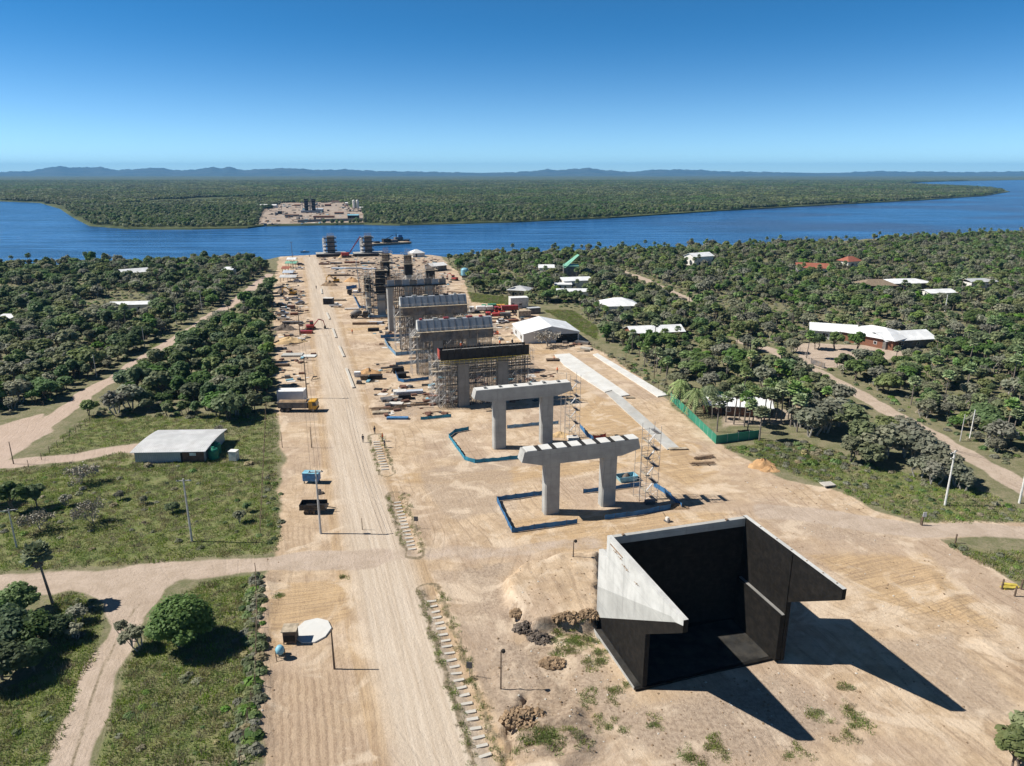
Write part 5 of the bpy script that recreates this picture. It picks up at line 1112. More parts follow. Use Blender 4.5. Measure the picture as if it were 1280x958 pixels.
# ---------------------------------------------------------------- buildings
def building(c, rz, Lx, Wy, he, hr, roof, wall, name, label, cat='house', kind='gable', over=.5, door='dark', dpos=0.3, group=None, open_front=False, nwin=2):
    t = thing(name, label, cat, c, rz, group); hx, hy = Lx / 2, Wy / 2
    if open_front:
        for x in (-hx + .2, 0, hx - .2):
            for y in (-hy + .2, hy - .2): MB().cbox(x, y, he / 2, .16, .16, he).build('post', M[wall], t)
    else:
        mb = MB(); mb.box(-hx, hx, -hy, hy, -.2, he)
        if kind == 'gable': mb.prism([(-hy, he), (hy, he), (0, hr)], 'x', -hx, hx)
        if kind == 'gabley': mb.prism([(-hx, he), (hx, he), (0, hr)], 'y', -hy, hy)
        mb.build('wall', M[wall], t)
        MB().box(hx * (dpos * 2 - 1) - .5, hx * (dpos * 2 - 1) + .5, -hy - .04, -hy - .003, 0, min(2.1, he - .2)).build('door', M[door], t)
        for k in range(nwin):
            x = -hx + Lx * (k + .6) / (nwin + .4)
            if abs(x - hx * (dpos * 2 - 1)) < 1.2: x += 1.6
            wn = MB().box(x - .55, x + .55, -hy - .05, -hy - .003, 1.0, 2.0 if he > 2.2 else 1.7).build('window', M['white'], t)
            MB().box(x - .45, x + .45, -hy - .06, -hy - .051, 1.08, 1.92 if he > 2.2 else 1.62).build('pane', M['glass'], wn)
    ox, oy, th = hx + over, hy + over, .12
    if kind == 'gable':
        s = (hr - he) / hy; e = he - s * over
        for q in (-1, 1):
            MB().prism([(0, hr + .03), (q * oy, e + .03), (q * oy, e + .03 + th), (0, hr + .03 + th)], 'x', -ox, ox).build('roof_slope', M[roof], t)
    elif kind == 'gabley':
        s = (hr - he) / hx; e = he - s * over
        for q in (-1, 1):
            MB().prism([(0, hr + .03), (q * ox, e + .03), (q * ox, e + .03 + th), (0, hr + .03 + th)], 'y', -oy, oy).build('roof_slope', M[roof], t)
    elif kind == 'hip':
        k = min(ox, oy) * .95; rx = max(ox - k, .2); e = he + .02
        vs = [(-ox, -oy, e), (ox, -oy, e), (ox, oy, e), (-ox, oy, e), (-rx, 0, hr), (rx, 0, hr)]
        MB().add(vs, [(0, 1, 5, 4), (1, 2, 5), (2, 3, 4, 5), (3, 0, 4), (3, 2, 1, 0)]).build('roof', M[roof], t)
    elif kind == 'barrel':
        n = 8; P = []
        for i in range(n + 1):
            u = i / n; y = -oy + 2 * oy * u; P.append((y, he + .02 + (hr - he) * math.sin(math.pi * (0.08 + .84 * u)) ** .8))
        P += [(y, z - .1) for y, z in P[::-1]]
        MB().prism(P, 'x', -ox, ox).build('roof', M[roof], t)
    else:
        MB().prism([(-oy, he + .02), (oy, hr), (oy, hr + th), (-oy, he + .02 + th)], 'x', -ox, ox).build('roof', M[roof], t)
    return t
def bpos(x0, y0, x1, y1, depth):
    a, b = g(x0, y0), g(x1, y1); d = b - a; n = Vector((-d.y, d.x, 0)).normalized()
    c = (a + b) / 2 + n * depth / 2; c.z = 0; return c, math.atan2(d.y, d.x), d.length
# zinc shed at left
c, a, l = bpos(169.5, 579, 256, 577.5, 11.5)
t = building(c, a, l, 11.5, 2.15, 2.75, 'roof_zinc', 'shed_wall', 'zinc_shed', 'long low shed with curved weathered zinc roof in the left field', 'shed', 'barrel', .55, 'dark', .70, nwin=0)
hx = l / 2; MB().box(hx - 4.1, hx - .003 + .02, -5.81, -5.753, -.1, 2.12).build('boarded_end', M['brick_brown'], t)
wn = MB().box(hx - 2.7, hx - 1.5, -5.86, -5.812, 1.35, 1.95).build('window', M['white'], t)
tk = thing('water_tank', 'dark green plastic water tank against the right end of zinc shed', 'water tank', G(267.5, 573)); MB().lathe([(.95, 0), (1.0, .1), (1.0, 1.7), (.85, 2.0), (.3, 2.25)], 16).build('tank_body', M['tank_green'], tk, smooth=False); MB().lathe([(.3, 2.25), (.3, 2.4)], 10).build('lid', M['tank_green'], tk)
tk2 = copy_thing(tk, G(270.5, 566), 0, 'dark green plastic water tank behind another at the zinc shed', 'green water tanks'); tk['group'] = 'green water tanks'
# warehouse
c, a, l = bpos(650, 429, 722, 427, 16)
a = R(12); t = building(c, a, 19.0, 17, 3.2, 5.4, 'roof_white', 'sheet_wall', 'warehouse', 'large white sheet-metal warehouse with low gable and dark open doorway', 'warehouse', 'gabley', .3, 'dark', .72, nwin=0)
MB().box(1.5, 9.0, -8.56, -8.505, 0, 2.7).build('doorway', M['dark'], t)
for k in range(2): MB().box(-9.55, -9.503, -6 + k * 8, -4 + k * 8, .9, 2.1).build('window', M['glass'], t)
building(*bpos(894, 519, 948, 522, 7)[:2], 14.5, 7, 2.6, 3.6, 'roof_white', 'brick_brown', 'plot_house', 'brown-walled house with bright white roof behind the palm cluster', 'house', 'gable', .7)
building(*bpos(896, 517, 906, 517, 4)[:2], 3.2, 4, 2.4, 2.7, 'roof_white', 'plaster', 'plot_store', 'small white-walled store left of the palm cluster house', 'shed', 'flat', .2, nwin=1)
building(*bpos(786, 427, 858, 424, 8)[:2], 18, 8, 2.8, 4.2, 'roof_white', 'brick', 'farmhouse', 'red-brick house with long white roof behind two palms', 'house', 'gable', .6)
building(*bpos(754, 393, 800, 392, 12)[:2], 14, 12, 3.2, 5.6, 'roof_white', 'plaster', 'hipped_house', 'white hip-roofed house half hidden by trees right of lawn', 'house', 'hip', .8)
building(*bpos(1020, 424, 1062, 427, 10)[:2], 14, 9, 3, 4.6, 'roof_white', 'plaster', 'farm_annexe', 'white-roofed annexe left of the big farmhouse, behind yard trees', 'house', 'gable', .6)
building(*bpos(1058, 427, 1110, 437, 12)[:2], 17, 13, 3.2, 5.6, 'roof_white', 'brick', 'big_farmhouse', 'big farmhouse wing with broad white roof and brick wall facing the yard', 'house', 'hip', .9)
building(*bpos(1104, 438, 1172, 434, 11)[:2], 18, 10, 2.9, 4.6, 'roof_white', 'form_grey', 'farmhouse_wing', 'long white-roofed farmhouse wing with dark wall, right of the yard', 'house', 'gable', .7)
building(*bpos(1116, 363, 1162, 362, 12)[:2], 22, 12, 3.2, 4.6, 'roof_white', 'form_grey', 'white_barn', 'white-roofed open barn far right beyond a thatched hut', 'barn', 'hip', .8)
building(*bpos(1164, 374, 1192, 373, 8)[:2], 13, 8, 2.6, 3.6, 'roof_white', 'plaster', 'white_cottage', 'white-roofed cottage in front of the white barn', 'house', 'gable', .6)
building(*bpos(1214, 362, 1244, 361, 9)[:2], 14, 9, 3, 4.4, 'roof_grey', 'plaster', 'curved_barn', 'pale curved-roof shed near the right edge among trees', 'shed', 'barrel', .5)
building(*bpos(1080, 364, 1118, 364, 10)[:2], 16, 10, 2.6, 5.0, 'thatch', 'wood', 'thatched_hut', 'brown thatched hut left of the white barn', 'hut', 'hip', .8)
building(*bpos(1003, 341, 1028, 342, 9)[:2], 17, 9, 3, 5, 'roof_red', 'plaster', 'red_roof_house', 'house with red tiled roof among trees, left one of two', 'house', 'gable', .6)
building(*bpos(1061, 334, 1075, 333, 8)[:2], 11, 8, 3.2, 5.8, 'roof_red', 'plaster', 'red_roof_house', 'house with red tiled roof among trees, right one of two', 'house', 'hip', .6)
building(*bpos(866, 333, 892, 331, 9)[:2], 15, 9, 5.5, 7.2, 'roof_white', 'plaster', 'riverside_house', 'white two-storey house near the far tree line, above the sandy bend', 'house', 'gable', .6)
building(*bpos(676, 345, 690, 345, 7)[:2], 8, 7, 4.4, 5.6, 'roof_white', 'plaster', 'white_villa', 'small white villa left of the green-roofed tower', 'house', 'gable', .5)
building(*bpos(709, 361, 738, 360, 8)[:2], 15, 8, 3.6, 4.3, 'roof_white', 'plaster', 'long_villa', 'long white villa below the green-roofed tower', 'house', 'flat', .4)
building(*bpos(696, 363, 712, 363, 5)[:2], 8, 5, 2.6, 2.9, 'roof_white', 'plaster', 'villa_porch', 'low white porch left of the long white villa', 'house', 'flat', .3, nwin=1)
building(*bpos(702, 372, 730, 372, 6)[:2], 14, 6, 2.5, 3.0, 'roof_white', 'plaster', 'villa_store', 'broken-up low white roof in front of the long villa', 'shed', 'flat', .3, nwin=1)
building(*bpos(637, 371, 656, 372, 9)[:2], 9, 9, 3, 4.6, 'roof_grey', 'plank', 'grey_hut', 'grey-roofed hut among trees behind the white office container', 'hut', 'hip', .6)
t = building(*bpos(706, 350, 722, 350, 7)[:2], 8, 7, 7, 7.4, 'roof_green', 'form_grey', 'green_tower', 'tall house with steep pale green roof rising above the trees', 'house', 'flat', 0, nwin=1)
MB().add([(-4.2, -3.8, 6.6), (-3.2, -4.2, 6.4), (4.4, 1.2, 12.4), (3.6, 4.0, 12.6), (-4.2, 3.6, 6.7), (-4.2, -3.8, 6.4), (-3.2, -4.2, 6.2), (4.4, 1.2, 12.2), (3.6, 4.0, 12.4), (-4.2, 3.6, 6.5)], [(0, 1, 2, 3, 4), (9, 8, 7, 6, 5), (0, 5, 6, 1), (1, 6, 7, 2), (2, 7, 8, 3), (3, 8, 9, 4), (4, 9, 5, 0)]).build('steep_roof', M['roof_green'], t)
building(*bpos(146, 391, 183, 390, 8)[:2], 17, 7, 3, 3.7, 'roof_white', 'plaster', 'wood_house', 'long white-roofed house sunk in the left wood, nearer one', 'house', 'gable', .5)
building(*bpos(190, 389, 200, 389, 6)[:2], 5, 6, 3.0, 3.5, 'roof_white', 'plaster', 'wood_store', 'small white roof right of the long house in the left wood', 'shed', 'gable', .4, nwin=1)
building(*bpos(155, 349, 180, 347, 8)[:2], 15, 8, 3.0, 4.6, 'roof_white', 'plaster', 'far_wood_house', 'white-roofed house deep in the left wood near the river', 'house', 'gable', .5)
building(*bpos(281, 348, 289, 348, 6)[:2], 5.5, 6, 4.4, 5.2, 'roof_white', 'plaster', 'small_wood_house', 'tiny white house near the far end of the diagonal road', 'house', 'flat', .3, nwin=1)
building(*bpos(-2, 409, 9, 409, 6)[:2], 6, 6, 3.0, 3.6, 'roof_white', 'plaster', 'edge_wood_hut', 'white roof at the left edge of the picture in the wood', 'hut', 'flat', .3, nwin=1)
for x0, x1, y, he, roof, nm, lab in ((359, 369, 331, 3.0, 'roof_white', 'open_shelter', 'white-roofed open shelter by the road near river'), (357, 370, 336, 3.0, 'roof_green', 'open_shelter', 'pale green-roofed open shelter between white and red ones'), (352.5, 361, 343, 3, 'roof_red', 'open_shelter', 'red-roofed open shelter left of parked vehicles'), (354, 366, 348.5, 3, 'sheet_blue', 'open_shelter', 'bluish-roofed open shelter behind the white car'), (350, 369, 353.5, 2.6, 'roof_zinc', 'open_shelter', 'long grey-roofed open shelter nearest the brown loader')):
    c, a, l = bpos(x0, y, x1, y, 6); c.z = 0
    building(c, a, l, 5, he, he + .9, roof, 'wood', nm, lab, 'shelter', 'gable', .4, open_front=True, group='roadside shelters')
c, a, l = bpos(516, 322, 531, 321, 8)
building(c, a, l, 8, 2.6, 4.8, 'white', 'white_dusty', 'white_tent', 'white tent with peaked top at the riverbank, right of the pylons', 'tent', 'hip', .3, nwin=0)
c, a, l = bpos(541, 340, 559, 338, 8)
building(c, a, l, 7, 3.0, 4.2, 'white', 'form_grey', 'white_canopy', 'white-topped canopy over dark stores beside the haul road', 'shelter', 'gable', .5, nwin=1)
t = thing('blue_tank', 'pale blue round water tank on stand at edge of the trees', 'water tank', G(581, 347))
MB().lathe([(2.0, 1.2), (2.05, 1.4), (2.05, 4.2), (1.6, 4.8), (.3, 5.2)], 16).build('tank_body', M['blue_pale'], t); MB().cbox(0, 0, .58, 3, 3, 1.2).build('stand', M['form_grey'], t)
# barge with tug
t = thing('work_barge', 'rusty flat work barge with deck crane and cabins on the river', 'barge', g(483, 306, -2.0), R(30))
MB().prism([(-20, .9), (-17, -.6), (17, -.6), (20, .9), (20, 1.6), (-20, 1.6)], 'y', -5, 5).build('hull', M['steel_rusty'], t)
MB().box(-19.5, 16, -4.7, 4.7, 1.602, 1.7).build('deck', M['plank'], t)
MB().box(-3, 3, -2.5, 2.5, 1.7, 4.6).build('deck_cabin', M['dark'], t); MB().box(4, 9, -3, 3, 1.7, 3.8).build('deck_store', M['form_grey'], t); MB().box(-10, -6, -2, 2, 1.7, 3.0).build('winch', M['dark'], t)
MB().tube((0, 0, 4.6), (6, 0, 7.2), .25, n=5).build('deck_boom', M['dark'], t)
t = thing('tug_boat', 'dark tug boat pushing at the right end of the work barge', 'boat', g(499, 302.5, -2.0), R(30))
MB().prism([(-8, .5), (-6.5, -.6), (7, -.6), (9, 1.4), (8.6, 1.8), (-8, 1.6)], 'y', -2.6, 2.6).build('hull', M['black_car'], t)
MB().box(-4, 3, -1.8, 1.8, 1.7, 4.0).build('deckhouse', M['form_grey'], t); MB().box(-1, 2.4, -1.4, 1.4, 4.0, 6.0).build('wheelhouse', M['blue_paint'], t); MB().tube((-2.5, 0, 4), (-2.5, 0, 7), .35, n=8).build('funnel', M['dark'], t)
t = thing('small_boat', 'tiny dark boat by the bank at the road end', 'boat', g(381, 315.5, -2.0), R(10))
MB().prism([(-3, .2), (-2.5, -.3), (2.5, -.3), (3.4, .5), (-3, .5)], 'y', -.8, .8).build('hull', M['dark'], t); MB().box(-1, .5, -.5, .5, .5, 1.2).build('cabin', M['white'], t)

# ---------------------------------------------------------------- heaps, stacks and other site clutter
def heap(px, py, rx, ry, h, mat, label, name='soil_heap', cat='heap', seed=0, rz=0.0, group=None):
    q = np.random.default_rng(seed + int(px * 7)); n = 26; rings = 9; vs = []; fs = []
    ph = q.uniform(0, 6.28, 8)
    for k in range(rings + 1):
        u = k / rings
        for i in range(n):
            t_ = 2 * math.pi * i / n; w_ = 1 + .16 * math.sin(2 * t_ + ph[0]) + .1 * math.sin(3 * t_ + ph[1]) + .06 * math.sin(7 * t_ + ph[2])
            z = h * (1 - u ** 1.3) * (1 + .18 * math.sin(3 * t_ + 5 * u + ph[3]) + .1 * math.sin(8 * t_ + 9 * u + ph[4])) + q.uniform(-.16, .16) * h * u - .05
            vs.append((rx * u * w_ * math.cos(t_), ry * u * w_ * math.sin(t_), z if k < rings else -.15))
    for k in range(rings):
        for i in range(n): fs.append((k*n+i, (k+1)*n+i, (k+1)*n+(i+1) % n, k*n+(i+1) % n))
    o = MB().add(vs, fs).build(name, M[mat], smooth=True); o.location = G(px, py); o.rotation_euler = (0, 0, rz); return tag(o, label, cat, group)
def clods(px, py, rx, ry, h, mat, label, name, cat='heap'):
    mb = MB()
    for i in range(170):
        a = random.uniform(0, 6.28); u = math.sqrt(random.random()); x, y = rx * u * math.cos(a), ry * u * math.sin(a); z = h * (1 - u ** 1.5) * random.uniform(.5, 1); r = random.uniform(.07, .24)
        Mx = Matrix.Translation((x, y, z)) @ Matrix.Rotation(random.uniform(0, 6), 4, 'Z') @ Matrix.Rotation(random.uniform(-.7, .7), 4, 'X'); mb.box(-r, r, -r * .8, r * .7, -h * .6 if i % 3 == 0 else -r, r * .6, Mx)
    o = mb.build(name, M[mat]); o.location = G(px, py); return tag(o, label, cat)
heap(362, 428, 5.5, 3.6, 1.6, 'sand_heap', 'yellow sand heap by the trees, left of the main road', 'sand_heap')
heap(461, 468, 3.6, 2.6, 1.5, 'dirt_orange', 'orange gravel heap beside the main road, bright', 'gravel_heap')
heap(953, 582, 3.2, 2.2, 1.3, 'dirt_orange', 'orange sand heap in front of the green hoarding corner', 'sand_heap')
heap(962, 588, 1.8, 1.4, .8, 'dirt_orange', 'smaller orange sand heap right of the bigger one', 'sand_heap')
clods(660, 786, 1.9, 1.2, .9, 'rubble', 'dark spoil heap at the edge of the dug mound, by abutment', 'spoil_heap')
clods(676, 799, 1.7, 1.2, .8, 'rubble', 'small dark spoil heap just left of the abutment slab', 'spoil_heap')
clods(648, 772, 1.0, .8, .5, 'dirt', 'brown clod heap at the left corner of the dug mound', 'clod_heap')
clods(712, 784, 2.2, .7, .9, 'dirt', 'long brown clod bank along the cut face of the dug mound', 'clod_heap')
clods(735, 783, 1.3, .8, .9, 'dirt', 'brown clod heap where the dug mound meets the abutment wall', 'clod_heap')
clods(690, 830, 1.5, 1.0, .5, 'dirt', 'low brown clod heap between green patches and lamp post', 'clod_heap')
clods(655, 905, 2.4, 1.6, .7, 'dirt', 'low brown clod heap on eroded ground nearest the camera', 'clod_heap')
heap(846, 634, 2.0, 1.3, .7, 'dirt', 'brown soil heap at end of the slanting blue barrier', 'soil_heap')
heap(355, 412, 4.0, 3.0, 1.8, 'rubble', 'dark rubble heap below the dusty white pickup by trees', 'rubble_heap')
heap(352, 367, 3.2, 2.6, 2.0, 'rubble', 'dark heap just left of the brown loader', 'rubble_heap')
heap(412, 357, 5.0, 3.0, 2.2, 'dirt', 'brown soil heap in the pit left of the yellow excavator', 'soil_heap')
heap(440, 352, 5.0, 3.0, 2.0, 'dirt_orange', 'orange soil heap right of the yellow excavator', 'soil_heap')
heap(700, 545, 2.4, 1.6, .9, 'sand_heap', 'pale soil heap behind the right column of second bare pier', 'soil_heap')
heap(428, 322, 3.0, 2.0, 2.2, 'sand_heap', 'pale sand heap under the red crane boom', 'sand_heap')
def stack(px, py, Lx, Wy, h, rz, mat, label, name, cat, n=5, group='stacks of building material'):
    t = thing(name, label, cat, G(px, py), rz, group)
    for k in range(n):
        z0 = h * k / n; MB().box(-Lx/2 + random.uniform(0, .2), Lx/2 - random.uniform(0, .2), -Wy/2 + random.uniform(0, .15), Wy/2 - random.uniform(0, .15), z0 + .03, z0 + h/n).build('layer', M[mat], t)
    return t
def bundle(px, py, Lx, rz, label, n=14, mat='steel_rusty', group='bundles of steel bar'):
    t = thing('rebar_bundle', label, 'steel bars', G(px, py), rz, group); mb = MB()
    for i in range(n): y = random.uniform(-.5, .5); z = random.uniform(.2, .5); o = random.uniform(-.4, .4); mb.tube((-Lx/2 + o, y, z), (Lx/2 + o, y + random.uniform(-.1, .1), z), .05, n=4)
    mb.build('bars', M[mat], t)
    for x in (-Lx/4, Lx/4): MB().box(x - .1, x + .1, -.7, .7, 0, .18).build('bearer', M['wood'], t)
ST = [(498, 466, 3.2, 2.0, 1.6, 20, 'form_black', 'black formwork stack beside the bent blue barrier end', 'formwork_stack'),
(502, 472, 2.6, 2.2, 1.3, 20, 'form_black', 'lower black formwork stack next to the barrier corner', 'formwork_stack'),
(512, 492, 7.0, 1.8, .8, 12, 'sheet_blue', 'long pale bluish sheet stack left of the black formwork pier', 'sheet_stack'),
(500, 492, 3.5, 2.4, .8, 10, 'white_dusty', 'whitish panel stack left of the bluish sheet stack', 'panel_stack'),
(506, 499, 3.2, 1.8, 1.2, 12, 'form_black', 'black frame stack in front of whitish panel stack', 'formwork_stack'),
(484, 501, 3.0, 2.2, .7, 25, 'form_grey', 'grey scrap stack at the left end of the material yard', 'panel_stack'),
(495, 507, 3.6, 1.8, .6, -5, 'white_dusty', 'pale plank stack in front of the black frame stack', 'plank_stack'),
(543, 498, 3.0, 1.6, .8, 5, 'brick', 'rusty brown beam stack left foot of black formwork pier', 'beam_stack'),
(456, 475, 2.2, 1.6, 1.3, 0, 'wood', 'brown pallet stack left of two dark ones by orange heap', 'pallet_stack'),
(470, 474, 3.6, 1.8, 1.2, 3, 'form_black', 'dark box stack in front of the orange gravel heap', 'box_stack'),
(447, 471, 2.0, 1.6, 1.4, 10, 'white', 'white bag stack beside the main road', 'bag_stack'),
(449, 480, 1.5, 1.3, .9, 0, 'form_grey', 'small grey crate at the road below white bags', 'crate_stack'),
(366, 445, 6.5, 3.4, .5, 4, 'slab_grey', 'grey concrete panel lying left of the main road', 'panel_stack'),
(386, 446, 4.5, 3.0, .3, 0, 'slab_white', 'pale concrete panel right of the grey one', 'panel_stack'),
(352, 458, 4.5, 1.4, .7, 6, 'wood', 'dark timber stack below the grey concrete panel', 'timber_stack'),
(377, 427, 2.6, 1.2, 1.0, 3, 'white_dusty', 'small pale trailer box right of yellow sand heap', 'crate_stack'),
(366, 405, 7.5, 1.6, .9, 3, 'form_grey', 'long grey beam stack beside the dark rubble heap', 'beam_stack'),
(383, 417, 4.5, 2.0, 1.0, 0, 'red_car', 'dark red frame stack beside the pole and sand heap', 'frame_stack'),
(368, 394, 3.2, 1.8, .9, 10, 'brick', 'brown pallet stack right of the grey pickup', 'pallet_stack'),
(364, 386, 3.2, 2.2, 1.4, 5, 'brick_brown', 'brown crate stack right of the black car', 'crate_stack'),
(456, 406, 9, 1.4, .8, 2, 'steel_rusty', 'rusty pipe stack below the pale pickup', 'pipe_stack'),
(470, 405, 5, 1.6, .8, 2, 'sheet_blue', 'bluish sheet stack right of the rusty pipes', 'sheet_stack'),
(467, 414, 4, 2.0, 1.0, 8, 'form_black', 'dark formwork stack below the bluish sheets', 'formwork_stack'),
(440, 387, 6, 2.0, .5, 4, 'white_dusty', 'pale panel stack between white pickup and mixer truck', 'panel_stack'),
(425, 376, 5, 2.0, .7, 4, 'plank', 'pale plank stack behind the white pickup', 'plank_stack'),
(424, 345, 12, 2.5, .8, 2, 'wood', 'long dark timber edge above the excavation pit', 'timber_stack'),
(425, 336, 10, 4, .5, 4, 'sheet_blue', 'wide bluish sheet pile on the yard below pylons', 'sheet_stack'),
(445, 336, 12, 3.5, .5, 4, 'conc_blue', 'grey precast panels laid in the yard below pylons', 'panel_stack'),
(462, 337, 8, 3.0, .6, 4, 'sheet_blue', 'bluish panel pile nearest the climbing columns', 'sheet_stack'),
(405, 331, 6, 2.5, .9, 4, 'brick_brown', 'reddish brown crate pile left in the riverside yard', 'crate_stack'),
(420, 330, 7, 3.0, .9, 4, 'form_grey', 'dark grey formwork pile in the riverside yard', 'formwork_stack'),
(440, 329, 9, 3.0, .9, 4, 'brick', 'rusty frame pile in the middle of riverside yard', 'frame_stack'),
(460, 330, 9, 3.0, .9, 4, 'form_grey', 'grey formwork pile right in the riverside yard', 'formwork_stack'),
(486, 330, 8, 3.0, .9, 6, 'form_grey', 'grey pile behind the rising columns in riverside yard', 'formwork_stack'),
(505, 336, 7, 3.0, .9, 6, 'brick_brown', 'brown crate pile behind the rising columns', 'crate_stack'),
(497, 524, 5, 1.2, .5, 0, 'blue_paint', 'blue panel pile by the track left of black formwork pier', 'panel_stack'),
(476, 517, 4, 1.6, .5, 10, 'plank', 'pale plank pile at lower left of the material yard', 'plank_stack'),
(575, 500, 4.5, 1.8, .8, 15, 'white_dusty', 'white sheet stack at foot of the black formwork pier', 'sheet_stack'),
(640, 402, 5, 2.0, .8, 20, 'brick', 'red-brown frame stack left of the warehouse', 'frame_stack'),
(660, 402, 5, 2.0, .7, 15, 'form_grey', 'grey frame stack behind the warehouse left roof', 'frame_stack'),
(728, 430, 5, 2, .8, -30, 'form_grey', 'grey scrap stack right of the warehouse doorway', 'frame_stack'),
(733, 437, 4, 1.6, .6, -35, 'block', 'pale block stack at the top of second concrete strip', 'block_stack'),
(691, 451, 4, 2, .5, 5, 'wood', 'dark plank pile at the top of the first concrete strip', 'plank_stack'),
(616, 418, 4, 2, .9, 10, 'orange', 'orange barrier stack left of the warehouse', 'barrier_stack'),
(716, 549, 2.6, 1.8, .6, 10, 'white_dusty', 'white board pile at the foot of second stair tower', 'board_stack'),
(812, 629, 1.8, 1.2, .6, 10, 'form_grey', 'grey board pile at the foot of the near stair tower', 'board_stack'),
(848, 562, 4, 1.0, .3, 5, 'plank', 'plank pile at the lower end of grey concrete strip', 'plank_stack'),
(787, 498, 2.4, 1.0, .3, 5, 'plank', 'plank pile where the wide concrete strip ends', 'plank_stack')]
for (x, y, lx, wy, h, rz, m, lab, nm) in ST: stack(x, y, lx, wy, h, R(rz), m, lab, nm, nm.replace('_', ' '))
for k, (x, y, lx, rz, lab) in enumerate(((520, 507, 9, 12, 'steel bar bundle in the yard left of black formwork pier'), (485, 512, 8, 5, 'steel bar bundle at the near edge of the material yard'), (470, 399, 9, 0, 'steel bar bundle beside the pale blue barrier'), (432, 333, 12, 3, 'steel bar bundle in the riverside yard'), (470, 343, 12, 3, 'steel bar bundle in front of bluish panel pile'), (880, 573, 4, 15, 'thin bar bundle on sand below the hoarding corner'), (878, 581, 4.5, 5, 'second thin bar bundle on sand nearest the orange heap'), (520, 389, 9, 6, 'steel bar bundle under the ribbed formwork deck'), (570, 366, 9, -20, 'steel bar bundle on reddish ground near the haul road'), (530, 448, 9, 10, 'steel bar bundle inside the bright blue barrier'), (560, 478, 8, 8, 'steel bar bundle before the left leg of black formwork pier'))): bundle(x, y, lx, R(rz), lab)
# ---------------------------------------------------------------- far construction site
def gf(px, py): return g(px, py, FARZ)
for x, lab in ((383.5, 'left rising pylon leg in dark formwork at the far site'), (392.5, 'right rising pylon leg in dark formwork at the far site')):
    t = thing('far_pylon', lab, 'pylon', gf(x, 266), AX, 'pylon legs of the far site'); MB().box(-8, 8, -6, 6, 0, 3).build('pile_cap', M['blue_paint'] if False else M['conc_blue'], t); MB().box(-2.6, 2.6, -2.5, 2.5, 3, 19).build('shaft', M['form_black'], t)
    for k in range(4): MB().box(-4, 4, -4, 4, 6 + 3.6 * k, 6.5 + 3.6 * k).build('work_platform', M['form_grey'], t)
    for q in (-5.5, 5.5): MB().tube((q, 0, 0), (q, 0, 16), .4, n=5).build('hoist_mast', M['steel'], t)
for k, x in enumerate((443, 447.5)):
    t = thing('cement_silo', ('left' if k == 0 else 'right') + ' one of two pale cement silos at the far site', 'silo', gf(x, 265), 0, 'cement silos of the far site')
    MB().lathe([(.5, 3), (2.1, 6), (2.1, 15.5), (1.2, 17)], 12).build('tank', M['white_dusty'], t)
    for a_ in range(4): MB().tube((1.7 * math.cos(a_ * 1.57 + .8), 1.7 * math.sin(a_ * 1.57 + .8), 0), (1.7 * math.cos(a_ * 1.57 + .8), 1.7 * math.sin(a_ * 1.57 + .8), 6), .2, n=4).build('leg', M['form_grey'], t)
def fbox(px, py, lx, wy, h, roof, wall, label, nm='far_shed', cat='shed'):
    t = thing(nm, label, cat, gf(px, py), R(3), 'sheds and boxes of the far site')
    MB().box(-lx/2, lx/2, -wy/2, wy/2, 0, h).build('wall', M[wall], t); MB().prism([(-wy/2 - .3, h), (wy/2 + .3, h), (0, h + wy * .18)], 'x', -lx/2 - .3, lx/2 + .3).build('roof', M[roof], t)
for q in ((336, 260, 26, 9, 4, 'white', 'white_dusty', 'long white-roofed shed at the left end of the far site'), (334, 255, 14, 8, 3, 'white_dusty', 'form_grey', 'white-roofed shed behind the long white shed at far site'), (442, 274.5, 13, 7, 5, 'blue_pale', 'form_black', 'dark box with pale teal roof at the far waterline'), (382, 264.5, 6, 4, 3, 'blue_pale', 'conc_blue', 'bluish box left of the far pylon legs'), (399, 264.5, 12, 6, 3.4, 'sheet_blue', 'conc_blue', 'bluish box right of the far pylon legs'), (453, 262, 8, 5, 3, 'white', 'white', 'white box right of the far cement silos'), (435, 256, 9, 6, 3, 'white', 'white_dusty', 'white box left of the far cement silos'), (410, 258, 10, 5, 3, 'brick', 'brick_brown', 'brown shed in the middle of the far site'), (424, 268, 12, 4, 2.5, 'brick', 'form_grey', 'rusty low stack right of centre at the far site'), (365, 271, 18, 3, 2.5, 'brick_brown', 'form_grey', 'dark low stack along the left of the far quay'), (405, 272.5, 26, 3, 2.2, 'brick_brown', 'brick', 'long rusty stack along the middle of the far quay'), (350, 268, 5, 4, 4, 'form_grey', 'form_black', 'dark box right of the sand ramp at far site'), (372, 258, 9, 5, 2.5, 'brick', 'plank', 'small brown shed behind the far pylon legs'), (420, 253.5, 16, 5, 2.5, 'brick_brown', 'plank', 'low brown shed at the back of the far site')): fbox(*q)
q_ = [gf(x, y) for x, y in ((372, 278.6), (400, 277.3), (435, 276.5), (460, 276))]
mb = MB()
for a, b in zip(q_[:-1], q_[1:]):
    d = b - a; M0 = Matrix.Translation(a) @ Matrix.Rotation(math.atan2(d.y, d.x), 4, 'Z'); mb.box(0, d.length, -.6, .6, -2, 3.0, M0)
tag(mb.build('quay_wall', M['conc_dark']), 'low grey quay wall along the water of the far site', 'wall')
for x, y, h, lab in ((352, 262, 16, 'thin mast at the left of the far site'), (389, 262, 24, 'thin tower crane mast between the far pylon legs')):
    t = thing('far_mast', lab, 'mast', gf(x, y)); MB().tube((0, 0, 0), (0, 0, h), .35, n=5).build('mast_tube', M['form_grey'], t); MB().tube((0, 0, h), (5, 0, h + 3), .25, n=4).build('mast_arm', M['form_grey'], t)

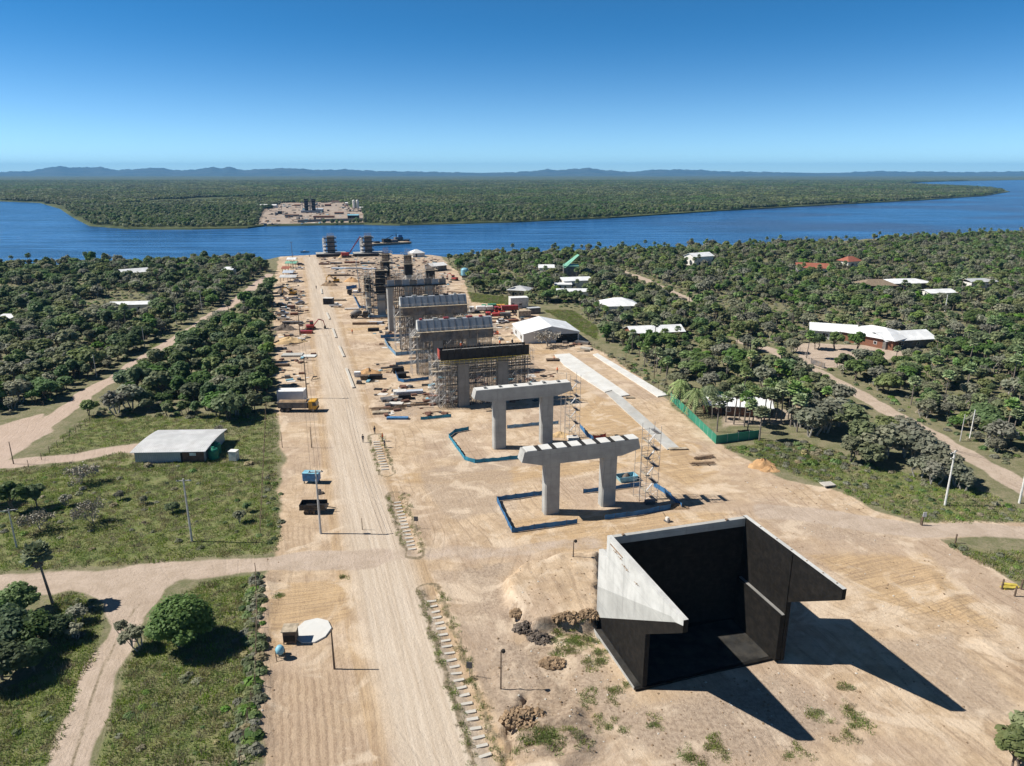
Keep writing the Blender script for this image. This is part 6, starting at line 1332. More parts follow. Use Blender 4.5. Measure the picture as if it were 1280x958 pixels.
# ---------------------------------------------------------------- people
def person_mesh(shirt):
    # one skinned surface: pelvis root, torso, head, arms with five fingers, legs
    J = [(0, 0, .95, .15), (0, 0, 1.12, .15), (0, 0, 1.35, .17), (0, 0, 1.50, .07), (0, .01, 1.60, .085), (0, .01, 1.70, .10), (0, .01, 1.76, .06)]
    E_ = [(0, 1), (1, 2), (2, 3), (3, 4), (4, 5), (5, 6)]
    for s in (-1, 1):
        b = len(J); J += [(s * .10, 0, .88, .10), (s * .11, .03 * s, .50, .065), (s * .12, -.03 * s, .09, .045), (s * .13, .14 - .03 * s, .04, .04)]
        E_ += [(0, b), (b, b + 1), (b + 1, b + 2), (b + 2, b + 3)]
        b = len(J); J += [(s * .20, 0, 1.42, .065), (s * .25, .01, 1.15, .045), (s * .24, .12, .92, .033), (s * .235, .15, .86, .032)]
        E_ += [(2, b), (b, b + 1), (b + 1, b + 2), (b + 2, b + 3)]
        for f in range(5):
            ox = (f - 2) * .016; c = len(J); ln = (.05, .075, .08, .075, .06)[f]
            J += [(s * .235 + (s * -.03 if f == 0 else 0), .155 + ox, .845, .009), (s * .235 + (s * -.045 if f == 0 else 0), .16 + ox, .845 - ln, .008)]
            E_ += [(b + 3, c), (c, c + 1)]
    me = bpy.data.meshes.new('person'); me.from_pydata([j[:3] for j in J], E_, [])
    o = bpy.data.objects.new('tmp', me); COL.objects.link(o); o.modifiers.new('s', 'SKIN')
    for i, v in enumerate(me.skin_vertices[0].data): v.radius = (J[i][3], J[i][3]); v.use_root = (i == 0)
    o.modifiers.new('sub', 'SUBSURF').levels = 1
    dg = bpy.context.evaluated_depsgraph_get(); m2 = bpy.data.meshes.new_from_object(o.evaluated_get(dg))
    bpy.data.objects.remove(o); m2.name = 'person_body'
    for m in ('trouser', shirt, 'skin', 'rubber'): m2.materials.append(M[m])
    for p in m2.polygons:
        z = p.center.z; x = abs(p.center.x)
        p.material_index = 3 if z < .1 else (2 if z > 1.52 or (x > .2 and z < 1.0) else (1 if z > .93 else 0)); p.use_smooth = True
    return m2
PM = {s: person_mesh(s) for s in ('shirt_orange', 'shirt_dark')}
hm = MB().lathe([(.135, 1.70), (.125, 1.78), (.08, 1.84), (.02, 1.86)], 12, (0, .01, 0)); hm.box(-.1, .1, .1, .2, 1.70, 1.72)
def person(p, rz, shirt, label, helm='helmet'):
    o = bpy.data.objects.new('person', PM[shirt]); COL.objects.link(o); o.location = p; o.rotation_euler = (0, 0, rz); tag(o, label, 'person', 'workers on the site')
    MB_ = hm.build('hard_hat', M[helm], o, smooth=True)
for k, (x, y, s, lab, h_) in enumerate(((454, 554, 'shirt_dark', 'worker in dark clothes standing at the road edge, left of the far drain', 'dark'), (468.5, 543, 'shirt_dark', 'worker in dark clothes at the top end of the far drain', 'dark'), (478.5, 552, 'shirt_orange', 'worker right of the far drain, in orange shirt', 'yellow'), (481, 560, 'shirt_dark', 'worker bent near rubble right of the far drain', 'helmet'), (440.5, 418, 'shirt_orange', 'lone worker in orange on open sand beside the road', 'orange'), (395.5, 362, 'shirt_dark', 'worker in dark clothes walking on the main road', 'dark'), (387, 322, 'shirt_dark', 'worker at the river end of the main road', 'yellow'), (692.5, 452, 'shirt_orange', 'worker in orange at the top of first concrete strip', 'dark'), (696.5, 467, 'shirt_orange', 'worker in orange on sand below the first strip top', 'orange'), (388, 513, 'shirt_dark', 'worker beside the road right of the yellow cab', 'helmet'), (563, 505, 'shirt_dark', 'worker in dark at left foot of black formwork pier', 'dark'))):
    person(G(x, y), R(40 * k), s, lab, h_)
for k, (a, lab) in enumerate(((5, 'worker on top of the black formwork beam, left part'), (9.5, 'worker on top of the black formwork beam, left of middle'), (14.5, 'worker on top of the black formwork beam, right part'), (17.6, 'worker on top of the black formwork beam, near the right end'))):
    person(L(a, 101.2, 14.0), R(70 * k), 'shirt_dark' if k % 2 else 'shirt_orange', lab)

# ---------------------------------------------------------------- vegetation
def quads_mesh(name, C, Nn, sz, mats, spin=None, aspect=1.0, extra=None, q=None):
    # C: centres, Nn: normals, sz: half sizes -> leaf clump cards bent in the middle
    n = len(C); q = q or rng
    Nn = Nn / np.linalg.norm(Nn, axis=1, keepdims=True)
    ref = q.normal(size=(n, 3)); A = np.cross(Nn, ref); A /= np.linalg.norm(A, axis=1, keepdims=True); B = np.cross(Nn, A)
    s = sz[:, None]; fold = Nn * s * q.uniform(-.35, .35, (n, 1))
    V = np.stack([C - A*s - B*s*aspect, C + A*s*.9 - B*s*aspect*.7 + fold, C + A*s + B*s*aspect, C - A*s*.8 + B*s*aspect*.8 - fold], 1).reshape(-1, 3)
    F = np.arange(4 * n).reshape(n, 4)
    mb = MB(); mb.v = [tuple(v) for v in V]; mb.f = [tuple(f) for f in F]; mb.m = [0] * n
    return mb
def sph(q, n):
    v = q.normal(size=(n, 3)); return v / np.linalg.norm(v, axis=1, keepdims=True)
def crown_mb(seed, rx, rz, zc, nc, nl, ls, spread=.75, dens_low=.2):
    q = np.random.default_rng(seed); C = []; Nn = []; cl = []
    for k in range(nc):
        d = sph(q, 1)[0]; d[2] = abs(d[2]) * .9 - dens_low * q.random()
        r = q.uniform(.35, 1.0) ** .6 * spread
        c = np.array([d[0]*rx*r, d[1]*rx*r, zc + d[2]*rz*r]); cr = rx * q.uniform(.24, .44); cl.append((c, cr))
        m = int(nl * q.uniform(.6, 1.4)); u = sph(q, m); u[:, 2] = u[:, 2] * .85 + .12
        C.append(c + u * cr * q.uniform(.55, 1.08, (m, 1)) * np.array([1, 1, .8])); Nn.append(u + q.normal(size=(m, 3)) * .42 + np.array([0, 0, 1.05]))
    C = np.concatenate(C); Nn = np.concatenate(Nn); k = C[:, 2] > .12
    C, Nn = C[k], Nn[k]
    return quads_mesh('crown', C, Nn, ls * q.uniform(.6, 1.3, len(C)), None, q=q), cl
def trunk_mb(seed, cl, zc, r=.14, n=7, stems=2):
    q = np.random.default_rng(seed + 99); mb = MB()
    for s in range(stems):
        b = Vector((q.uniform(-.2, .2) * stems, q.uniform(-.2, .2) * stems, -.2)); f = Vector((b.x * 2 + q.uniform(-.3, .3), b.y * 2 + q.uniform(-.3, .3), zc * .5))
        mb.tube(b, f, r, r * .7, 6)
        for i in range(n):
            c, cr = cl[int(q.integers(len(cl)))]; m = (f + Vector(c)) / 2 + Vector(q.normal(size=3) * .25)
            mb.tube(f, m, r * .5, r * .32, 4); mb.tube(m, Vector(c), r * .32, r * .12, 4)
    return mb
def proto(name, seed, rx, rz, zc, nc, nl, ls, leaf, bark='bark', stems=2, spread=.75):
    cm, cl = crown_mb(seed, rx, rz, zc, nc, nl, ls, spread)
    c = cm.build('crown', M[leaf]).data; t = trunk_mb(seed, cl, zc, stems=stems).build('trunk', M[bark]).data
    for o in [o for o in COL.objects if o.data in (c, t)]: COL.objects.unlink(o); bpy.data.objects.remove(o)
    return (c, t, rx)
def bare_proto(seed, rx, h):
    q = np.random.default_rng(seed); mb = MB(); tips = []
    def grow(p, d, l, r, lv):
        e = p + d * l; mb.tube(p, e, r, r * .65, 4, False); tips.append(e)
        if lv == 0: return
        for i in range(3 if lv > 1 else 4):
            nd = (d + Vector(q.normal(size=3)) * .55); nd.z = abs(nd.z) * .7 + .1; nd.normalize(); grow(e, nd, l * q.uniform(.6, .85), r * .6, lv - 1)
    for s in range(3):
        d = Vector((q.uniform(-.6, .6), q.uniform(-.6, .6), 1)).normalized(); grow(Vector((0, 0, -.1)), d, h * .34, .09, 4)
    T = np.array([tuple(t) for t in tips]); T = T[T[:, 2] > h * .4]; T = np.repeat(T, 2, 0) + q.normal(size=(2 * len(T), 3)) * .3
    cm = quads_mesh('crown', T, sph(q, len(T)), .12 * q.uniform(.6, 1.4, len(T)), None, q=q)
    c = cm.build('crown', M['twig']).data; t = mb.build('trunk', M['bark_pale']).data
    for o in [o for o in COL.objects if o.data in (c, t)]: COL.objects.unlink(o); bpy.data.objects.remove(o)
    return (c, t, rx)
def fan_palm(seed, h, cr=1.5, droop=False, lean=0.0):
    q = np.random.default_rng(seed); tm = MB(); P = [Vector((lean * (i / 6) ** 1.5, 0, h * i / 6 - (.2 if i == 0 else 0))) for i in range(7)]
    for i, (a, b) in enumerate(zip(P[:-1], P[1:])): tm.tube(a, b, .17 - .012 * i, .16 - .012 * i, 7, False)
    top = P[-1]; mb = MB()
    for k in range(34):
        az = k * 2.4 + q.uniform(-.3, .3); elv = 1.25 - 2.0 * (k / 33) + q.uniform(-.15, .15); mb.mi = 1 if elv < -.55 else 0
        d = Vector((math.cos(az) * math.cos(elv), math.sin(az) * math.cos(elv), math.sin(elv)))
        if not droop:
            l = cr * q.uniform(.45, .62); e = top + d * l; mb.tube(top, e, .02, .02, 3, False)
            side = d.cross(Vector((0, 0, 1))); side = side.normalized() if side.length > .1 else Vector((1, 0, 0)); up = side.cross(d)
            n = 9; r = cr * q.uniform(.42, .58); vs = [tuple(e)]; fs = []
            for i in range(n + 1):
                a = -2.1 + 4.2 * i / n; rr = r * (1 if i % 2 else .72); v = e + d * (rr * math.cos(a)) + side * (rr * math.sin(a)) + up * ((.10 if i % 2 else -.08) * r) - Vector((0, 0, .18 * r * abs(math.cos(a))))
                vs.append(tuple(v))
            fs = [(0, i + 1, i + 2) for i in range(n)]; mb.add(vs, fs)
        else:
            pts = []
            for i in range(7):
                u = i / 6; pts.append(top + Vector((d.x * cr * 1.5 * u, d.y * cr * 1.5 * u, (d.z * cr * 1.5) * u - 1.3 * cr * u * u)))
            side = Vector((-d.y, d.x, 0)); side = side.normalized() if side.length > .05 else Vector((1, 0, 0))
            for i in range(6):
                a, b = pts[i], pts[i + 1]; w0 = .42 * math.sin(math.pi * (i + .5) / 7) + .08; dn = Vector((0, 0, -.32))
                for sgn in (-1, 1):
                    for h_ in (0, .5):
                        m0 = a + (b - a) * h_; m1 = a + (b - a) * (h_ + .4); tip = m1 + side * (sgn * w0 * 1.2) + dn * (.6 + w0)
                        mb.add([tuple(m0), tuple(m1), tuple(tip)], [(0, 1, 2)])
    c = mb.build('crown', [M['frond'], M['frond_dry']]).data; t = tm.build('trunk', M['palm_trunk']).data
    for o in [o for o in COL.objects if o.data in (c, t)]: COL.objects.unlink(o); bpy.data.objects.remove(o)
    return (c, t, cr)
PR = {'dark': [proto('d', 1, 2.6, 2.2, 2.7, 22, 62, .26, 'leaf_dark'), proto('d', 2, 2.2, 2.4, 3.0, 20, 62, .25, 'leaf_dark'), proto('d', 3, 3.0, 2.0, 2.4, 26, 60, .27, 'leaf_dark')],
 'olive': [proto('o', 4, 2.5, 2.0, 2.6, 20, 60, .25, 'leaf_olive'), proto('o', 5, 2.0, 2.3, 2.9, 17, 60, .24, 'leaf_olive'), proto('o', 6, 2.9, 1.9, 2.3, 24, 56, .27, 'leaf_olive')],
 'grey': [proto('g', 7, 2.5, 1.9, 2.5, 22, 44, .22, 'leaf_grey', 'bark_pale', 3), proto('g', 8, 2.1, 2.1, 2.6, 18, 44, .22, 'leaf_grey', 'bark_pale', 3)],
 'green': [proto('n', 9, 2.1, 1.8, 2.3, 18, 58, .25, 'leaf_green'), proto('n', 10, 1.7, 1.9, 2.4, 15, 58, .24, 'leaf_green')],
 'bare': [bare_proto(20, 2.2, 4.2), bare_proto(21, 2.4, 4.6)],
 'palm': [fan_palm(30, 6.6, 1.7), fan_palm(31, 5.4, 1.6), fan_palm(32, 7.6, 1.8, lean=.5)],
 'droop': [fan_palm(40, 5.2, 2.0, True), fan_palm(41, 4.6, 2.2, True)]}
KN = {'dark': ('bushy_tree', 'tree'), 'olive': ('bushy_tree', 'tree'), 'grey': ('scrub_tree', 'tree'), 'green': ('bushy_tree', 'tree'), 'bare': ('bare_tree', 'tree'), 'palm': ('fan_palm', 'palm'), 'droop': ('drooping_palm', 'palm')}
INDIV = []
def tree(p, kind, label, group=None, s=1.0, rz=None, v=None, sz=None, tilt=(0, 0)):
    pr = PR[kind][random.randrange(len(PR[kind])) if v is None else v]
    nm, cat = KN[kind]; t = thing(nm, label, cat, p, random.uniform(0, 6.28) if rz is None else rz, group)
    t.rotation_euler = (tilt[0], tilt[1], t.rotation_euler[2]); t.scale = (s, s, sz or s)
    for n, me in (('crown', pr[0]), ('trunk', pr[1])):
        o = bpy.data.objects.new(n, me); COL.objects.link(o); o.parent = t
    INDIV.append(p); return t
# -- single plants one can point at
big = proto('b', 50, 3.9, 4.2, 2.9, 46, 330, .15, 'leaf_dark', stems=3); PR['big'] = [big]; KN['big'] = ('bushy_tree', 'tree')
thk = [proto('t', 51 + k, 3.0, 2.4, 2.2, 28, 250, .15, lf) for k, lf in enumerate(('leaf_dark', 'leaf_green'))]; PR['thick'] = thk; KN['thick'] = ('bushy_tree', 'tree')
tree(G(231, 806), 'big', 'large round dark-green bush at the sandy junction, left of the graded strip', s=1.0, rz=.5)
palm0 = tree(G(66, 756), 'palm', 'tall leaning fan palm standing alone beside the sandy track', s=1.12, v=0, rz=0, tilt=(0, -.1))
tree(G(174, 812), 'grey', 'small grey-leaved tree leaning over the sandy track', s=.75, tilt=(0, -.35), rz=0)
tree(G(152, 792), 'grey', 'little grey shrub drooping over the track, tip of the leaning tree', s=.42)
for k, (x, y, s, kd, lab) in enumerate(((12, 812, 1.25, 'thick', 0), (48, 806, 1.0, 'thick', 0), (-22, 800, 1.2, 'thick', 1), (25, 770, .95, 'thick', 1), (-60, 830, 1.3, 'thick', 0), (70, 800, .75, 'thick', 0), (5, 850, 1.1, 'thick', 0), (-40, 770, 1.0, 'thick', 1), (98, 778, .55, 'grey', 2), (95, 800, .5, 'grey', 2), (40, 838, .8, 'thick', 0))):
    tree(G(x, y), kd, ('dark bushy tree in the thicket at the left edge below the lone palm', 'mid-green bushy tree in the thicket at the left edge', 'small grey shrub between thicket and sandy track')[lab], ('dark trees of the left thicket', 'green trees of the left thicket', 'grey shrubs by the left thicket')[lab], s=s, v=(0, 1, None)[lab])
for x, y, s, kd, lab in ((102, 606, .95, 'bare', 'bare grey tree in the field left of the zinc shed'), (50, 662, .9, 'bare', 'bare grey tree in the field beside the short power pole'), (116, 655, .85, 'bare', 'bare grey tree in the middle of the grass field'), (22, 640, 1.1, 'dark', 'broad dark bush at the left edge of the field'), (48, 634, .9, 'dark', 'dark bush right of the broad one at the field edge'), (-12, 632, 1.1, 'dark', 'dark bush half outside the left edge of the field'), (84, 632, .5, 'grey', 'low grey shrub in the field among bare trees'), (216, 640, .42, 'dark', 'small dark shrub left of the field power pole'), (301, 653, .5, 'grey', 'small grey shrub near the site fence in the field'), (150, 625, .4, 'grey', 'little grey shrub below the zinc shed'), (180, 630, .35, 'grey', 'tiny grey shrub left of the field power pole'), (310, 640, .35, 'dark', 'tiny dark shrub beside the site fence'), (112, 520, .9, 'olive', 'olive tree at the bend between sand road and shed plot'), (275, 540, .4, 'bare', 'small bare tree behind the zinc shed right end'), (1262, 962, 1.0, 'olive', 'olive-green bush at the lower right corner of the picture'), (1290, 950, 1.0, 'olive', 'olive bush at the lower right corner, outer one'), (713, 434, 1.0, 'bare', 'x')):
    if lab != 'x': tree(G(x, y), kd, lab, s=s)
tree(G(684, 433), 'bare', 'pale round-crowned bare tree in front of the warehouse', s=1.5, v=0)
PALMS = [(896, 540, 1, 'palm'), (907, 528, .9, 'palm'), (917, 531, 1, 'palm'), (924, 526, .95, 'palm'), (930, 534, 1.05, 'palm'), (941, 529, .95, 'palm'), (949, 551, 1.15, 'palm'), (955, 527, 1, 'palm'), (961, 530, 1.05, 'palm'), (970, 526, .9, 'palm'), (976, 530, 1.1, 'palm'), (988, 533, 1.15, 'palm'), (996, 540, 1.1, 'palm'), (985, 524, 1, 'palm'), (934, 541, .85, 'palm'), (1003, 528, 1.0, 'palm'), (965, 520, 1.0, 'palm'), (890, 524, .7, 'palm')]
for x, y, s, kd in PALMS: tree(G(x, y), kd, 'slim fan palm in the cluster in front of the brown-walled white-roofed house', 'palms of the cluster before the plot house', s=s)
tree(G(849, 507), 'droop', 'full drooping palm just behind the left end of green hoarding', s=1.1, v=0)
tree(G(869, 518), 'droop', 'full drooping palm right of another, inside the green hoarding', s=1.15, v=1)
tree(G(886, 512), 'droop', 'darker drooping palm between the other two and palm cluster', s=1.0, v=0)
for x, y, s, lab in ((830, 436, 1.0, 'fan palm in front of the long white brick-house roof, left of a pair'), (818, 432, 1.0, 'fan palm in front of the long white brick-house roof, right of a pair'), (790, 440, .9, 'fan palm before the left end of the red-brick house'), (762, 416, 1.0, 'fan palm left of the hip-roofed house trees'), (1008, 448, .95, 'fan palm standing by the dark farm gate'), (1168, 478, 1.1, 'feathery palm in scrub right of the farmhouse yard'), (1259, 538, 1.1, 'fan palm near the right edge above the lane'), (1266, 545, .9, 'second fan palm near the right edge above the lane')):
    tree(G(x, y), 'palm', lab, 'single palms on the right', s=s)
for k, (x, y, s, kd) in enumerate(((1012, 545, 1.25, 'grey'), (1030, 540, 1.35, 'grey'), (1045, 532, 1.2, 'grey'), (1000, 535, 1.1, 'grey'), (1062, 545, 1.2, 'olive'), (1075, 570, 1.2, 'olive'), (1090, 575, 1.25, 'grey'), (1110, 573, 1.25, 'grey'), (1128, 570, 1.3, 'grey'), (1145, 578, 1.2, 'grey'), (1160, 586, 1.1, 'grey'), (1102, 560, 1.1, 'olive'), (1128, 555, 1.1, 'grey'), (1180, 600, 1.0, 'grey'), (1195, 608, .8, 'grey'), (1205, 614, .6, 'grey'), (1060, 578, .9, 'olive'), (1082, 582, .9, 'olive'), (1165, 605, .8, 'grey'), (1150, 598, .8, 'grey'))):
    tree(G(x, y), kd, 'grey shrubby tree in the thicket between palm cluster and the lane' if kd == 'grey' else 'olive bushy tree in the thicket between palm cluster and the lane', 'grey trees of the thicket by the lane' if kd == 'grey' else 'olive trees of the thicket by the lane', s=s * 1.32)
for x, y, s, lab in ((1020, 437, 1.2, 'left dark tree shading the farmhouse yard'), (1045, 438, 1.2, 'middle dark tree shading the farmhouse yard'), (1068, 439, 1.3, 'right dark tree shading the farmhouse yard'), (1048, 460, .7, 'round dark shrub beside the yard fence')): tree(G(x, y), 'dark', lab, s=s)

# -- woods: candidate sites on a jittered grid
def jgrid(x0, x1, y0, y1, d, q):
    xs = np.arange(x0, x1, d); ys = np.arange(y0, y1, d); X, Y = np.meshgrid(xs, ys); P = np.stack([X.ravel(), Y.ravel()], 1)
    return P + q.uniform(-.42, .42, P.shape) * d
WOODS = {'left': gp([(-420, 352), (-200, 338), (0, 333), (200, 330), (325, 327), (337, 340), (298, 365), (222, 414), (157, 451), (112, 476), (58, 505), (0, 518), (-60, 520), (-420, 600)]),
 'strip': gp([(346, 352), (341, 420), (340, 518), (318, 528), (255, 528), (218, 524), (150, 521), (122, 520), (114, 508), (172, 466), (240, 421), (312, 376), (340, 350)]),
 'right': gp([(574, 350), (560, 328), (600, 320), (700, 317), (860, 311), (1000, 307), (1100, 301), (1280, 292), (1560, 279), (1900, 420), (1700, 640), (1420, 660), (1320, 612), (1240, 572), (1190, 545), (1132, 518), (1088, 492), (1060, 522), (1000, 520), (960, 512), (880, 500), (842, 488), (795, 452), (752, 425), (752, 412), (716, 386), (660, 380), (640, 372), (590, 366)])}
qv = np.random.default_rng(77)
def keep(P):
    k = np.ones(len(P), bool)
    for l, w in ((DIAG, 6.0), (RTRACK[0], 5.5), (RTRACK[1], 5.0)): k &= seg_dist(P, l, False) > w
    k &= (seg_dist(P + [0, 7.0], RTRACK[0], False) > 5.0) & (seg_dist(P + [-2.5, 5.5], DIAG, False) > 5.0)
    k &= ~(inside(P, SITE)) & (seg_dist(P, SITE, True) > 1.5)
    for l in LAWN[:2] + [YARD, PYARD]: k &= ~inside(P, l)
    for o in COL.objects:
        if o.type == 'EMPTY' and o.get('category') in ('house', 'shed', 'hut', 'barn', 'warehouse', 'container', 'tent', 'shelter', 'water tank'):
            b = o.location; r = 3.0 + max([abs(v[0]) for c in o.children for v in c.bound_box] + [3])
            dx, dy = P[:, 0] - b.x, P[:, 1] - b.y; d = np.hypot(dx, dy); k &= d > r * .66
            # keep a short view of the front open
            ang = math.atan2(-b.x, -b.y); fx, fy = math.sin(ang), math.cos(ang)
            lon = dx * fx + dy * fy; lt = np.abs(dx * fy - dy * fx); k &= ~((lon > 0) & (lon < r * 1.15) & (lt < r * .6))
    if INDIV:
        I = np.array([(p.x, p.y) for p in INDIV])
        for i in range(len(I)): k &= np.hypot(P[:, 0] - I[i, 0], P[:, 1] - I[i, 1]) > 2.4
    return k
allP = []
for nm, poly in WOODS.items():
    a = np.array(poly); P = jgrid(a[:, 0].min(), a[:, 0].max(), a[:, 1].min(), a[:, 1].max(), 4.1 if nm != 'right' else 4.4, qv)
    P = P[inside(P, poly)]; P = P[np.abs(P[:, 0]) < .86 * P[:, 1] + 40]; P = P[keep(P)]
    dn = wob(P[:, 0], P[:, 1], .05, 31) + .8 * wob(P[:, 0], P[:, 1], .14, 32)
    P = P[dn > -0.42]
    allP += [(p[0], p[1], nm) for p in P]
KMIX = {'left': (('dark', .34), ('olive', .26), ('grey', .22), ('green', .14), ('palm', .04)), 'strip': (('dark', .50), ('olive', .2), ('grey', .13), ('green', .14), ('palm', .05)), 'right': (('dark', .19), ('olive', .27), ('grey', .24), ('green', .19), ('palm', .11))}
WHERE = {'left': 'in the wood left of the diagonal sand road', 'strip': 'in the wood between diagonal sand road and building site', 'right': 'in the wood right of the building site'}
DESC = {'dark': 'dark green bushy tree', 'olive': 'olive bushy tree', 'grey': 'grey-leaved scrubby tree', 'green': 'bright mid-green bushy tree', 'palm': 'fan palm standing up', 'bare': 'bare tree'}
rows = []
cw = wob(np.array([p[0] for p in allP]), np.array([p[1] for p in allP]), .045, 40)
for (x, y, nm), c in zip(allP, cw):
    mix = KMIX[nm]; u = qv.random(); acc = 0
    for kd, wt in mix:
        wt2 = wt * (1 + (1.3 * c if kd in ('dark',) else (-1.2 * c if kd in ('grey',) else 0))); acc += max(.02, wt2)
        if u < acc: break
    s = .58 + .95 * qv.random() ** 1.5 if kd != 'palm' else qv.uniform(.75, 1.05)
    if nm == 'right': s *= .92
    rows.append([x, y, nm, kd, s])
vis = [r for r in rows if abs(r[0]) < .74 * r[1] + 3]
vis.sort(key=lambda r: math.hypot(r[0], r[1]) / r[4])
NI = 300 - sum(1 for o in COL.objects if o.get('category') == 'tree')
pc = 0; ti = 0; rest = [r for r in rows if not (abs(r[0]) < .74 * r[1] + 3)]
for r in vis:
    x, y, nm, kd, s = r
    if (kd == 'palm' and pc < 60) or (kd != 'palm' and ti < NI):
        z = float(hz([x], [y])[0]); band = '' 
        tree(Vector((x, y, z)), kd, DESC[kd] + ' ' + WHERE[nm], f'{DESC[kd]}s of the {nm if nm != "strip" else "middle"} wood', s=s)
        if kd == 'palm': pc += 1
        else: ti += 1
    else: rest.append(r)
# -- the rest of the near woods, the far woods and the grass: masses nobody could count
def scatter(name, P, rot, scl, idx, protos, kind='stuff'):
    col = bpy.data.collections.new(name + '_kinds')
    for i, me in enumerate(protos):
        o = bpy.data.objects.new(f'{name}_kind_{i:02d}', me); col.objects.link(o)
    me = bpy.data.meshes.new(name); n = len(P); me.vertices.add(n); me.vertices.foreach_set('co', np.asarray(P, np.float32).ravel())
    for nm, ty, d, key in (('rot', 'FLOAT', rot, 'value'), ('scl', 'FLOAT_VECTOR', scl, 'vector'), ('idx', 'INT', idx, 'value')):
        a = me.attributes.new(nm, ty, 'POINT'); a.data.foreach_set(key, np.asarray(d).ravel())
    o = bpy.data.objects.new(name, me); COL.objects.link(o); o['kind'] = kind
    gn = bpy.data.node_groups.new(name, 'GeometryNodeTree'); gn.interface.new_socket('Geometry', in_out='INPUT', socket_type='NodeSocketGeometry'); gn.interface.new_socket('Geometry', in_out='OUTPUT', socket_type='NodeSocketGeometry')
    N = gn.nodes.new; gi, go = N('NodeGroupInput'), N('NodeGroupOutput'); iop = N('GeometryNodeInstanceOnPoints'); ci = N('GeometryNodeCollectionInfo')
    ci.inputs[0].default_value = col; ci.inputs[1].default_value = True; ci.inputs[2].default_value = True
    def na(nm, ty):
        q = N('GeometryNodeInputNamedAttribute'); q.data_type = ty; q.inputs[0].default_value = nm; return q.outputs[0]
    cx = N('ShaderNodeCombineXYZ'); Lk = gn.links.new
    Lk(gi.outputs[0], iop.inputs['Points']); Lk(ci.outputs[0], iop.inputs['Instance']); iop.inputs['Pick Instance'].default_value = True
    Lk(na('idx', 'INT'), iop.inputs['Instance Index']); Lk(na('rot', 'FLOAT'), cx.inputs[2]); Lk(cx.outputs[0], iop.inputs['Rotation']); Lk(na('scl', 'FLOAT_VECTOR'), iop.inputs['Scale']); Lk(iop.outputs[0], go.inputs[0])
    md = o.modifiers.new('scatter', 'NODES'); md.node_group = gn; return o
def joined(pr):
    c, t = pr[0], pr[1]; mb = MB(); mats = list(c.materials) + list(t.materials); nc = len(c.materials)
    vs = [tuple(v.co) for v in c.vertices]; k = len(vs); fs = [tuple(p.vertices) for p in c.polygons]; mi = [p.material_index for p in c.polygons]
    vs += [tuple(v.co) for v in t.vertices]; fs += [tuple(i + k for i in p.vertices) for p in t.polygons]; mi += [nc] * len(t.polygons)
    me = bpy.data.meshes.new('mass_tree'); me.from_pydata(vs, [], fs)
    for m in mats: me.materials.append(m)
    me.polygons.foreach_set('material_index', mi); return me
order = ['dark', 'olive', 'grey', 'green', 'palm']; mlist = []; base = {}
for kd in order: base[kd] = len(mlist); mlist += [joined(p) for p in PR[kd]]
X = np.array([r[0] for r in rest]); Y = np.array([r[1] for r in rest]); Z = hz(X, Y)
ix = np.array([base[r[3]] + qv.integers(len(PR[r[3]])) for r in rest], np.int32); sc = np.array([r[4] for r in rest])
scatter('near_woodland', np.stack([X, Y, Z], 1), qv.uniform(0, 6.28, len(X)), np.repeat(sc[:, None], 3, 1) * qv.uniform(.85, 1.15, (len(X), 3)), ix, mlist)
# low undergrowth filling the wood floors
def low_bush(seed, leaf):
    q = np.random.default_rng(seed); n = 110; u = sph(q, n); u[:, 2] = abs(u[:, 2]); C = u * np.array([.95, .95, .7]) * q.uniform(.5, 1, (n, 1)); C[:, 2] += .05
    mb = quads_mesh('b', C, u + q.normal(size=(n, 3)) * .4 + np.array([0, 0, .9]), .2 * q.uniform(.6, 1.3, n), None, q=q); o = mb.build('low_bush', M[leaf]); me = o.data; bpy.data.objects.remove(o); return me
LB = [low_bush(60 + i, lf) for i, lf in enumerate(('leaf_dark', 'leaf_olive', 'leaf_grey', 'leaf_green', 'grass_dry'))]
UP = []
for nm, poly in WOODS.items():
    a = np.array(poly); P = jgrid(a[:, 0].min(), a[:, 0].max(), a[:, 1].min(), a[:, 1].max(), 3.0, qv); P = P[inside(P, poly)]; P = P[np.abs(P[:, 0]) < .86 * P[:, 1] + 30]
    k = np.ones(len(P), bool)
    for l, w in ((DIAG, 3.0), (RTRACK[0], 2.8), (RTRACK[1], 3.2)): k &= seg_dist(P, l, False) > w
    k &= ~inside(P, SITE)
    for l in LAWN[:2] + [YARD, PYARD]: k &= ~inside(P, l)
    UP.append(P[k])
for poly, d in ((SCRUB, 1.7), (gp([(740, 432), (790, 452), (842, 488), (842, 500), (790, 464)]), 2.2), (gp([(-80, 600), (130, 600), (200, 640), (120, 690), (-80, 700)]), 3.6), (WEDGE, 1.6), (gp([(30, 590), (150, 580), (340, 580), (350, 690), (200, 690)]), 5.2), (gp([(318, 960), (324, 860), (322, 730), (312, 716), (308, 860), (290, 960)]), 1.0), (gp([(130, 930), (180, 830), (300, 760), (315, 860), (300, 960), (150, 960)]), 2.8), (gp([(-40, 870), (60, 845), (90, 850), (60, 958), (-40, 960)]), 2.6), (gp([(80, 742), (125, 755), (118, 790), (95, 815), (70, 800)]), 1.3), (gp([(210, 775), (300, 722), (318, 722), (316, 760), (260, 800)]), 2.2), (gp([(330, 590), (352, 590), (352, 690), (330, 690)]), 2.0)):
    a = np.array(poly); P = jgrid(a[:, 0].min(), a[:, 0].max(), a[:, 1].min(), a[:, 1].max(), d, qv); P = P[inside(P, poly)]
    k = np.ones(len(P), bool)
    for l, w in ((DIAG, 4.2), (TRACK, 3.0), (RTRACK[1], 4.4), (LATROAD[0], 4), (LATROAD[2], 4)): k &= seg_dist(P, l, False) > w
    UP.append(P[k])
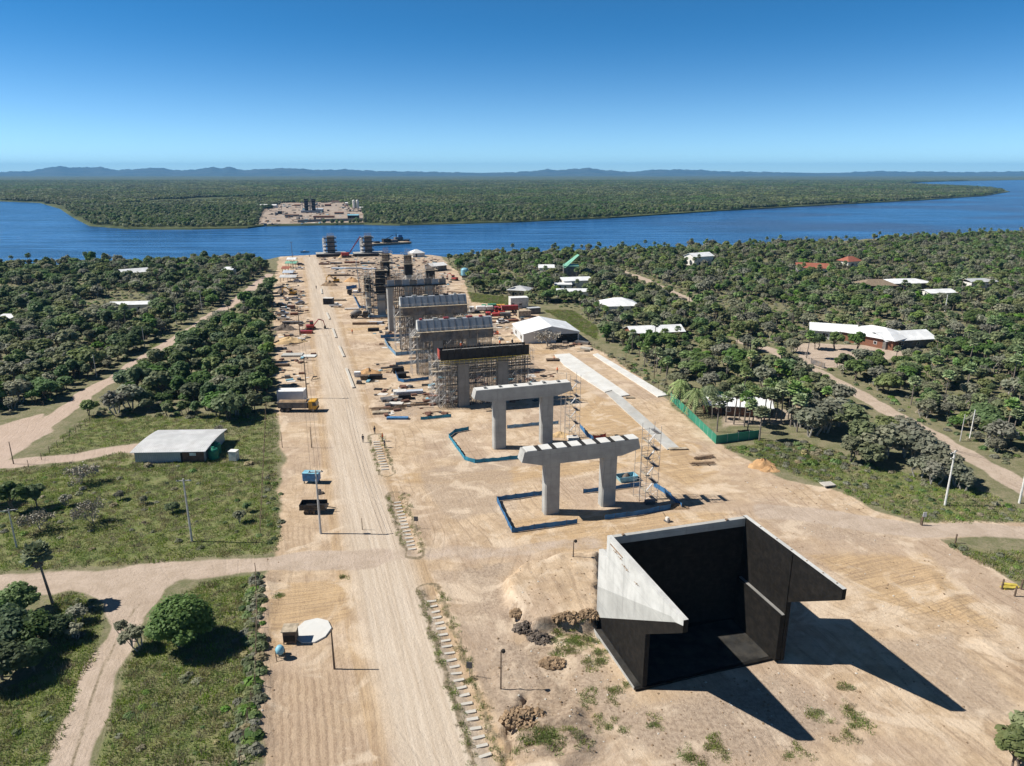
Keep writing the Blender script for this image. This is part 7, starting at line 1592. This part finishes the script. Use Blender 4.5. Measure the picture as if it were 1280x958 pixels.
P = np.concatenate(UP); s = qv.uniform(.35, 1.15, len(P)) * np.where(P[:, 1] < 125, .62, 1.0)

FB = gp([(296, 958), (322, 958), (326, 870), (328, 800), (330, 722), (312, 716), (306, 800), (300, 880)]); a = np.array(FB); Q = jgrid(a[:, 0].min(), a[:, 0].max(), a[:, 1].min(), a[:, 1].max(), .85, qv); Q = Q[inside(Q, FB)]
P = np.concatenate([P, Q]); s = np.concatenate([s, qv.uniform(.35, 1.0, len(Q))])
scatter('undergrowth', np.stack([P[:, 0], P[:, 1], hz(P[:, 0], P[:, 1])], 1), qv.uniform(0, 6.28, len(P)), np.stack([s, s, s * qv.uniform(.6, 1.1, len(P))], 1), qv.choice([0, 1, 2, 3, 4], len(P), p=[.16, .26, .3, .13, .15]).astype(np.int32), LB)
# grass tufts
def tuft(seed, mat, n=34, h=.30, sp=.40):
    q = np.random.default_rng(seed); mb = MB()
    for i in range(n):
        a = q.uniform(0, 6.28); r = sp * math.sqrt(q.random()); x, y = r * math.cos(a), r * math.sin(a); b = q.uniform(0, 6.28); w_ = q.uniform(.018, .042); l = h * q.uniform(.5, 1.2); t = q.uniform(0, .6) * l
        mb.add([(x - w_ * math.cos(b), y - w_ * math.sin(b), -.03), (x + w_ * math.cos(b), y + w_ * math.sin(b), -.03), (x + t * math.sin(b), y - t * math.cos(b), l)], [(0, 1, 2)])
    o = mb.build('tuft', M[mat]); me = o.data; bpy.data.objects.remove(o); return me
GR = []
for poly, d, pr_ in [(FIELD, .72, .8), (SCRUB, .8, .85), (SHEDG, .8, .75), (WEDGE, .6, .9)] + [(l, .6, .95) for l in LAWN]:
    a = np.array(poly); P = jgrid(a[:, 0].min(), a[:, 0].max(), a[:, 1].min(), a[:, 1].max(), d, qv); P = P[inside(P, poly)]; P = P[qv.random(len(P)) < pr_]
    P = P[wob(P[:, 0], P[:, 1], .3, 51) + .6 * wob(P[:, 0], P[:, 1], 1.1, 52) > -.75]
    k = np.ones(len(P), bool)
    for l, w in ((DIAG, 3.6), (TRACK, 1.9), (TRACK2, 2.2), (DRIVE, 2.6), (RTRACK[1], 3.6), (LATROAD[0], 3.2), (LATROAD[2], 3.2)): k &= seg_dist(P, l, False) > w
    GR.append(P[k])
for l_, n_ in ((gp([(536, 738), (612, 960)]), 210), (gp([(494, 620), (518, 692)]), 90), (gp([(469, 546), (484, 592)]), 60)):
    A_, B_ = np.array(l_[0]), np.array(l_[1]); u_ = qv.random(n_)[:, None]; nr_ = np.array([-(B_ - A_)[1], (B_ - A_)[0]]); nr_ /= np.hypot(*nr_); GR.append(A_ + (B_ - A_) * u_ + nr_ * (qv.choice([-1, 1], n_) * qv.normal(1.3, .3, n_))[:, None])
for sx, sy, r in GREEN_SPOTS:
    c = g(sx, sy); n = int(20 * r * r) + 6; cc = qv.normal(size=(5, 2)) * r * .55; GR.append(np.array([c.x, c.y]) + cc[qv.integers(0, 5, n)] + qv.normal(size=(n, 2)) * r * .26)
ns = sum(len(a_) for a_ in GR[-len(GREEN_SPOTS) - 3:]); P = np.concatenate(GR); s = qv.uniform(.6, 1.5, len(P)); s[-ns:] *= .62
scatter('grass', np.stack([P[:, 0], P[:, 1], hz(P[:, 0], P[:, 1])], 1), qv.uniform(0, 6.28, len(P)), np.stack([s * 1.3, s * 1.3, s], 1), qv.choice([0, 1, 2], len(P), p=[.42, .3, .28]).astype(np.int32), [tuft(70, 'grass'), tuft(71, 'grass', 36, .24, .45), tuft(72, 'grass_dry')])
# stones strewn over the broken ground
def stone(seed):
    q = np.random.default_rng(seed); mb = MB(); n = 6; ph = q.uniform(.7, 1.2, (3, n)); vs = []
    for k, (z, r) in enumerate(((-.05, 1), (.35, .95), (.6, .45))): vs += [(r * ph[k, i] * math.cos(6.283 * i / n), r * ph[k, i] * math.sin(6.283 * i / n), z) for i in range(n)]
    mb.add(vs, [(k*n+i, k*n+(i+1) % n, (k+1)*n+(i+1) % n, (k+1)*n+i) for k in range(2) for i in range(n)] + [tuple(range(2*n, 3*n))]); o = mb.build('stone', M['block'] if seed == 3 else M['dirt']); me = o.data; bpy.data.objects.remove(o); return me
SP_ = []
for poly, n in ((ABUTG, 420), (MOUND, 120), (gp([(600, 800), (700, 790), (760, 940), (640, 960)]), 240), (gp([(470, 480), (550, 480), (570, 520), (470, 525)]), 260), (gp([(975, 640), (1280, 700), (1280, 950), (1050, 900)]), 300), (gp([(330, 690), (350, 690), (350, 958), (325, 958)]), 200), (gp([(345, 520), (355, 520), (352, 690), (345, 690)]), 160), (gp([(930, 590), (1040, 615), (1090, 640), (1040, 640), (930, 605)]), 200)):
    a = np.array(poly); P = np.stack([qv.uniform(a[:, 0].min(), a[:, 0].max(), n * 2), qv.uniform(a[:, 1].min(), a[:, 1].max(), n * 2)], 1); SP_.append(P[inside(P, poly)])
P = np.concatenate(SP_); s = .035 + .13 * qv.random(len(P)) ** 3
scatter('rubble', np.stack([P[:, 0], P[:, 1], hz(P[:, 0], P[:, 1])], 1), qv.uniform(0, 6.28, len(P)), np.stack([s, s, s * .8], 1), qv.integers(0, 4, len(P)).astype(np.int32), [stone(i) for i in range(4)])
# far bank
def far_tree(seed, n, rx, rz, zc, ls, leaf='far_leaf'):
    q = np.random.default_rng(seed); u = sph(q, n); u[:, 2] = u[:, 2] * .8 + .15; C = u * np.array([rx, rx, rz]) * q.uniform(.7, 1.1, (n, 1)); C[:, 2] += zc; C[:, 2] = np.maximum(C[:, 2], .3)
    return quads_mesh('f', C, u + q.normal(size=(n, 3)) * .35 + np.array([0, 0, .7]), ls * q.uniform(.6, 1.3, n), None, q=q)
def mesh_of(mb, leaf):
    o = mb.build('far_tree', M[leaf]); me = o.data; bpy.data.objects.remove(o); return me
FT = [mesh_of(far_tree(80 + i, 90, rx, rz, zc, .75), lf) for i, (rx, rz, zc, lf) in enumerate(((3.4, 3.0, 3.4, 'far_leaf'), (3.0, 3.6, 4.0, 'leaf_dark'), (3.8, 2.6, 2.8, 'leaf_olive'), (2.2, 2.0, 6.0, 'leaf_dark')))]
def clump(seed, leaf):
    q = np.random.default_rng(seed); mb = MB()
    for k in range(15):
        a = q.uniform(0, 6.28); r = 12 * math.sqrt(q.random()); t = far_tree(seed * 10 + k, 30, q.uniform(2.0, 3.3), q.uniform(1.8, 3), q.uniform(2.2, 3.6), 1.1)
        mb.add([(v[0] + r * math.cos(a), v[1] + r * math.sin(a), v[2]) for v in t.v], t.f)
    return mesh_of(mb, leaf)
FC = [clump(90 + i, lf) for i, lf in enumerate(('far_leaf', 'far_leaf', 'leaf_dark', 'leaf_olive'))]
CLR = gp([(322, 283), (326, 268), (334, 259), (346, 254.5), (392, 253.5), (438, 253.8), (450, 260.5), (455, 268), (454, 278)], FARZ)
def far_pts(d, y0, y1):
    P = jgrid(-.80 * y1, .80 * y1, y0, y1, d, qv); P = P[np.abs(P[:, 0]) < .80 * P[:, 1]]; P = P[inside(P, FAR)]; return P[~inside(P, CLR)]
P = far_pts(6.3, 600, 1150); e = seg_dist(P, FAR[:len(FARPX)], False)
dn = wob(P[:, 0], P[:, 1], .012, 61) + wob(P[:, 0], P[:, 1], .04, 62)
k = (dn > -.95) & (e > 3 + 9 * (wob(P[:, 0], P[:, 1], .05, 63) > .1)); P = P[k]
s = qv.uniform(.45, .95, len(P)); ci_ = wob(P[:, 0], P[:, 1], .02, 64)
scatter('far_bank_woodland', np.column_stack([P, np.full(len(P), FARZ)]), qv.uniform(0, 6.28, len(P)), np.repeat(s[:, None], 3, 1), np.where(ci_ > .15, qv.choice([1, 0], len(P)), np.where(qv.random(len(P)) < .2, 3, qv.choice([0, 2], len(P)))).astype(np.int32), FT)
Pa, Pb = far_pts(20, 1150, 2300), far_pts(42, 2300, 5200); P = np.concatenate([Pa, Pb]); e = seg_dist(P, FAR[:len(FARPX)], False)
dn = wob(P[:, 0], P[:, 1], .004, 65) + wob(P[:, 0], P[:, 1], .015, 66); P = P[(dn > -1.0) & (e > 14)]
s = np.where(P[:, 1] > 2300, 1.9, 1.0) * qv.uniform(.8, 1.25, len(P)); hs = np.minimum(s, 1.25)
ci_ = wob(P[:, 0], P[:, 1], .005, 67)
scatter('far_woodland', np.column_stack([P, np.full(len(P), FARZ)]), qv.uniform(0, 6.28, len(P)), np.stack([s, s, hs * .9], 1), np.where(ci_ > .1, qv.choice([0, 2], len(P)), qv.choice([0, 1, 3], len(P))).astype(np.int32), FC)
# a band of blocky town and bank far off on the right
P = jgrid(7000, 15000, 9000, 12500, 120, qv); P = P[inside(P, FAR) & (np.abs(P[:, 0]) < .8 * P[:, 1])]

def bit(kind):
    mb = MB()
    if kind == 0: mb.box(-1.4, 1.4, -.12, .12, 0, .08); mm = 'plank'
    elif kind == 1: mb.box(-.7, .7, -.5, .5, 0, .14); mm = 'form_black'
    elif kind == 2: mb.tube((-1.8, 0, .1), (1.8, 0, .1), .07, n=5); mm = 'steel_rusty'
    elif kind == 3: mb.box(-.5, .5, -.4, .4, 0, .5); mm = 'form_grey'
    elif kind == 4: mb.box(-.8, .8, -.6, .6, 0, .06); mm = 'white_dusty'
    elif kind == 5: mb.box(-.7, .7, -.3, .3, 0, .25); mm = 'blue_pale'
    else: mb.box(-.6, .6, -.35, .35, 0, .35); mm = 'brick_brown'
    o = mb.build('bit', M[mm]); me = o.data; bpy.data.objects.remove(o); return me
DB = []
for poly, n in ((gp([(395, 322), (545, 322), (560, 345), (580, 372), (520, 372), (420, 345)]), 700), (gp([(347, 355), (378, 355), (392, 425), (352, 440)]), 520), (gp([(465, 485), (560, 480), (585, 515), (480, 525)]), 160), (gp([(445, 380), (520, 375), (540, 440), (480, 440)]), 170), (gp([(580, 385), (650, 385), (690, 405), (630, 430), (560, 400)]), 200), (gp([(545, 470), (690, 462), (690, 500), (560, 515)]), 150), (gp([(345, 440), (398, 440), (400, 480), (352, 485)]), 50), (gp([(440, 455), (500, 455), (500, 480), (450, 482)]), 40), (gp([(690, 395), (740, 430), (735, 442), (700, 430)]), 50)):
    a = np.array(poly); P = np.stack([qv.uniform(a[:, 0].min(), a[:, 0].max(), n * 3), qv.uniform(a[:, 1].min(), a[:, 1].max(), n * 3)], 1); P = P[inside(P, poly)]; P = P[(wob(P[:, 0], P[:, 1], .25, 81) > -.25) & (seg_dist(P, ROAD, False) > 5.5)]; DB.append(P[:n])
P = np.concatenate(DB); s = qv.uniform(.6, 1.5, len(P))
scatter('debris', np.stack([P[:, 0], P[:, 1], hz(P[:, 0], P[:, 1])], 1), np.where(qv.random(len(P)) < .6, AX + qv.normal(size=len(P)) * .25, qv.uniform(0, 6.28, len(P))), np.stack([s, s, s], 1), qv.choice(7, len(P), p=[.24, .16, .16, .12, .12, .05, .15]).astype(np.int32), [bit(k) for k in range(7)])
Q = np.array(CLR); P = np.stack([qv.uniform(Q[:, 0].min(), Q[:, 0].max(), 1200), qv.uniform(Q[:, 1].min(), Q[:, 1].max(), 1200)], 1); P = P[inside(P, CLR)]; P = P[wob(P[:, 0], P[:, 1], .06, 83) > -.1][:420]; s = qv.uniform(1.2, 4, len(P))
scatter('far_debris', np.column_stack([P, np.full(len(P), FARZ + .05)]), qv.uniform(0, 6.28, len(P)), np.stack([s, s, s * 1.3], 1), qv.choice(7, len(P), p=[.2, .14, .14, .16, .12, .12, .12]).astype(np.int32), [bit(k) for k in range(7)])
# ---------------------------------------------------------------- air, sky, sun, camera
def air():
    v = bpy.data.materials.new('river_haze'); v.use_nodes = True; t = v.node_tree; t.nodes.clear()
    o = t.nodes.new('ShaderNodeOutputMaterial'); p = t.nodes.new('ShaderNodeVolumePrincipled')
    p.inputs['Color'].default_value = (0.20, 0.55, 1.0, 1); p.inputs['Density'].default_value = HAZE
    p.inputs['Anisotropy'].default_value = 0.0
    t.links.new(p.outputs[0], o.inputs['Volume'])
    b = MB().box(-24000, 24000, -300, 21600, -6, 300).build('haze', v, kind='stuff')
    b.display_type = 'WIRE'
HAZE = 5e-5
air()
w = bpy.data.worlds.new('World'); S.world = w; w.use_nodes = True
nt = w.node_tree; bg = nt.nodes['Background']
sky = nt.nodes.new('ShaderNodeTexSky'); sky.sky_type = 'NISHITA'; sky.sun_disc = False
el = math.asin(-SUN_DIR.z); az = math.atan2(-SUN_DIR.x, -SUN_DIR.y)
sky.sun_elevation = el; sky.sun_rotation = az
sky.altitude = 0; sky.air_density = 0.42; sky.dust_density = 0.0; sky.ozone_density = 7.0
geo = nt.nodes.new('ShaderNodeNewGeometry'); sx = nt.nodes.new('ShaderNodeSeparateXYZ'); mr = nt.nodes.new('ShaderNodeMapRange'); mxs = nt.nodes.new('ShaderNodeMix'); mul = nt.nodes.new('ShaderNodeMix')
tc = nt.nodes.new('ShaderNodeTexCoord'); nt.links.new(tc.outputs['Generated'], sx.inputs[0]); nt.links.new(sx.outputs[2], mr.inputs[0])
rmp = nt.nodes.new('ShaderNodeValToRGB'); nt.links.new(sx.outputs[2], rmp.inputs[0]); nt.nodes.remove(mr); nt.nodes.remove(mxs); rmp.color_ramp.interpolation = 'EASE'
els = rmp.color_ramp.elements; els[0].position = 0.0; els[0].color = (1.22, 1.26, 1.04, 1); els[1].position = 0.19; els[1].color = (0.31, 0.87, 0.95, 1)
e3 = els.new(0.42); e3.color = (0.58, 0.62, 0.56, 1); e4 = els.new(1.0); e4.color = (0.62, 0.60, 0.54, 1)
mul.data_type = 'RGBA'; mul.blend_type = 'MULTIPLY'; mul.inputs[0].default_value = 1.0; nt.links.new(sky.outputs[0], mul.inputs[6]); nt.links.new(rmp.outputs[0], mul.inputs[7]); nt.nodes.remove(geo)
nt.links.new(mul.outputs[2], bg.inputs[0]); bg.inputs[1].default_value = 0.104
sl = bpy.data.lights.new('sun', 'SUN'); sl.energy = 5.0; sl.angle = R(0.5); sl.color = (1.0, 0.95, 0.87)
so = bpy.data.objects.new('sun', sl); COL.objects.link(so); so.rotation_euler = SUN_DIR.to_track_quat('-Z', 'Y').to_euler()
so.location = (-200, 0, 300)
cd = bpy.data.cameras.new('camera'); cam = bpy.data.objects.new('camera', cd); COL.objects.link(cam)
cam.location = (0, 0, H); cam.rotation_euler = (math.pi / 2 - PIT, 0, 0)
cd.sensor_width = 36; cd.lens = 36 * FP / 1280; cd.clip_start = 0.5; cd.clip_end = 60000
S.camera = cam
S.view_settings.view_transform = 'Standard'; S.view_settings.look = 'None'; S.view_settings.gamma = 1; S.view_settings.exposure = 0.5
S.cycles.max_bounces = 5; S.cycles.diffuse_bounces = 2; S.cycles.glossy_bounces = 2; S.cycles.transmission_bounces = 3
S.cycles.transparent_max_bounces = 6; S.cycles.volume_bounces = 0; S.cycles.use_denoising = True
S.cycles.caustics_reflective = False; S.cycles.caustics_refractive = False
